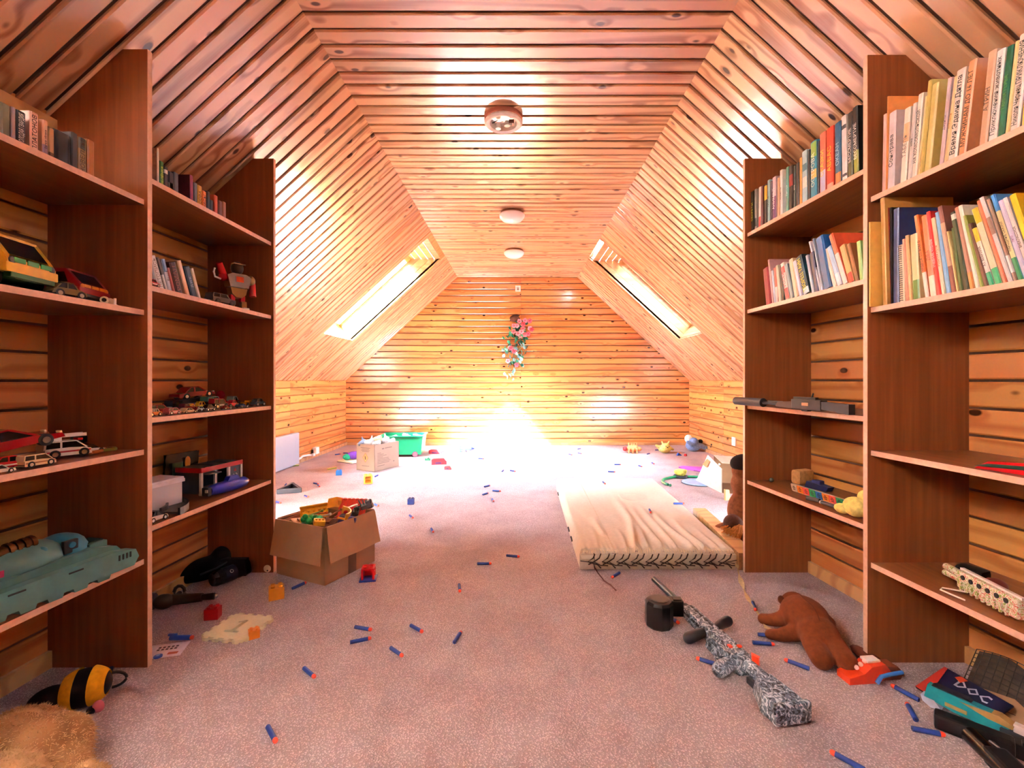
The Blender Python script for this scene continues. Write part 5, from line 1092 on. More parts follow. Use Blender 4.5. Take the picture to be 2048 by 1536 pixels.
# ---------------------------------------------------------------- the white carton and the green bin at the back
A2, B2, C2 = at_z(749.3, 943.9), at_z(713, 939.6), at_z(800.7, 932.4)
WC = mat('#95806f', .75, var=.05, scale=10)
r, L2m, wx2, wy2 = carton('white carton with orange diamond mark, heaped with white soft toys', A2, B2, C2, .27, WC, mat('#cbb8a8', .8))
OD = mat('#e0631f', .6)
q = MB().m(OD)
cx_, cz_, s_ = wx2 * .5, .135, .05
for t0, t1 in (((0, 1), (1, 0)), ((1, 0), (0, -1)), ((0, -1), (-1, 0)), ((-1, 0), (0, 1))):
    p0 = Vector((cx_ + t0[0] * s_ * .8, -.0012, cz_ + t0[1] * s_)); p1 = Vector((cx_ + t1[0] * s_ * .8, -.0012, cz_ + t1[1] * s_)); q.add([L2m @ v for v in (p0, p1, p1 + (Vector((cx_, -.0012, cz_)) - p1) * .14, p0 + (Vector((cx_, -.0012, cz_)) - p0) * .14)], [(0, 1, 2, 3)])
q.m(mat('#e58a55', .6)).add([L2m @ Vector((cx_ + a * s_ * .68, -.001, cz_ + b * s_ * .84)) for a, b in ((0, 1), (1, 0), (0, -1), (-1, 0))], [(0, 1, 2, 3)])
q.m(mat('#3a2a22', .7)).add([L2m @ Vector((cx_ + a, -.0016, cz_ + b)) for a, b in ((-.008, -.02), (.006, -.02), (.01, .02), (-.004, .012))], [(0, 1, 2, 3)]).build('hazard_mark', r)
q = MB().m(mat('#6b5a50', .7))
for k, (w_, z_) in enumerate(((.13, .235), (.10, .222), (.12, .209), (.09, .197), (.10, .05))): q.box((wx2 / 2, -.0006, z_), (w_, .001, .006), L2m)
for k, (w_, z_) in enumerate(((.05, .2), (.09, .185), (.13, .17), (.08, .155), (.16, .14), (.17, .125), (.19, .11), (.17, .095), (.10, .07))): q.box((-.0006, .04 + w_ / 2, z_ - .02), (.001, w_, .0055), L2m)
q.box((-.0006, .12, .22), (.001, .03, .012), L2m).box((-.0006, .2, .222), (.001, .1, .009), L2m).box((-.0006, .28, .07), (.001, .016, .012), L2m); q.build('printed_lines', r)
GP = 'white soft toys heaped in the white carton'
PW, PG, PC = plush('#a8a49e'), plush('#6c727c'), plush('#a18c6a')
soft = [(.85, .12, .282, .05, PG, 'grey-eared white soft toy at the front corner of the white carton', 1), (.62, .2, .286, .055, PW, 'round white soft toy with bent ear, front of the white carton', 1), (.45, .42, .31, .06, PC, 'cream soft toy topmost in the white carton', 0), (.25, .25, .285, .045, PW, 'small white soft toy by the near rim of the white carton', 0), (.3, .62, .295, .055, PW, 'white soft toy in the middle of the white carton', 1), (.15, .8, .285, .045, PW, 'white soft toy at the far rim of the white carton', 0), (.7, .6, .28, .055, PC, 'beige soft toy against the hidden rim of the white carton', 0)]
for u, v, z, rr, m_, lab, ear in soft:
    w = A2 + L2m.to_3x3() @ Vector((u * wx2, v * wy2, 0)); t = thing('soft_toy', uniq(lab), 'soft toy', (w.x, w.y, z - .01), R(random.uniform(0, 90)), GP)
    blob('body', [((0, 0, -.01), (rr, rr * .85, rr * .8)), ((rr * .6, 0, rr * .3), (rr * .5, rr * .5, rr * .5))] + ([([(rr * .5, rr * .3, rr * .5), (rr * .5, rr * .7, rr * 1.3)], [rr * .3, rr * .15])] if ear else []), m_, t, .008)
    MB().m(BLACK).ell((rr * 1.08, .01, rr * .35), .004, 8, 5).ell((rr * 1.08, -.01, rr * .35), .004, 8, 5).build('eyes', t, smooth=True)
GB = mat('#0f8f5f', .4, var=.05)
xa, xb = (757 - CX) / FPX * 5.57, (843 - CX) / FPX * 5.57; ya, yb = 5.57, 5.93
r = thing('toy_bin', uniq('green plastic toy bin on red wheels behind the white carton'), 'storage bin', ((xa + xb) / 2, (ya + yb) / 2, 0), R(4))
wX, wY = (xb - xa), yb - ya
q = MB().m(GB)
for sy in (-1, 1): q.prism([(-wX / 2 + .025, .03), (wX / 2 - .025, .03), (wX / 2, .25), (-wX / 2, .25)], .006, 'y', sy * (wY / 2 - .006) - .003)
for sx in (-1, 1): q.add([(sx * (wX / 2 - .025), -wY / 2 + .006, .03), (sx * (wX / 2 - .025), wY / 2 - .006, .03), (sx * wX / 2, wY / 2 - .006, .25), (sx * wX / 2, -wY / 2 + .006, .25), (sx * (wX / 2 - .031), -wY / 2 + .006, .03), (sx * (wX / 2 - .031), wY / 2 - .006, .03), (sx * (wX / 2 - .006), wY / 2 - .006, .25), (sx * (wX / 2 - .006), -wY / 2 + .006, .25)], HEXF)
q.box((0, 0, .033), (wX - .05, wY - .02, .006)); q.build('tub', r)
q = MB().m(GB)
for sy in (-1, 1): q.box((0, sy * wY / 2, .25), (wX + .03, .022, .014), b=.003)
for sx in (-1, 1): q.box((sx * wX / 2, 0, .25), (.022, wY, .014), b=.003)
q.build('rim', r)
for sx in (-.28, .32):
    for sy in (-1, 1):
        MB().m(mat('#d2606a', .4)).cyl((sx * wX, sy * (wY / 2 - .02), .034), (sx * wX, sy * (wY / 2 + .004), .034), .026, seg=16).m(mat('#5e3a5e', .5)).cyl((sx * wX, sy * (wY / 2 - .022), .034), (sx * wX, sy * (wY / 2 + .002), .034), .034, seg=18).build('wheel', r, smooth=True)
GBT = 'pale toys on top of the green bin'
for k, (cw, c, u, v, ex) in enumerate((('white', '#e4e8e8', -.08, -.1, 'nearest the carton'), ('mint', '#a9d6c4', .0, .08, 'deep in the middle'), ('pale blue', '#b8cfdd', .08, -.08, 'by the front rim'), ('ivory', '#e6dfcd', .15, .05, 'by the far rim'), ('silver-grey', '#b9bfc2', .21, -.06, 'at the outer end'))):
    t = thing('toy_scrap', uniq('%s toy scrap heaped in the green bin, %s' % (cw, ex.replace('nearest the carton', 'next to the carton'))), 'toy', ((xa + xb) / 2 + u, (ya + yb) / 2 + v, .235), R(40 * k), GBT)
    MB().m(mat(c, .5)).box((0, 0, 0), (.07, .03, .03), b=.006).build('piece', t); MB().m(mat(c, .4)).box((.0, .02, .012), (.02, .05, .02), b=.004).build('lug', t)
t = thing('toy_heap_base', uniq('mint-green play mat folded inside the green bin'), 'mat', ((xa + xb) / 2, (ya + yb) / 2, .036), R(4)); MB().m(mat('#8cc9b4', .7)).box((0, 0, .09), (wX - .08, wY - .06, .17), b=.02).build('fold', t, smooth=30); MB().m(mat('#7ab8a2', .7)).box((.02, 0, .178), (wX - .14, wY - .1, .01), b=.004).build('upper_fold', t)
# ---------------------------------------------------------------- mattress
CT = mat('#c6bba4', .85, var=.06, scale=60, bump=.15); CORD = mat('#2b1a14', .6)
r = thing('mattress', uniq('thin cream mattress with wrinkled cover and laced front edge on carpet'), 'mattress', (0, 0, 0), 0)
MX = [(.305, 2.258), (1.063, 2.258), (1.149, 3.907), (.33, 3.907)]; MZ = .103
def mxy(u, v):
    a = Vector(MX[0]).lerp(Vector(MX[1]), u); b = Vector(MX[3]).lerp(Vector(MX[2]), u); return a.lerp(b, v)
from mathutils import noise as mnoise
NU, NV = 130, 150
vs = []; fs = []
folds = [(.20, .12, .34, .03, -.02, .011), (.36, .0, .62, .035, .16, .020), (.44, .0, .34, .03, .05, .016), (.54, .0, .46, .028, -.02, .018), (.63, .0, .50, .03, -.02, .014), (.74, .0, .46, .03, -.10, .019), (.82, .0, .3, .025, -.06, .012), (.12, .0, .22, .02, .02, .007), (.30, .0, .2, .018, .03, .009), (.9, 0, .25, .02, -.02, .007)]
def topz(u, v):
    z = MZ
    for (u0, v0, v1, w, sl, h) in folds:
        if v < v1:
            t = (v - v0) / (v1 - v0); uc = u0 + sl * t * (1 + .3 * math.sin(t * 5)); ww = w * (.55 + .5 * t)
            env = min(1, t * 7 + .35) * (1 - t) ** .6 if t >= 0 else 0
            z += h * 1.15 * math.exp(-((u - uc) / ww) ** 2) * env
    z += .004 * mnoise.noise(Vector((u * 6, v * 8, .3))) + .0025 * mnoise.noise(Vector((u * 16, v * 9, 2)))
    # gathered little pleats behind the laced edge
    z += .004 * math.sin(u * 150 + 3 * math.sin(u * 31)) * math.exp(-v / .035)
    # ring-shaped wrinkle near the middle
    d = math.hypot((u - .62) * .8, (v - .60) * 1.6); z += .006 * math.exp(-((d - .10) / .03) ** 2) * (1 if u > .5 else .4)
    e = min(u, 1 - u, v * 1.8, (1 - v) * 2); z -= .018 * max(0, 1 - e / .025) ** 2
    return z
for i in range(NU + 1):
    for j in range(NV + 1):
        u, v = i / NU, (j / NV) ** 1.25; p = mxy(u, v); vs.append((p.x, p.y, topz(u, v)))
for i in range(NU):
    for j in range(NV): fs.append((i * (NV + 1) + j, (i + 1) * (NV + 1) + j, (i + 1) * (NV + 1) + j + 1, i * (NV + 1) + j + 1))
MB().m(CT).add(vs, fs).build('cover', r, smooth=180)
q = MB().m(CT); loop = [(u, 0) for u in [k / 40 for k in range(41)]] + [(1, v) for v in [k / 40 for k in range(1, 41)]] + [(u, 1) for u in [1 - k / 40 for k in range(1, 41)]] + [(0, v) for v in [1 - k / 40 for k in range(1, 40)]]
vs = []; fs = []; nL = len(loop)
for (u, v) in loop:
    p = mxy(u, v); c = mxy(.5, .5); d = (p - c).normalized()
    for k, (zz, o_) in enumerate(((topz(u, v) + .001, 0), (.078, .012), (.04, .010), (.008, .004), (.002, -.01))):
        s_ = o_ * .6; vs.append((p.x + d.x * s_ * (1 if u in (0, 1) else 0), p.y + d.y * s_ * (1 if v in (0, 1) else .3), zz))
for i in range(nL):
    for k in range(4): fs.append((i * 5 + k, ((i + 1) % nL) * 5 + k, ((i + 1) % nL) * 5 + k + 1, i * 5 + k + 1))
q.add(vs, fs); q.build('side_band', r, smooth=60)
# central seam, fringe, lacing
MB().m(mat('#b8a888', .8)).tube([tuple(mxy(.22, v / 30)) + (topz(.22, v / 30) + .0008,) for v in range(1, 31)], .0016, 5).build('seam', r)
fr = MB().m(mat('#ddcba4', .85))
for k in range(150):
    u = k / 149; p = mxy(u, .004); ln = random.uniform(.004, .012) if k % 9 else .028; dx = random.uniform(-.006, .006)
    fr.tube([(p.x, p.y, topz(u, .02) - .004), (p.x + dx, p.y - .012, MZ - .006), (p.x + dx * 1.5, p.y - .014, MZ - .006 - ln)], .0012, 3)
fringe = fr.build('fringe', r); fringe['kind'] = 'stuff'
yF = MX[0][1] - .010
MB().m(CT).prism([(MX[0][0] + .004, .082), (MX[1][0] - .004, .082), (MX[1][0] - .004, .058), (MX[0][0] + .004, .06)], .006, 'y', yF - .004).build('lower_hem', r)
lc = MB().m(CORD); n = 10; x0, x1 = MX[0][0] + .07, MX[1][0] - .055; st = (x1 - x0) / (n - 1)
for k in range(n):
    x = x0 + k * st
    lc.tube([(x, yF - .006, .085), (x - st * .12, yF - .007, .066), (x - st * .5, yF - .008, .05), (x + st * .2, yF - .007, .035), (x + st * .42, yF - .006, .018)], .0031, 5)
    lc.tube([(x + st * .42, yF - .006, .088), (x + st * .3, yF - .007, .066), (x - st * .1, yF - .009, .048), (x - st * .45, yF - .008, .036)], .0031, 5)
    lc.tube([(x + st * .9, yF - .007, .03), (x + st * .4, yF - .009, .032), (x, yF - .008, .046)], .0027, 5)
lc.tube([(MX[0][0], yF - .004, .052), (MX[0][0] + .06, yF - .007, .047), (MX[0][0] + .07, yF - .007, .012), (MX[0][0] + .066, yF - .007, .09)], .0024, 5)
lc.tube([(MX[1][0], yF - .004, .055), (MX[1][0] - .05, yF - .007, .048), (MX[1][0] - .01, yF - .006, .04)], .0022, 5)
lc.build('lacing', r)
s0 = at_z(1195, 1146); s1 = at_z(1208, 1163); s2 = at_z(1222, 1172); s3 = at_z(1232, 1182)
MB().m(mat('#5a221c', .7)).tube([(MX[0][0] + .07, yF - .007, .02), (s0.x, s0.y - .005, .004), (s1.x, s1.y, .004), (s2.x, s2.y, .004), (s3.x, s3.y, .003)], .0028, 6).build('loose_cord', r)
# side lacing holes on the flank
for px, py in ((1114, 986), (1138, 1056), (1143, 1075)):
    v_ = (CH - .06) * FPX / (py - CY); u0 = mxy(0, (v_ - 2.258) / 1.65); MB().m(CORD).tube([(u0.x - .012, u0.y - .03, .05), (u0.x - .014, u0.y, .065), (u0.x - .012, u0.y + .03, .05)], .004, 5).build('side_lace', r)
# wooden beam beside the mattress
r = thing('timber_beam', uniq('pale timber beam lying along the mattress beside the upright panel'), 'beam', (0, 0, 0))
bm_ = MB().m(PINE_TRIM); bx0, bx1 = (1470 - CX) / FPX * 2.26, (1489 - CX) / FPX * 2.26
bm_.prism([(bx0 + .018, 2.262), (bx1 + .055, 2.262), (bx1 + .13, 3.05), (bx0 + .095, 3.05)], .085, 'z', 0).build('beam', r); MB().m(mat('#7a4a22', .7, var=.3, scale=90)).prism([(bx0 + .02, 2.2615), (bx1 + .053, 2.2615), (bx1 + .053, 2.262), (bx0 + .02, 2.262)], .082, 'z', .001).build('sawn_end', r)
# ribbon
r = thing('fabric_strap', uniq('narrow beige strap trailing over the carpet from the mattress corner'), 'strap', (0, 0, 0))
pts = [(1473, 1128, .05), (1478, 1150, .003), (1487, 1178, .003), (1497, 1200, .012), (1508, 1216, .01), (1522, 1236, .004), (1530, 1252, .006), (1545, 1264, .003)]
P = [at_z(a, b, z) for a, b, z in pts]; q = MB().m(mat('#cdb384', .8, var=.15, scale=60)); vs = []; fs = []; N_ = 40
def cr(P, t):
    n = len(P) - 1; i = min(int(t * n), n - 1); f_ = t * n - i; a, b, c, d = P[max(i - 1, 0)], P[i], P[i + 1], P[min(i + 2, n)]
    return .5 * ((2 * b) + (c - a) * f_ + (2 * a - 5 * b + 4 * c - d) * f_ * f_ + (3 * b - a - 3 * c + d) * f_ ** 3)
for i in range(N_ + 1):
    p = cr(P, i / N_); d = (cr(P, min(1, i / N_ + .02)) - cr(P, max(0, i / N_ - .02))).normalized(); s_ = d.cross(Vector((0, 0, 1))).normalized(); w_ = .008 + .004 * math.sin(i * .9); tw = .8 * math.sin(i * .35)
    o_ = s_ * w_ * math.cos(tw) + Vector((0, 0, abs(w_ * math.sin(tw)))); p.z = max(p.z, .002)
    vs += [p - s_ * w_ * math.cos(tw), p + o_, p - s_ * w_ * math.cos(tw) + Vector((0, 0, .0015)), p + o_ + Vector((0, 0, .0015))]
for i in range(N_):
    b = i * 4; e = b + 4; fs += [(b, b + 1, e + 1, e), (b + 2, e + 2, e + 3, b + 3), (b, e, e + 2, b + 2), (b + 1, b + 3, e + 3, e + 1)]
q.add(vs, fs).build('strap', r, smooth=60); MB().m(mat('#b79a68', .8)).tube([P[-1] + Vector((k * .006, k * .004 * (-1) ** k, .003)) for k in range(-2, 3)], .003, 6).build('frayed_end', r)
# ---------------------------------------------------------------- camouflage rifle and its drum magazine
CAM = camo('#5d6b76', '#0d0f12', '#c9d0d4', 42); GB_ = mat('#1b1b1e', .35)
r, ln = lay('toy_rifle', 'grey camouflage toy rifle lying on its side, barrel towards the mattress', 'toy gun', (1308, 1172), (1548, 1402))
MB().m(mat('#3b4450', .3, metal=.5)).cyl((0, 0, .03), (.27, 0, .03), .0125, .0135, 16).m(BLACK).cyl((-.001, 0, .03), (.0, 0, .03), .009, seg=12).build('barrel', r, smooth=True)
MB().m(BLACK).cyl((.262, 0, .03), (.29, 0, .03), .019, seg=14).build('gas_block', r, smooth=True)
MB().m(CAM).box((.375, -.002, .03), (.18, .05, .046), b=.01).build('handguard', r)
for k in range(5):
    for z in (.052,): MB().m(BLACK).box((.305 + k * .032, .006, z + .0015), (.02, .009, .003), b=.001).build('rail_slot', r)
for k in range(5): MB().m(BLACK).box((.305 + k * .032, -.0275, .036), (.02, .002, .008)).build('rail_slot', r)
blob('foregrip', [([(.44, -.02, .03), (.45, -.06, .03), (.462, -.098, .028)], [.016, .019, .02])], GB_, r, .005)
blob('side_grip', [([(.43, .02, .03), (.405, .065, .032), (.395, .098, .036)], [.014, .018, .02])], GB_, r, .005)
MB().m(CAM).prism([(.46, -.03), (.48, -.045), (.60, -.05), (.645, -.03), (.65, .025), (.46, .028)], .05, 'z', .004, taper=.88).build('receiver', r)
MB().m(CAM).box((.55, -.01, .055), (.14, .035, .012), b=.004).build('receiver_plate', r)
blob('pistol_grip', [([(.615, -.03, .03), (.628, -.07, .028), (.64, -.095, .028)], [.02, .024, .024])], CAM, r, .005)
MB().m(CAM).tube([(.585, -.04, .028), (.575, -.07, .026), (.6, -.078, .026)], .004, 6).build('trigger_guard', r)
MB().m(mat('#e0431c', .35)).prism([(.635, .018), (.66, .03), (.668, .02), (.65, .01)], .028, 'z', .04).build('safety_lever', r)
MB().m(mat('#e0431c', .35)).box((.585, -.022, .063), (.016, .012, .006), b=.002).build('button', r); MB().m(mat('#e0431c', .35)).box((.59, .008, .063), (.012, .014, .006), b=.002).build('button', r)
MB().m(CAM).cyl((.645, .0, .032), (.80, .004, .036), .022, .02, 14).build('buffer_tube', r, smooth=True)
MB().m(CAM).prism([(.70, -.015), (.72, -.04), (.80, -.075), (.845, -.07), (.85, .03), (.80, .028), (.72, .018)], .052, 'z', .006, taper=.85).build('stock', r)
MB().m(CAM).box((.852, -.02, .034), (.018, .11, .058), b=.008).build('butt_pad', r)
MB().m(GB_).box((.715, -.03, .02), (.06, .014, .02), b=.004).build('stock_latch', r)
p = at_z(1318, 1250)
r = thing('drum_magazine', uniq('black drum magazine standing on the carpet beside the rifle barrel'), 'magazine', (p.x, p.y, 0), R(-4))
DM = mat('#120f10', .28)
MB().m(DM).lathe([(0, 0), (.048, 0), (.052, .006), (.052, .086), (.046, .096), (.038, .099), (0, .099)], 10, Matrix.Rotation(R(18), 4, 'Z')).build('drum', r, smooth=25)
MB().m(DM).box((.062, .01, .068), (.055, .045, .058), b=.004).m(BLACK).box((.068, .01, .0985), (.03, .026, .003)).build('feed_lip', r); MB().m(mat('#2a2322', .3)).lathe([(.036, 0), (.036, .002), (.03, .003), (0, .003)], 14, Matrix.Translation((0, 0, .099))).build('cap_plate', r)
# ---------------------------------------------------------------- brown plush beaver, face down
c0, c1 = at_z(1570, 1235), at_z(1655, 1335)
r = thing('plush_beaver', uniq('brown plush beaver lying face down on the carpet beside the rifle'), 'plush toy', (at_z(1618, 1278).x, at_z(1618, 1278).y, 0), R(-98))
BP = plush('#6b3418', .22); BP2 = plush('#572712', .2)
blob('body', [((-.03, 0, .065), (.105, .078, .066)), ((.065, .0, .055), (.07, .066, .055)), ((-.135, .01, .055), (.055, .05, .05)), ((-.17, .015, .035), (.035, .034, .03)),
              ([(-.06, -.05, .04), (-.07, -.1, .025), (-.085, -.125, .02)], [.03, .022, .02]), ([(.03, -.06, .035), (.03, -.11, .022), (.022, -.14, .018)], [.03, .022, .018]),
              ([(.10, -.035, .045), (.15, -.04, .035), (.178, -.042, .032)], [.035, .034, .034]), ([(.11, .03, .045), (.16, .028, .034), (.19, .028, .03)], [.034, .034, .032]),
              ([(.02, .06, .05), (-.01, .075, .06), (-.03, .07, .07)], [.02, .018, .014])], BP, r, .006, 4)
MB().m(BP2).ell((.15, .098, .018), (.075, .03, .012), 14, 8, Matrix.Rotation(R(12), 4, 'Z')).build('tail', r, smooth=True)
for sy in (-1, 1): MB().m(BP2).ell((-.14, .01 + sy * .047, .072), (.018, .012, .016), 10, 7).build('ear', r, smooth=True)
MB().m(BP2).tube([(-.13 + .25 * k / 12, .004 * math.sin(k), .131 - .0009 * (k - 5) ** 2) for k in range(13)], .0016, 5).build('back_seam', r)
# ---------------------------------------------------------------- other plush toys
p = at_z(150, 1425)
r = thing('plush_bee', uniq('round yellow and black plush bee on the carpet by the toy bookcase'), 'plush toy', (p.x, p.y + .03, 0), R(25))
PYW, PBK = plush('#e0a016', .15), plush('#1a0f12', .2)
blob('body', [((0, 0, .05), (.062, .055, .05)), ((-.075, -.0, .034), (.05, .05, .034))], PBK, r, .005, 4)
def band_ell(xa_, xb_, col):
    q = MB().m(col); prof = []
    for k in range(9):
        x = xa_ + (xb_ - xa_) * k / 8; rr = math.sqrt(max(.0001, 1 - (x / .064) ** 2)); prof.append((rr * .0575, x))
    q.lathe(prof, 24, Matrix.Translation((0, 0, .0515)) @ Matrix.Rotation(R(90), 4, 'Y') @ Matrix.Scale(.92, 4, (1, 0, 0)), cap=False); q.build('stripe', r, smooth=True)
band_ell(-.045, -.014, PYW); band_ell(.018, .052, PYW)
MB().m(BLACK).tube([(.052 + .034 * math.sin(R(k * 18)), .03, .04 + .022 * math.cos(R(k * 18))) for k in range(11)], .004, 7).build('loop', r, smooth=True)
MB().m(mat('#c96a78', .8)).ell((.045, -.05, .014), (.014, .008, .018), 10, 7).build('tongue_patch', r, smooth=True)
for s_ in (-.02, .03): MB().m(PBK).ell((s_, -.05, .008), (.012, .014, .01), 10, 7).build('foot', r, smooth=True)
r = thing('plush_bear', uniq('big beige plush bear sprawled on the carpet at the picture corner'), 'plush toy', (at_z(60, 1520).x - .03, 1.10, 0), R(0))
BE, BE2 = plush('#94683e', .38, 14), plush('#bd9263', .3, 18)
sx = lambda px, y: (px - CX) / FPX * y - r.location.x
blob('body', [((sx(20, 1.06), -.04, .075), (.12, .085, .075)), ((sx(95, 1.1), .01, .06), (.085, .07, .06)), ((sx(60, 1.17), .06, .052), (.10, .06, .05)),
              ([(sx(115, 1.08), .0, .05), (sx(130, 1.05), -.05, .045), (sx(125, 1.0), -.10, .04)], [.05, .045, .045])], BE, r, .007, 4)
MB().m(BE2).ell((sx(165, 1.02), -.09, .035), (.062, .05, .045), 18, 12).build('paw', r, smooth=True); MB().m(BE2).ell((sx(5, .98), -.12, .07), (.085, .06, .062), 18, 12).build('paw', r, smooth=True)
MB().m(plush('#7a5630')).ell((sx(50, 1.12), .01, .112), (.04, .03, .018), 14, 9).build('ear_patch', r, smooth=True)
def fur(parent, m_, n, ln, w):
    bpy.context.view_layer.update(); dg = bpy.context.evaluated_depsgraph_get(); q = MB().m(m_)
    for ch in kids(parent):
        ev = ch.evaluated_get(dg); me = ev.to_mesh(); area = [p.area for p in me.polygons]
        for p in random.choices(me.polygons, weights=area, k=n):
            if p.normal.z < -.3: continue
            vs_ = [me.vertices[i].co for i in p.vertices]; a, b_ = random.random(), random.random(); c = vs_[0] + (vs_[1] - vs_[0]) * a + (vs_[-1] - vs_[0]) * b_
            nn = p.normal; t = nn.cross(Vector((random.uniform(-1, 1), random.uniform(-1, 1), random.uniform(-1, 1)))).normalized(); u_ = nn.cross(t); tip = c + nn * ln * random.uniform(.5, 1) + Vector((random.uniform(-1, 1), random.uniform(-1, 1) - .6, -.8)) * ln * .5
            q.add([c + t * w, c - t * w * .5 + u_ * w, c - t * w * .5 - u_ * w, tip], [(0, 1, 3), (1, 2, 3), (2, 0, 3)])
        ev.to_mesh_clear()
    f_ = q.build('fur', parent); f_['kind'] = 'stuff'
fur(r, BE2, 5000, .014, .0011)
# pony behind the bookcase, only its side shows
p = at_z(1478, 1092)
r = thing('plush_pony', uniq('brown plush pony with black forelock and shaggy tail behind the upright panel'), 'plush toy', (1.285, 2.62, 0), R(200))
PN, PN2 = plush('#7a4628'), plush('#b8763a', .35, 120)
q = blob('body', [((0, 0, .19), (.095, .085, .12)), ((.0, .0, .34), (.075, .07, .08)), (((.0, -.0, .42)), (.07, .065, .07)), ([(.03, .05, .08), (.08, .09, .05)], [.05, .05]), ([(.03, -.05, .08), (.09, -.08, .05)], [.05, .05])], PN, r, .009, 4)
MB().m(plush('#19120f')).ell((.0, 0, .455), (.078, .072, .055), 16, 10).build('forelock', r, smooth=True)
MB().m(plush('#4d2c1c')).ell((.10, .02, .13), (.05, .055, .055), 14, 10).build('hoof', r, smooth=True)
tl = MB().m(PN2); 
for k in range(70):
    a = random.uniform(-1, 1); b = random.uniform(-.5, .6); tl.tube([(.05, .05, .115), (.11 + .01 * b, .06 + .03 * a, .125 + .03 * b), (.16 + .02 * random.random(), .06 + .065 * a, .085 + .06 * b)], [.007, .007, .002], 4)
tl.build('tail', r, smooth=True)
# ---------------------------------------------------------------- far plush and toys against the end wall
p = at_z(1268, 907); r = thing('toy_scorpion', uniq('orange plastic many-legged beast near the end wall'), 'toy animal', (p.x, p.y + .05, 0), R(175)); OP = mat('#d9824a', .5)
q = blob('body', [((0, 0, .055), (.08, .05, .045)), ((-.07, 0, .05), (.04, .035, .03))] + [([(x, s_ * .03, .05), (x + .01, s_ * .075, .05), (x + .015, s_ * .09, .0)], [.012, .01, .008]) for x in (-.05, 0, .05) for s_ in (-1, 1)] + [([(x, 0, .08), (x + .004, 0, .125)], [.012, .006]) for x in (-.05, -.02, .015, .05)], OP, r, .006, 2)
MB().m(mat('#a02a2a', .5)).ell((.1, 0, .05), (.03, .03, .03), 10, 7).build('head', r, smooth=True)
MB().m(BLACK).ell((.122, .015, .062), .006, 8, 5).ell((.122, -.015, .062), .006, 8, 5).build('eyes', r)
p = at_z(1332, 907); r = thing('plush_lion_cub', uniq('pale yellow plush with pointed ears near the end wall'), 'plush toy', (p.x, p.y + .05, 0), R(-80)); 
blob('body', [((0, 0, .055), (.07, .085, .055)), ((.03, .0, .09), (.045, .05, .04)), ([(-.01, .07, .06), (-.01, .12, .04)], [.025, .015]), ([(.0, -.07, .07), (.0, -.12, .10)], [.025, .012]), ([(.02, .03, .11), (.02, .05, .15)], [.016, .008]), ([(.02, -.03, .11), (.02, -.05, .15)], [.016, .008])], plush('#d9cb7a'), r, .007, 2)
MB().m(BLACK).ell((.07, .02, .095), .006, 8, 5).ell((.07, -.02, .095), .006, 8, 5).ell((.078, 0, .08), .007, 8, 5).build('face', r)
p = at_z(1393, 905); r = thing('plush_elephant', uniq('blue-grey plush with white top in the corner by the tipped carton'), 'plush toy', (p.x, p.y + .12, 0), R(-70)); 
blob('body', [((0, 0, .07), (.10, .09, .07)), ((.05, -.03, .13), (.06, .06, .055)), ([(.08, .05, .08), (.1, .12, .05)], [.035, .03]), ([(.06, -.08, .1), (.05, -.13, .13)], [.03, .02])], plush('#6f86ad'), r, .009, 3)
MB().m(plush('#e3d9c4')).ell((-.02, -.05, .16), (.06, .05, .055), 14, 9).build('white_cap', r, smooth=True); MB().m(plush('#2a241f')).ell((.0, .12, .12), (.035, .03, .03), 12, 8).build('dark_ear', r, smooth=True)
# tipped carton on the right
r = thing('tipped_carton', uniq('cardboard box tipped on its side by the knee wall, flap gaping'), 'box', (0, 0, 0))
WB = mat('#d8cdbb', .75); 
f0 = at_y(1420, 970, 3.98); 
bx = Vector((1.70, 4.0, 0)); ang = R(-14); Mb = Matrix.Translation(bx) @ Matrix.Rotation(ang, 4, 'Z')
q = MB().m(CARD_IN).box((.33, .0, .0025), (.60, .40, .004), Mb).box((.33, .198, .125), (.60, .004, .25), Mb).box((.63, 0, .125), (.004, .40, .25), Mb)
q.m(WB).box((.33, 0, .25), (.62, .41, .004), Mb @ Matrix.Rotation(R(2), 4, 'Y')); q.build('carton_body', r)
fl = MB().m(WB); fl.add([Mb @ Vector(v) for v in ((.03, -.20, .0), (.03, -.20, .2), (-.02, .19, .25), (-.12, .16, .02))], [(0, 1, 2, 3)]); fl.add([Mb @ Vector(v) for v in ((.026, -.196, .0), (.026, -.196, .2), (-.024, .194, .25), (-.124, .164, .02))], [(3, 2, 1, 0)]); fl.build('flap', r)
MB().m(mat('#d98a55', .7)).add([Mb @ Vector(v) for v in ((-.055, .06, .16), (-.025, .06, .215), (-.035, .145, .225), (-.075, .145, .17))], [(0, 1, 2, 3)]).build('label_patch', r)
q = MB().m(mat('#1d1613', .6)); q.lathe([(.028, 0), (.028, .002), (.022, .002), (.022, 0)], 16, Mb @ frame((.26, .1955, .13), (1, 0, 0), (0, 0, 1), (0, -1, 0)), cap=False).m(WHT).lathe([(.012, 0), (.012, .002), (0, .002)], 12, Mb @ frame((.26, .1955, .125), (1, 0, 0), (0, 0, 1), (0, -1, 0))).build('round_mark', r); MB().m(WHT).lathe([(.01, 0), (.01, .002), (0, .002)], 12, Mb @ frame((.075, .1955, .17), (1, 0, 0), (0, 0, 1), (0, -1, 0))).build('hole', r)
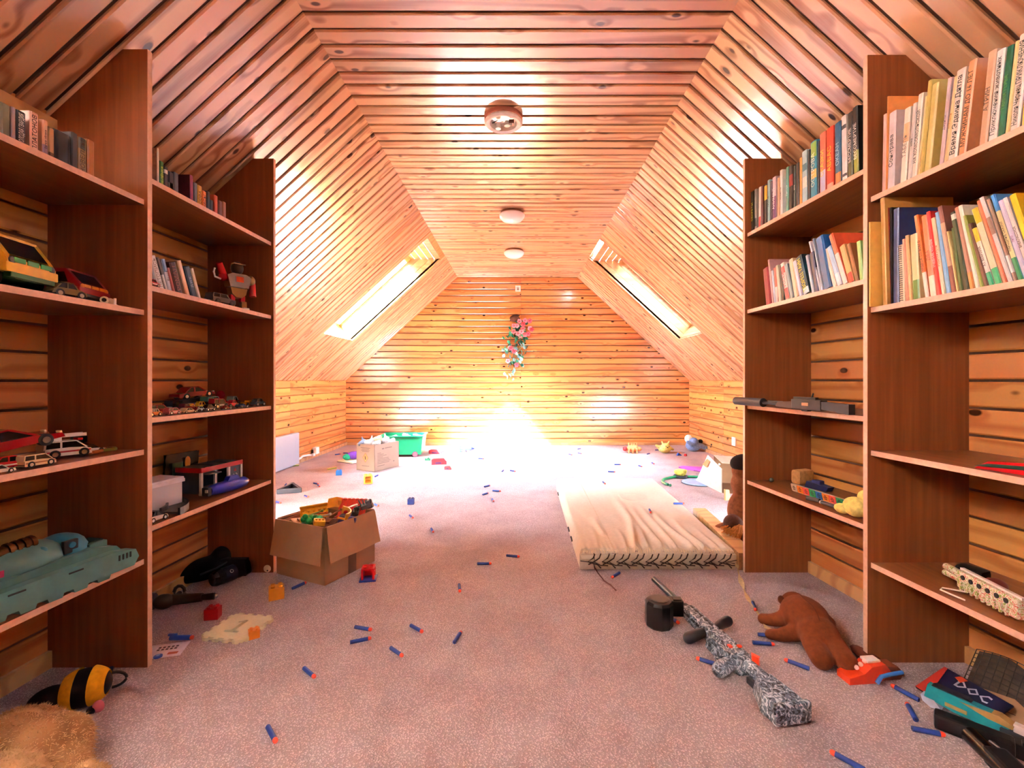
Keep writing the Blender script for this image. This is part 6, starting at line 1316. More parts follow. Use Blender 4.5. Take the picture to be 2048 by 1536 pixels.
# pink mat, green hoop, yellow toy on black base, blue disc
p = at_z(1382, 938); r = thing('play_mat', uniq('magenta foam mat sticking out from behind the tipped carton'), 'mat', (p.x, p.y, 0), R(-20)); PKM = mat('#c94fc0', .6)
MB().m(PKM).prism([(-.12, .03), (-.09, .09), (.28, .12), (.28, -.17), (.16, -.2), (-.08, -.02)], .012, 'z', 0).build('mat', r); MB().m(mat('#7d3a86', .6)).prism([(-.12, .028), (.16, -.203), (.28, -.173), (.28, -.178), (.16, -.208), (-.122, .02)], .011, 'z', 0).build('edge', r)
r = thing('toy_hoop', uniq('dark green plastic hoop lying between mattress and tipped carton'), 'hoop', (at_z(1392, 968).x, at_z(1392, 968).y, 0)); RH = .29
MB().m(mat('#0f7a52', .35)).tube([(RH * math.cos(R(a)), RH * .9 * math.sin(R(a)), .013) for a in range(60, 204, 6)], .012, 8).build('hoop', r, smooth=True); MB().m(mat('#0b5d3e', .4)).ell((RH * math.cos(R(204)), RH * .9 * math.sin(R(204)), .013), .0125, 10, 7).build('end_plug', r)
p = at_z(1363, 957); r = thing('toy_turtle', uniq('yellow and green ribbed toy on a dark base beside the hoop'), 'toy', (p.x, p.y + .03, 0), R(-25))
MB().m(mat('#20222c', .5)).box((0, 0, .012), (.13, .09, .024), b=.01).build('base', r); blob('shell', [((0, 0, .05), (.055, .04, .035)), ((.03, .01, .065), (.03, .03, .02)), ((-.03, -.01, .06), (.03, .025, .02))], mat('#c6bf52', .5, var=.3, scale=40), r, .006, 1)
p = at_z(1397, 966); r = thing('blue_disc', uniq('flat pale blue round disc with dark edge on the carpet'), 'disc', (p.x, p.y, 0)); 
MB().m(mat('#8fb0d4', .4, var=.18, scale=14)).lathe([(.145, .006), (.14, .012), (0, .012)], 32, cap=False).m(mat('#17202e', .5)).lathe([(0, 0), (.15, 0), (.15, .007), (.145, .0065)], 32, cap=False).build('disc', r, smooth=20)
p = at_z(1454, 1000); r = thing('wood_offcut', uniq('small pale wooden offcut on the carpet by the pony'), 'wood piece', (p.x, p.y, 0), R(20)); MB().m(PINE_TRIM).prism([(-.02, 0), (.025, 0), (.012, .08), (-.022, .085)], .02, 'y', -.01).build('offcut', r); MB().m(mat('#8a5a34', .7)).prism([(.0255, 0), (.0258, 0), (.0128, .08), (.0125, .08)], .019, 'y', -.0095).build('cut_face', r)
p = at_z(1358, 911); r = thing('toy_wedge', uniq('small blue wedge toy near the end wall'), 'toy part', (p.x, p.y, 0), R(10)); MB().m(BLUE).prism([(-.03, 0), (.035, 0), (-.01, .035)], .03, 'y', -.015).build('wedge', r); MB().m(DKBLUE).box((0, -.0155, .006), (.04, .002, .006)).build('slot', r)
p = at_z(1371, 912); r = thing('toy_thimble', uniq('tiny red cap beside the blue wedge'), 'toy part', (p.x, p.y, 0)); MB().m(RED).lathe([(.018, 0), (.018, .02), (.008, .03), (0, .03)], 12).build('cap', r, smooth=True); MB().m(WHT).cyl((0, 0, .03), (0, 0, .034), .006, seg=8).build('knob', r)
p = at_z(1158, 904); r = thing('green_sheet', uniq('pale green glossy sheet lying flat on the carpet'), 'sheet', (at_z(1118, 904).x, at_z(1118, 904).y, 0), R(-10)); MB().m(mat('#a9d9a0', .3)).prism([(-.14, -.06), (.12, -.08), (.16, .03), (-.08, .09)], .003, 'z', 0).build('sheet', r); MB().m(mat('#8cc58a', .3)).prism([(-.14, -.062), (.12, -.082), (.121, -.079), (-.139, -.059)], .0034, 'z', 0).build('edge', r)
# red and teal toy guns in the sun
REDP = mat('#c9303c', .35)
def redgun(label, a, b, h, extra=0):
    r, ln = lay('toy_blaster_part', label, 'toy gun', a, b)
    MB().m(REDP).prism([(0, 0), (0, h * .8), (ln * .15, h), (ln * .85, h), (ln, h * .55), (ln, .0)], h * .9, 'y', -h * .45).build('body', r); MB().m(mat('#3a2a5e', .4)).box((ln * .45, -h * .47, h * .3), (ln * .4, .004, h * .25)).build('side_panel', r)
    if extra: MB().m(DKBLUE).tube([(ln * .95, 0, h * .6), (ln * 1.2, 0, h * .7), (ln * 1.3, 0, h * .2)], .012, 7).build('trigger', r); MB().m(REDP).box((ln * 1.15, .0, h * .25), (ln * .35, h * .7, h * .4), b=.006).build('grip', r)
    return r
redgun('red toy blaster body lying behind the green scrap', (859, 907), (884, 908), .055, 1)
redgun('long red toy blaster half lying on the bright carpet', (863, 929), (893, 928), .065)
redgun('small red toy clip in front of the long red half', (889, 939), (903, 939), .038)
redgun('red toy barrel behind the turquoise blaster', (888, 902), (908, 902), .035)
r, ln = lay('toy_blaster', 'turquoise and navy toy blaster at the sunny foot of the wall', 'toy gun', (911, 905), (951, 904))
MB().m(mat('#17b3c4', .35)).box((ln * .14, 0, .05), (ln * .28, .05, .1), b=.012).build('body', r); MB().m(DKBLUE).cyl((ln * .26, 0, .04), (ln * .8, 0, .045), .036, .03, 14).build('barrel', r, smooth=True); MB().m(DKBLUE).cyl((ln * .78, 0, .045), (ln, 0, .045), .045, .0, 14).build('muzzle', r, smooth=True); MB().m(WHT).box((ln * .42, -.03, .015), (.03, .02, .02), b=.003).build('trigger', r)
r, ln = lay('toy_scrap', 'dark green plastic scrap on the carpet beside the red blasters', 'toy part', (850, 921), (861, 921)); MB().m(mat('#137a52', .4)).prism([(0, 0), (0, .03), (ln * .4, .018), (ln, .03), (ln, 0)], .03, 'y', -.015).build('scrap', r); MB().m(mat('#0e5f40', .4)).box((ln * .6, 0, .024), (.02, .02, .02), b=.003).build('lug', r)
# ---------------------------------------------------------------- bricks and small things
def brick(label, px, py, s, col, rz, base=None, name='toy_brick', win=False, zz=0):
    p = at_z(px, py); r = thing(name, uniq(label), 'toy block', (p.x, p.y, zz), R(rz)); m_ = mat(col, .3)
    if win:
        q = MB().m(m_)
        for x in (-1, 1):
            for y in (-1, 1): q.box((x * s * .42, y * s * .42, s * .45), (s * .16, s * .16, s * .9))
        q.box((0, 0, s * .93), (s, s, s * .14), b=.002).box((0, 0, s * .06), (s, s, s * .12)); q.box((0, .4 * s, s * .5), (s * .9, s * .08, s * .8)).box((-.4 * s, 0, s * .5), (s * .08, s * .9, s * .8)).box((.42 * s, 0, s * .55), (s * .06, s * .9, s * .06)).box((0, -.42 * s, s * .55), (s * .9, s * .06, s * .06)); q.build('cage', r)
    else: MB().m(m_).box((0, 0, s * .42), (s, s * .8, s * .84), b=s * .05).build('brick', r)
    for x in (-.24, .24):
        for y in (-.2, .2): MB().m(m_).cyl((x * s, y * s, s * .84 if not win else s), (x * s, y * s, s * (.96 if not win else 1.08)), s * .14, seg=10).build('stud', r)
    if base: MB().m(mat(base, .35)).box((0, -.05 * s, .004), (s * 1.3, s * 1.2, .008), b=.002).build('base', r)
    return r
brick('orange-yellow cube block with slots near the brown carton', 553, 1196, .06, '#cf8a1c', 28)
brick('red cage block on a blue base in front of the brown carton', 737, 1158, .058, '#d0101c', 10, base='#1f3a8c', win=True)
brick('low red studded brick on the shaded carpet by the bookcase', 426, 1236, .05, '#a50d12', 10)
brick('little orange brick beside the number mat', 508, 1275, .036, '#d8781a', 35)
brick('orange and pink cage block in front of the white carton', 736, 966, .075, '#d99a3c', 20, win=True)
brick('navy block alone in the middle of the bright carpet', 822, 1008, .05, '#1c2b5a', 5)
brick('blue upright block near the knee wall', 678, 950, .055, '#1f6fb8', 15)
# foam number mat tile
p = at_z(478, 1262)
r = thing('foam_mat_tile', uniq('cream foam puzzle tile with number one cut out, on carpet'), 'puzzle mat', (-1.037, 1.72, 0), R(-9)); s_ = .080; th = .012
def edge_teeth(n=4, d=.010):
    P_ = []; side = [(-s_, -s_, 1, 0), (s_, -s_, 0, 1), (s_, s_, -1, 0), (-s_, s_, 0, -1)]
    for (x, y, dx, dy) in side:
        nx, ny = dy, -dx
        for k in range(n):
            a = 2 * s_ / n
            for t, o_ in ((0, 0), (.28, 0), (.22, d), (.78, d), (.72, 0)): P_.append((x + dx * a * (k + t) + nx * o_, y + dy * a * (k + t) + ny * o_))
    return P_
import bpy as _b
c = bpy.data.curves.new('tile', 'CURVE'); c.dimensions = '2D'; c.fill_mode = 'BOTH'; c.extrude = th / 2
def spl(pts):
    sp = c.splines.new('POLY'); sp.points.add(len(pts) - 1)
    for k, (x, y) in enumerate(pts): sp.points[k].co = (x, y, 0, 1)
    sp.use_cyclic_u = True
spl(edge_teeth()); ONE = [(x * .8, y * .8) for x, y in [(-.035, -.052), (.035, -.052), (.035, -.038), (.009, -.038), (.009, .055), (-.006, .055), (-.03, .035), (-.022, .026), (-.009, .036), (-.009, -.038), (-.035, -.038)]]
spl(ONE[::-1])
o_ = bpy.data.objects.new('tile', c); COL.objects.link(o_); bpy.context.view_layer.update()
me = bpy.data.meshes.new_from_object(o_.evaluated_get(bpy.context.evaluated_depsgraph_get())); bpy.data.objects.remove(o_); bpy.data.curves.remove(c)
me.materials.clear(); me.materials.append(mat('#cfc6a0', .8, var=.04, scale=120)); link('tile', me, r, Matrix.Translation((0, 0, th / 2 + .003)))
# yellow jagged strips far left
for lab, a, b in (('pale yellow notched foam strip on the far carpet', (656, 940), (673, 937)), ('yellow-green notched foam strip by the knee wall', (585, 933), (598, 932))):
    r, ln = lay('foam_strip', lab, 'foam piece', a, b); MB().m(mat('#d8cf86', .7)).prism([(0, 0), (0, .02)] + [(ln * k / 8, .02 + (.012 if k % 2 else 0)) for k in range(1, 9)] + [(ln, 0)], .015, 'z', 0).build('strip', r); MB().m(mat('#7d8a3a', .7)).box((ln / 2, -.001, .006), (ln, .002, .01)).build('edge', r)
# triangular black frame
a, b, c_ = at_z(557, 988), at_z(600, 985), at_z(585, 974)
r = thing('set_square', uniq('black triangular plastic frame on the carpet by the upright panel'), 'frame', (0, 0, 0)); 
for p0, p1 in ((a, b), (b, c_), (c_, a)):
    d = (p1 - p0); M_ = frame((p0 + p1) / 2 + Vector((0, 0, .02)), d, Vector((0, 0, 1)).cross(d), (0, 0, 1)); MB().m(mat('#2b2a31', .4)).box((0, 0, 0), (d.length + .02, .022, .04), M_, b=.004).build('bar', r)
# purple-green plush on a book
p = at_z(703, 925); r = thing('picture_book', uniq('open white board book beside the white carton'), 'book', (p.x - .02, p.y + .05, 0), R(-30)); MB().m(PAPER).box((0, 0, .012), (.24, .18, .02), b=.003).build('pages', r); MB().m(BLACK).box((0, 0, .002), (.25, .19, .004)).build('cover', r)
p2 = at_z(705, 914, .024); r = thing('plush_dinosaur', uniq('purple and green plush lying on the board book'), 'plush toy', (p.x + .0, p.y + .06, .023), R(20)); blob('body', [((0, 0, .05), (.075, .05, .045)), ((.06, 0, .065), (.04, .04, .04))], plush('#6b45b0'), r, .008); MB().m(plush('#2fb88a')).ell((-.07, -.01, .035), (.045, .05, .034), 12, 8).build('green_half', r, smooth=True)
# ---------------------------------------------------------------- under the toy bookcase's deep bay
p = at_z(358, 1218); r = thing('toy_blaster', uniq('dark bronze toy ray gun on the shaded carpet inside the bookcase'), 'toy gun', (p.x - .02, p.y + .02, 0), R(12)); BZD = mat('#3f3022', .35, metal=.4)
MB().m(BZD).cyl((-.02, 0, .03), (.09, 0, .03), .022, .017, 14).cyl((.09, 0, .03), (.135, 0, .03), .012, .014, 12).build('barrel', r, smooth=True); MB().m(BZD).ell((-.045, -.01, .03), (.04, .03, .03), 14, 9).build('body', r, smooth=True); MB().m(BZD).tube([(.02 * math.cos(k * .6) - .02, .06 + .0, .035 + .026 * math.sin(k * .6)) for k in range(11)], .007, 7).build('ring', r, smooth=True); MB().m(BZD).tube([(-.02, .02, .03), (-.02, .06, .03)], .01, 7).build('bracket', r); MB().m(mat('#2e2633', .4)).lathe([(.032, 0), (.034, .012), (.02, .02), (0, .02)], 12, frame((-.08, -.01, .034), (0, 1, 0), (0, 0, 1), (-1, 0, 0))).build('rear_cap', r, smooth=True); MB().m(CHROME).ell((.14, 0, .03), .01, 10, 6).build('muzzle_stud', r, smooth=True)
p = at_z(395, 1172); r = thing('black_bag', uniq('crumpled black cloth bag against the boards inside the bookcase'), 'bag', (p.x - .02, p.y + .09, 0), R(60)); blob('bag', [((0, 0, .045), (.14, .07, .05)), ((.08, 0, .08), (.06, .045, .05)), ((-.1, .01, .03), (.06, .05, .03))], plush('#0d0c0e', .2, 20), r, .008, 2); MB().m(mat('#2c2c32', .6)).tube([(-.06, -.07, .05), (0, -.085, .06), (.06, -.07, .07)], .004, 6).build('drawstring', r); MB().m(WHT).ell((.14, -.03, .085), (.012, .012, .02), 10, 7).build('white_tag', r, smooth=True)
r, ln = lay('plastic_bottle', 'empty clear plastic bottle with dark blue label lying inside the bookcase', 'bottle', (424, 1176), (512, 1142))
BT = mat('#c8ccd0', .06, var=.02, trans=1.0, name='clear_bottle')
Mx = frame((0, 0, .036), (0, 1, 0), (0, 0, 1), (1, 0, 0)); MB().m(BT).lathe([(.0, .006), (.028, 0), (.034, .012), (.034, .09), (.031, .1), (.034, .115), (.033, .165), (.026, .19), (.013, .215), (.0115, .225)], 20, Mx, cap=False).build('bottle', r, smooth=True)
MB().m(mat('#171a3c', .4)).lathe([(.0347, .045), (.0347, .098)], 20, Mx, cap=False).m(WHT).lathe([(.008, 0), (.008, .0006), (.006, .0006)], 12, frame((.07, -.030, .056), (1, 0, 0), (0, .6, .8), (0, -.8, .6)), cap=False).build('label_wrap', r, smooth=True); MB().m(mat('#171a3c', .4)).cyl((.222, 0, .036), (.242, 0, .036), .014, seg=14).build('cap', r, smooth=True)
p = at_z(536, 1144); r = thing('wooden_ball', uniq('small cream ball with a dark hole beside the upright foot'), 'ball', (p.x, p.y, 0)); MB().m(mat('#d9bf98', .4)).ell((0, 0, .019), .019, 16, 10).build('ball', r, smooth=True); MB().m(BLACK).ell((.006, -.0165, .014), (.004, .003, .004), 8, 6).build('hole', r)
p = at_z(478, 1150); r = thing('dark_box', uniq('dark flat box leaning on the far upright behind the bottle'), 'box', (p.x - .02, 2.205, 0), R(2)); MB().m(mat('#241a22', .5)).box((0, 0, .04), (.12, .03, .08), b=.003).build('box', r); MB().m(mat('#332733', .5)).box((0, -.0155, .04), (.1, .002, .06)).build('front_panel', r)
# printed card with a blue dart blaster on it
r, ln = lay('instruction_card', 'white printed card on the carpet at the foot of the middle upright', 'card', (302, 1312), (362, 1284)); p = at_z(332, 1302); r.location = (p.x, p.y, 0); r.rotation_euler = (0, 0, R(15)); MB().m(mat('#d5cfd8', .6)).box((0, 0, .002), (.115, .085, .003)).build('card', r); q = MB().m(mat('#4a4048', .7))
for k in range(5):
    for j in range(2): q.box((-.025 + k * .013, .005 + j * .014, .0037), (.008, .009, .0004))
q.m(mat('#a8604a', .7)).box((.03, -.025, .0037), (.03, .014, .0004)); q.build('print', r)
r, ln = lay('toy_pen_launcher', 'blue dart launcher with orange tip lying across the card', 'toy gun', (341, 1283), (386, 1282)); r.location.z = .004; MB().m(BLUE).cyl((.0, 0, .009), (ln * .9, 0, .009), .0085, seg=12).m(mat('#d9482a', .4)).cyl((ln * .9, 0, .009), (ln, 0, .009), .007, seg=10).build('tube', r, smooth=True); MB().m(BLUE).box((.008, 0, .02), (.03, .008, .008), b=.002).build('clip', r)
p = at_z(316, 1316); r = thing('blue_medal', uniq('small blue round badge on the lower edge of the card'), 'badge', (p.x, p.y, .0035)); MB().m(BLUE).lathe([(.013, 0), (.013, .004), (.009, .006), (0, .006)], 16).build('badge', r, smooth=True); MB().m(mat('#7aa0d8', .4)).lathe([(.006, .006), (.005, .0075), (0, .0075)], 12).build('boss', r)
# ---------------------------------------------------------------- heap of toy guns and packaging at the near right
r, ln = lay('toy_shoe_gun', 'orange-red wrapper-like toy with a blue band by the upright foot', 'toy', (1684, 1358), (1800, 1350)); OR = mat('#cf3a14', .4)
MB().m(OR).prism([(0, 0), (.0, .02), (.05, .03), (.075, .05), (.12, .055), (.14, .03), (.1, .0)], .05, 'y', -.03).build('toe', r); MB().m(mat('#7a3a1c', .5)).prism([(.1, .0), (.1, .045), (.17, .04), (.19, .02), (.18, .0)], .04, 'y', -.02).build('sleeve', r); MB().m(mat('#2f6fb8', .4)).tube([(.085, -.035, .004), (.1, -.034, .022), (.13, -.032, .026), (.175, -.03, .028)], .006, 8).build('band', r, smooth=True); MB().m(WHT).box((.095, 0, .056), (.045, .03, .008), b=.003).build('white_patch', r)
for k in range(3): MB().m(mat('#f0d9cf', .5)).ell((.045 + k * .014, -.004, .036 + k * .009), .007, 8, 6).build('stud', r)
MB().m(mat('#8a5a3a', .5)).tube([(.185, 0, .02), (.2, .0, .012), (.198, -.012, .004)], .004, 6).build('hook', r)
# blister package
r, ln = lay('toy_package', 'torn navy and red blister package lettered DOC, leaning in the bookcase', 'package', (1832, 1376), (1935, 1442)); PKB = mat('#1a1c3c', .4, var=.3, scale=25); Mt = Matrix.Rotation(R(24), 4, 'X') @ Matrix.Scale(.78, 4)
MB().m(PKB).box((.11, .075, .004), (.22, .15, .006), Mt).build('card', r)
MB().m(mat('#a3281c', .45)).prism([(0, .0), (.05, .0), (.012, .15), (0, .15)], .001, 'z', .0075, Mt).prism([(.12, 0), (.2, 0), (.22, .02), (.22, .05)], .001, 'z', .0075, Mt).m(mat('#4a5a8c', .4)).prism([(.03, .02), (.09, .01), (.10, .03), (.04, .045)], .001, 'z', .0078, Mt).m(mat('#c9451f', .5)).prism([(.05, .13), (.075, .12), (.085, .145), (.06, .148)], .001, 'z', .0078, Mt).build('print', r)
text('lettering', 'DOC', .048, mat('#d8d5dc', .4), r, Mt @ frame((.12, .112, .0085), (1, .0, 0), (0, 1, 0), (0, 0, 1)), bold=.001)
r, ln = lay('cardboard_liner', 'plain brown cardboard liner with fold lines behind the turquoise toy gun', 'cardboard', (1920, 1418), (2020, 1462)); Mt = Matrix.Rotation(R(20), 4, 'X'); MB().m(CARD).prism([(-.02, 0), (.14, -.005), (.15, .06), (.09, .11), (0, .10)], .003, 'z', 0, Mt).build('sheet', r); MB().m(mat('#5d3f28', .8)).box((.06, .055, .0034), (.08, .002, .0006), Mt).box((.05, .07, .0034), (.06, .002, .0006), Mt).build('fold_line', r)
r = thing('string_net', uniq('dark netting bag slumped against the boards inside the near bay'), 'net', (1.40, 1.24, 0), R(-60)); q = MB().m(mat('#3a2c24', .6)); 
def netp(u, v): return (-.17 + .30 * u, .17 - .20 * v * .6 - .05 * u, .006 + .09 * (1 - v) * (.75 + .25 * math.sin(u * 5)) * (1 - .35 * u))
for i in range(17): q.tube([netp(i / 16, k / 8) for k in range(9)], .0013, 4)
for k in range(9): q.tube([netp(i / 16, k / 8) for i in range(17)], .0013, 4)
net = q.build('netting', r); MB().m(mat('#4a382c', .8, var=.3)).add([netp(i / 8, k / 4) for i in range(9) for k in range(5)], [(i * 5 + k, (i + 1) * 5 + k, (i + 1) * 5 + k + 1, i * 5 + k + 1) for i in range(8) for k in range(4)], Matrix.Translation((.004, .008, -.006))).build('lining', r)
# turquoise toy gun
r, ln = lay('toy_blaster', 'turquoise and tan toy gun with white muzzle, uppermost of the gun heap', 'toy gun', (1848, 1412), (2018, 1492)); r.location.z = .03; r.scale = (.76, .76, .8); TQ = mat('#1f8f94', .3, var=.2, scale=18)
MB().m(TQ).prism([(0, 0), (.01, .045), (.2, .042), (.23, .02), (.19, -.01), (.08, -.012)], .03, 'y', -.0).build('body', r); MB().m(mat('#a8824a', .4)).prism([(.10, .035), (.2, .044), (.235, .03), (.232, .018), (.17, .02)], .034, 'y', -.002).build('fore_end', r); MB().m(mat('#2a2730', .4)).prism([(.02, .046), (.13, .046), (.12, .052), (.03, .052)], .026, 'y', .002).build('top_rail', r); MB().m(WHT).box((.246, .015, .024), (.028, .026, .026), b=.003).build('muzzle', r); MB().m(mat('#bfc6da', .3)).prism([(-.01, 0), (.03, -.002), (.05, -.022), (.02, -.03), (-.004, -.018)], .036, 'y', -.003).build('rear_block', r); MB().m(mat('#a8824a', .4)).box((.09, -.002, .006), (.06, .004, .012), b=.001).build('side_trim', r)
r, ln = lay('toy_rifle', 'black plastic toy gun lying under the turquoise toy gun', 'toy gun', (1868, 1446), (2040, 1512)); BL = mat('#141012', .35)
MB().m(BL).box((.075, -.012, .022), (.15, .04, .04), b=.008).build('body', r); MB().m(BL).prism([(.12, -.012), (.2, -.03), (.27, -.02), (.27, .03), (.13, .012)], .035, 'z', .002).build('receiver', r); MB().m(BL).box((.22, -.02, .045), (.12, .02, .01), b=.002).build('rail', r)
r, ln = lay('toy_pistol', 'glossy black toy pistol pointing at the viewer below the gun heap', 'toy gun', (1942, 1488), (2010, 1560)); MB().m(mat('#10100f', .2)).cyl((0, 0, .022), (.12, .0, .024), .021, .018, 16).build('barrel', r, smooth=True); MB().m(BLACK).box((.1, .01, .024), (.08, .05, .04), b=.008).build('body', r); MB().m(SILV).tube([(.03, .02, .035), (.07, .03, .036), (.1, .026, .038)], .002, 6).build('wire', r); MB().m(BLACK).cyl((.02, .03, .018), (.09, .03, .018), .012, seg=12).build('under_barrel', r, smooth=True)
r, ln = lay('toy_stock', 'dark grey shoulder stock with a silver bolt at the picture edge', 'toy gun', (2000, 1478), (2075, 1508)); MB().m(mat('#2a2c31', .4)).prism([(0, -.02), (.16, -.04), (.18, .03), (.02, .03)], .04, 'z', .0).build('stock', r); MB().m(CHROME).ell((.05, -.0, .042), .007, 10, 6).build('bolt', r, smooth=True)
# ---------------------------------------------------------------- darts
DBODY, DTIP = mat('#18367f', .6, var=.1), mat('#e0421c', .5)
DG = 'foam darts scattered on the carpet'
q = MB().m(DBODY).lathe([(.0028, -.034), (.0065, -.034), (.0065, .026)], 12, frame((0, 0, 0), (0, 1, 0), (0, 0, 1), (1, 0, 0)), cap=False).m(mat('#10204a', .7)).lathe([(0, -.030), (.0028, -.030), (.0028, -.034)], 10, frame((0, 0, 0), (0, 1, 0), (0, 0, 1), (1, 0, 0)), cap=False)
_o = q.build('foam_body', smooth=True); DB_me = _o.data; bpy.data.objects.remove(_o)
_o = MB().m(DTIP).lathe([(.0063, .026), (.0066, .028), (.0062, .034), (.0035, .0375), (0, .038)], 12, frame((0, 0, 0), (0, 1, 0), (0, 0, 1), (1, 0, 0)), cap=False).build('rubber_tip', smooth=True); DT_me = _o.data; bpy.data.objects.remove(_o)
def dart(label, a, b, z=0.0, tilt=0):
    p, q_ = at_z(a[0], a[1], z + .0065), at_z(b[0], b[1], z + .0065); c = (p + q_) / 2; d = q_ - p
    r = thing('foam_dart', uniq(label), 'foam dart', (c.x, c.y, z + .0066), (0, R(tilt), math.atan2(d.y, d.x)), DG)
    link('foam_body', DB_me, r, Matrix.Identity(4)); link('rubber_tip', DT_me, r, Matrix.Identity(4)); return r
for a in (
 ('blue foam dart, upper of the pair on the mid carpet', (711, 1254), (741, 1259)), ('blue foam dart, lower of the pair on the mid carpet', (704, 1284), (737, 1277)),
 ('blue foam dart by itself above the slanting dart', (822, 1251), (844, 1263)), ('slanting blue foam dart with orange tip towards viewer', (782, 1296), (804, 1311)),
 ('blue foam dart pointing away, alone mid-carpet', (909, 1284), (921, 1265)), ('pale-lit blue dart below the number mat side', (609, 1337), (628, 1353)),
 ('blue dart alone on the carpet between bee and viewer', (537, 1456), (550, 1480)), ('light blue dart pointing at viewer below the two black ones', (918, 1166), (920, 1186)),
 ('dark dart lying crosswise, lower of two near the mattress', (957, 1127), (979, 1127)), ('dark dart lying crosswise, upper of two near the mattress', (1015, 1111), (1036, 1113)),
 ('blue dart in the shadow of the brown carton', (587, 1176), (609, 1166)), ('blue dart just above its twin by the beaver paw', (1519, 1269), (1553, 1271)),
 ('blue dart just below its twin by the beaver paw', (1509, 1285), (1543, 1288)), ('blue dart touching the rifle pistol grip', (1434, 1329), (1399, 1318)),
 ('blue dart in front of the beaver feet', (1612, 1335), (1577, 1322)), ('blue dart under the rifle butt', (1566, 1393), (1548, 1412)),
 ('blue dart lying on the beige strap', (1505, 1203), (1512, 1222), .006), ('blue dart end under the drum magazine', (1335, 1232), (1353, 1243)),
 ('blue dart touching the turquoise toy gun', (1834, 1398), (1788, 1373)), ('light blue dart upright in view beside the gun heap', (1831, 1438), (1815, 1409)),
 ('blue dart with orange tip in front of the gun heap', (1829, 1458), (1882, 1468)), ('blue dart cut by the lower picture edge', (1722, 1536), (1670, 1508)),
 ('dark dart in the shade under the laced mattress edge', (1238, 1146), (1225, 1154)),
 ('dark dart on the mattress near its side edge', (1349, 1007), (1366, 1007), .105), ('blue dart on the wrinkled middle of the mattress', (1298, 1017), (1302, 1027), .108), ('dark dart on the far end of the mattress', (1205, 963), (1211, 968), .105),
 ('dark dart beside the pale green sheet', (1137, 908), (1145, 910)), ('dark dart between green sheet and end wall', (1157, 906), (1162, 907)), ('tiny dark dart closest to the end wall', (1156, 898), (1161, 897)),
 ('dark dart beyond the mattress, upper of two', (1230, 929), (1240, 929)), ('dark dart beyond the mattress, lower of two', (1218, 943), (1228, 943.5)),
 ('dark dart on the bright carpet beyond the mattress corner', (1021, 941), (1030, 942.5)), ('short-looking dark dart on the bright carpet', (1004, 943), (1007, 940)),
 ('dark dart near the turquoise blaster', (958, 917), (966, 917.5)), ('dark dart uppermost of the cluster of four', (970, 973), (978, 971)), ('dark dart, second in the cluster of four', (988, 981.5), (998, 982)),
 ('dark dart, third in the cluster of four', (966, 989), (975, 986)), ('dark dart lowest of the cluster of four', (984.5, 998), (987, 1002)), ('dark dart end-on in the middle of the carpet', (863, 1058), (866, 1063)),
 ('tiny dark dart below the navy block', (820, 1031), (825, 1035)), ('dark dart behind the triangular frame', (627, 966), (637, 968)), ('dark dart end-on beside another behind the triangular frame', (636, 970), (639, 973)),
 ('dark dart between triangular frame and brown carton', (609, 991), (617, 994)), ('dark dart at the foot of the far upright', (551, 1003), (562, 1006)), ('dark dart behind the brown carton corner', (749, 1008), (757, 1012)),
 ('purple-blue dart by the knee wall skirting', (671, 909), (680, 908)), ('dark dart near the purple plush', (689, 906), (695, 906)), ('dark dart in front of the white carton', (748, 954), (758, 949)),
 ('small dark dart above the triangular frame', (570, 971), (573, 967)), ('dark dart between mattress and yellow plush, lower', (1277, 931), (1284, 933.5)), ('dark dart between mattress and yellow plush, upper', (1303, 925), (1309, 928)),
 ('dark dart beside the pale yellow plush', (1311, 900), (1319, 899.6)), ('dark dart end-on before the pale yellow plush', (1295, 908), (1299, 907)), ('dark dart on the floor under the nearer bookcase end', (222, 1338), (214, 1358)),
): dart(*a)
# ================================================================ ON WALLS AND CEILING
def ceiling_lamp(label, px, py, rad, dome):
    y = (CZ - .05 - CH) * FPX / (CY - py); x = (px - CX) / FPX * y
    r = thing('ceiling_lamp', uniq(label), 'ceiling lamp', (x, y, CZ - .006), 0)
    F_ = Matrix.Rotation(math.pi, 4, 'X')
    if dome:
        MB().m(mat('#8a5a40', .5)).lathe([(rad * .86, 0), (rad * .9, .018), (rad * .86, .026), (0, .026)], 32, F_).build('base', r, smooth=30)
        MB().m(mat('#e9e6e4', .25, var=.02)).lathe([(rad * .96, .022), (rad, .03), (rad * .96, .05), (rad * .75, .075), (rad * .4, .09), (0, .095)], 36, F_).build('shade', r, smooth=True)
    else:
        MB().m(mat('#b5705a', .5)).lathe([(rad, 0), (rad * 1.02, .02), (rad * .98, .025)], 36, F_, cap=False).build('base', r, smooth=30)
        MB().m(mat('#ece6e0', .35)).lathe([(rad * .98, .025), (rad * 1.0, .034), (rad * .9, .044), (rad * .72, .038), (rad * .68, .012)], 36, F_, cap=False).build('ring', r, smooth=True)
        MB().m(mat('#c9c4bf', .3, metal=.5)).lathe([(rad * .7, .012), (0, .011)], 24, F_, cap=False).build('back_plate', r)
        for k in range(2): MB().m(mat('#e0dcd4', .4)).cyl((-.03 + k * .05, .02 - .03 * k, -.03), (-.03 + k * .05, .02 - .03 * k, -.055), .014, .016, 10).build('socket', r, smooth=True)
        MB().m(mat('#7a4a3c', .5)).box((.045, -.005, -.034), (.03, .035, .022), b=.003).build('terminal_block', r)
        MB().m(mat('#d8d5d0', .4)).tube([(.0, -.01, -.03), (-.02, -.05, -.06), (.02, -.07, -.07), (.04, -.05, -.075), (.045, -.02, -.05)], .003, 6).build('wire', r, smooth=True)
        MB().m(mat('#2b2422', .5)).tube([(-.05, .0, -.03), (-.06, -.03, -.05), (-.03, -.05, -.045)], .0025, 6).build('wire', r, smooth=True)
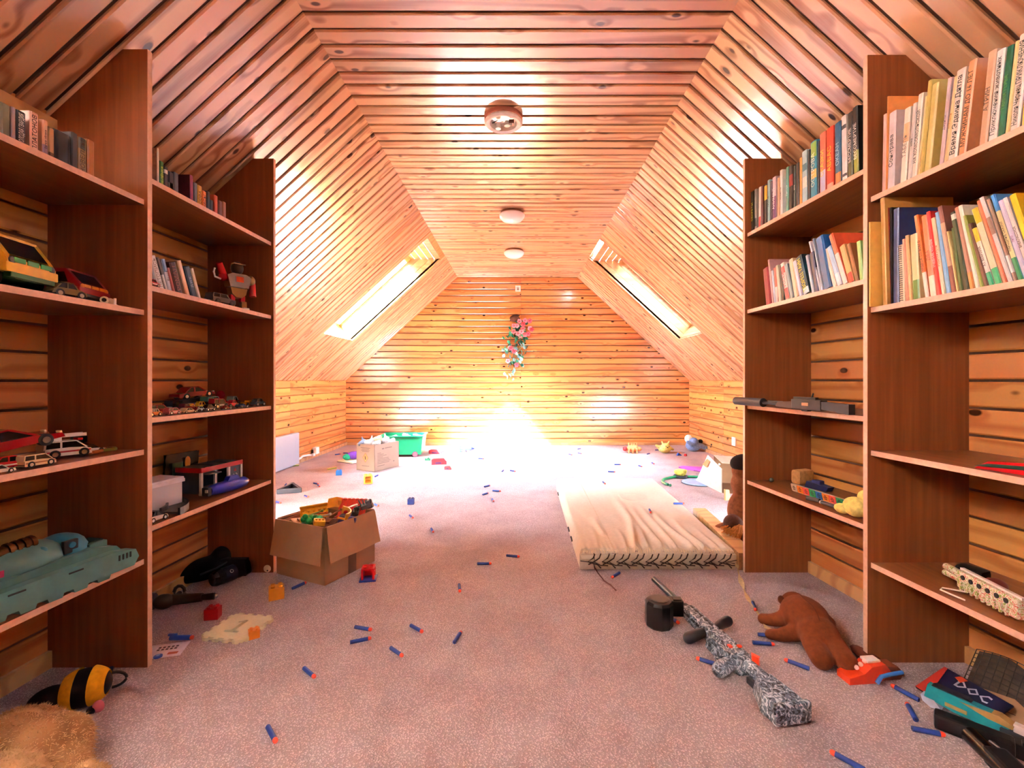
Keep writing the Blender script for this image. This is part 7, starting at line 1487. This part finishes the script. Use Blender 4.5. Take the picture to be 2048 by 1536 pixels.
ceiling_lamp('round ceiling lamp without its cover, wires showing', 1007, 250, .106, False)
ceiling_lamp('white domed ceiling lamp in the middle of the row of three', 1024, 434, .112, True)
ceiling_lamp('white domed ceiling lamp closest to the end wall', 1028, 508, .115, True)
# plates on the end wall
c = at_y(1036, 577, YF - .012)
r = thing('wall_switch', uniq('small white plate with dark mark high on the end wall'), 'switch', (c.x, YF - .003, c.z)); MB().m(WHT).box((0, -.006, 0), (.075, .012, .085), b=.003).build('plate', r); MB().m(mat('#b9b4ac', .4)).box((0, -.0125, -.004), (.045, .002, .05)).m(mat('#4a3f38', .6)).prism([(-.008, -.022), (.008, -.022), (.003, .014), (-.003, .014)], .001, 'y', -.0145).build('rocker', r)
def wall_plate(label, sd, px, py, w, h, name, cat):
    y = sd * (KX - .0) * FPX / (px - CX); z = zc(py, y); r = thing(name, uniq(label), cat, (sd * (KX + .001), y, z), R(90 if sd > 0 else -90))
    MB().m(WHT).box((0, .008, 0), (w, .014, h), b=.003).build('plate', r); MB().m(mat('#c8c4bc', .4)).lathe([(.022, 0), (.02, .003), (0, .003)], 16, frame((0, .015, -.0), (1, 0, 0), (0, 0, -1), (0, 1, 0))).build('insert', r, smooth=20)
    return r
wall_plate('white socket plate on the knee wall beside the tipped carton', 1, 1469, 883, .08, .095, 'wall_socket', 'socket')
wall_plate('white thermostat box beside the white heater panel', -1, 590, 881, .07, .09, 'wall_socket', 'socket')
# convector heater on the left knee wall
ya_, yb_ = -KX * FPX / (500 - CX), -KX * FPX / (587 - CX)
zt, zb_ = zc(865, yb_), zc(927, yb_)
r = thing('wall_heater', uniq('flat white convector heater on the knee wall beyond the upright'), 'heater', (-KX + .0, (ya_ + yb_) / 2, zb_))
hh = zt - zb_; wl_ = yb_ - ya_
MB().m(mat('#a4abb8', .3, var=.02)).box((.04, 0, hh / 2), (.05, wl_, hh), b=.008).build('panel', r); q = MB().m(mat('#9fa4ae', .4))
for k in range(12): q.box((.04, -wl_ / 2 + wl_ * (k + .5) / 12, hh + .0005), (.03, wl_ / 16, .002))
g_ = q.build('grille', r); 
for y in (-.3, .3): MB().m(GREY).box((.012, y * wl_, hh / 2), (.022, .04, hh * .6)).build('bracket', r)
# cable duct and plug box on the baseboard
y0_ = -KX * FPX / (625 - CX); r = thing('plug_box', uniq('white plug box standing on the skirting of the knee wall'), 'plug', (-KX + .03, y0_, .045), R(0)); MB().m(WHT).box((.01, 0, .04), (.05, .085, .08), b=.006).build('box', r); MB().m(BLACK).box((-.012, -.045, .03), (.02, .012, .05)).build('plug', r)
pts = [(585, 925), (592, 921), (600, 918), (609, 920), (616, 922)]; r = thing('white_cable', uniq('white cable hump lying on the skirting under the heater'), 'cable', (0, 0, 0)); MB().m(mat('#e3d9d0', .4)).tube([(-KX + .03 + .02 * (k % 2), -KX * FPX / (a - CX), .05 + .02 * math.sin(k * .8)) for k, (a, b) in enumerate(pts)], .012, 8).build('cable', r, smooth=True); MB().m(WHT).box((-KX + .05, -KX * FPX / (618 - CX), .05), (.03, .05, .03), b=.005).build('connector', r)
# hanging artificial flowers
r = thing('hanging_flowers', uniq('hanging artificial vine with pink flowers on the end wall'), 'artificial flowers', (at_y(1040, 640, YF).x, YF - .05, zc(640, YF)))
random.seed(21)
def wl(px, py): v = at_y(px, py, YF - .05); return Vector((v.x - r.location.x, 0, v.z - r.location.z))
MB().m(mat('#5a3320', .7, var=.3, scale=60)).ell(wl(1029, 637) + Vector((0, .0, 0)), (.07, .05, .05), 14, 9).m(mat('#3a2014', .7)).tube([wl(1021, 642), wl(1026, 632), wl(1034, 630), wl(1040, 640)], .012, 6).build('basket', r, smooth=True)
stems = [[(1040, 640), (1034, 670), (1030, 700), (1022, 730), (1020, 760)], [(1045, 645), (1040, 680), (1036, 705), (1030, 730), (1024, 750)], [(1040, 645), (1048, 680), (1050, 705), (1044, 720), (1036, 734)], [(1036, 645), (1022, 672), (1016, 705), (1013, 712)]]
for s_ in stems: MB().m(mat('#3f7a4a', .6)).tube([wl(*q_) + Vector((0, .01, 0)) for q_ in s_], .004, 5).build('stem', r)
def leaf_mesh(m_, L_, W_):
    q = MB().m(m_); q.add([(0, 0, 0), (W_, L_ * .35, .006), (W_ * .8, L_ * .75, .002), (0, L_, -.004), (-W_ * .8, L_ * .75, .002), (-W_, L_ * .35, .006), (0, L_ * .5, -.004)], [(0, 1, 6), (1, 2, 6), (2, 3, 6), (3, 4, 6), (4, 5, 6), (5, 0, 6)])
    o = q.build('leaf'); me = o.data; bpy.data.objects.remove(o); return me
LM = [leaf_mesh(mat(c, .5), l_, w_) for c, l_, w_ in (('#178a62', .075, .026), ('#2aa57a', .065, .022), ('#0f5f48', .07, .025), ('#7fb8ae', .065, .024), ('#7fb4b0', .06, .024), ('#7fae7a', .055, .02))]
for s_ in stems:
    for k in range(30):
        t = random.uniform(.05, 1); i = min(int(t * (len(s_) - 1)), len(s_) - 2); f_ = t * (len(s_) - 1) - i
        px = s_[i][0] + (s_[i + 1][0] - s_[i][0]) * f_ + random.gauss(0, 4.2); py = s_[i][1] + (s_[i + 1][1] - s_[i][1]) * f_ + random.gauss(0, 4)
        me = random.choice(LM[:3] if py < 690 else LM[1:5] if py < 735 else LM[3:])
        M_ = Matrix.Translation(wl(px, py) + Vector((0, random.uniform(-.05, .02), 0))) @ Euler((R(90 + random.uniform(-50, 50)), random.uniform(-.6, .6), R(random.uniform(-180, 180)))).to_matrix().to_4x4()
        link('leaf', me, r, M_)
def flower_mesh(c1, c2):
    q = MB().m(mat(c1, .6))
    for k in range(5): q.ell((.02 * math.cos(k * 1.257), .02 * math.sin(k * 1.257), .004), (.018, .018, .007), 8, 5)
    q.m(mat(c2, .6)).ell((0, 0, .012), (.013, .013, .01), 8, 5); o = q.build('flower', smooth=True); me = o.data; bpy.data.objects.remove(o); return me
FM = [flower_mesh('#d9505e', '#b02a3c'), flower_mesh('#e58a92', '#d9606e'), flower_mesh('#d98a92', '#b9505e')]
for px, py in [(1039, 643), (1050, 642), (1059, 643), (1028, 652), (1027, 664), (1060, 657), (1056, 668), (1050, 670), (1041, 672), (1046, 650), (1034, 652), (1063, 660), (1028, 703), (1022, 697), (1033, 730), (1016, 722), (1046, 658), (1036, 668), (1043, 664)]:
    link('flower', random.choice(FM), r, Matrix.Translation(wl(px, py) + Vector((0, -.05 + random.uniform(-.02, .02), 0))) @ Euler((R(90 + random.uniform(-30, 30)), random.uniform(-.4, .4), 0)).to_matrix().to_4x4())
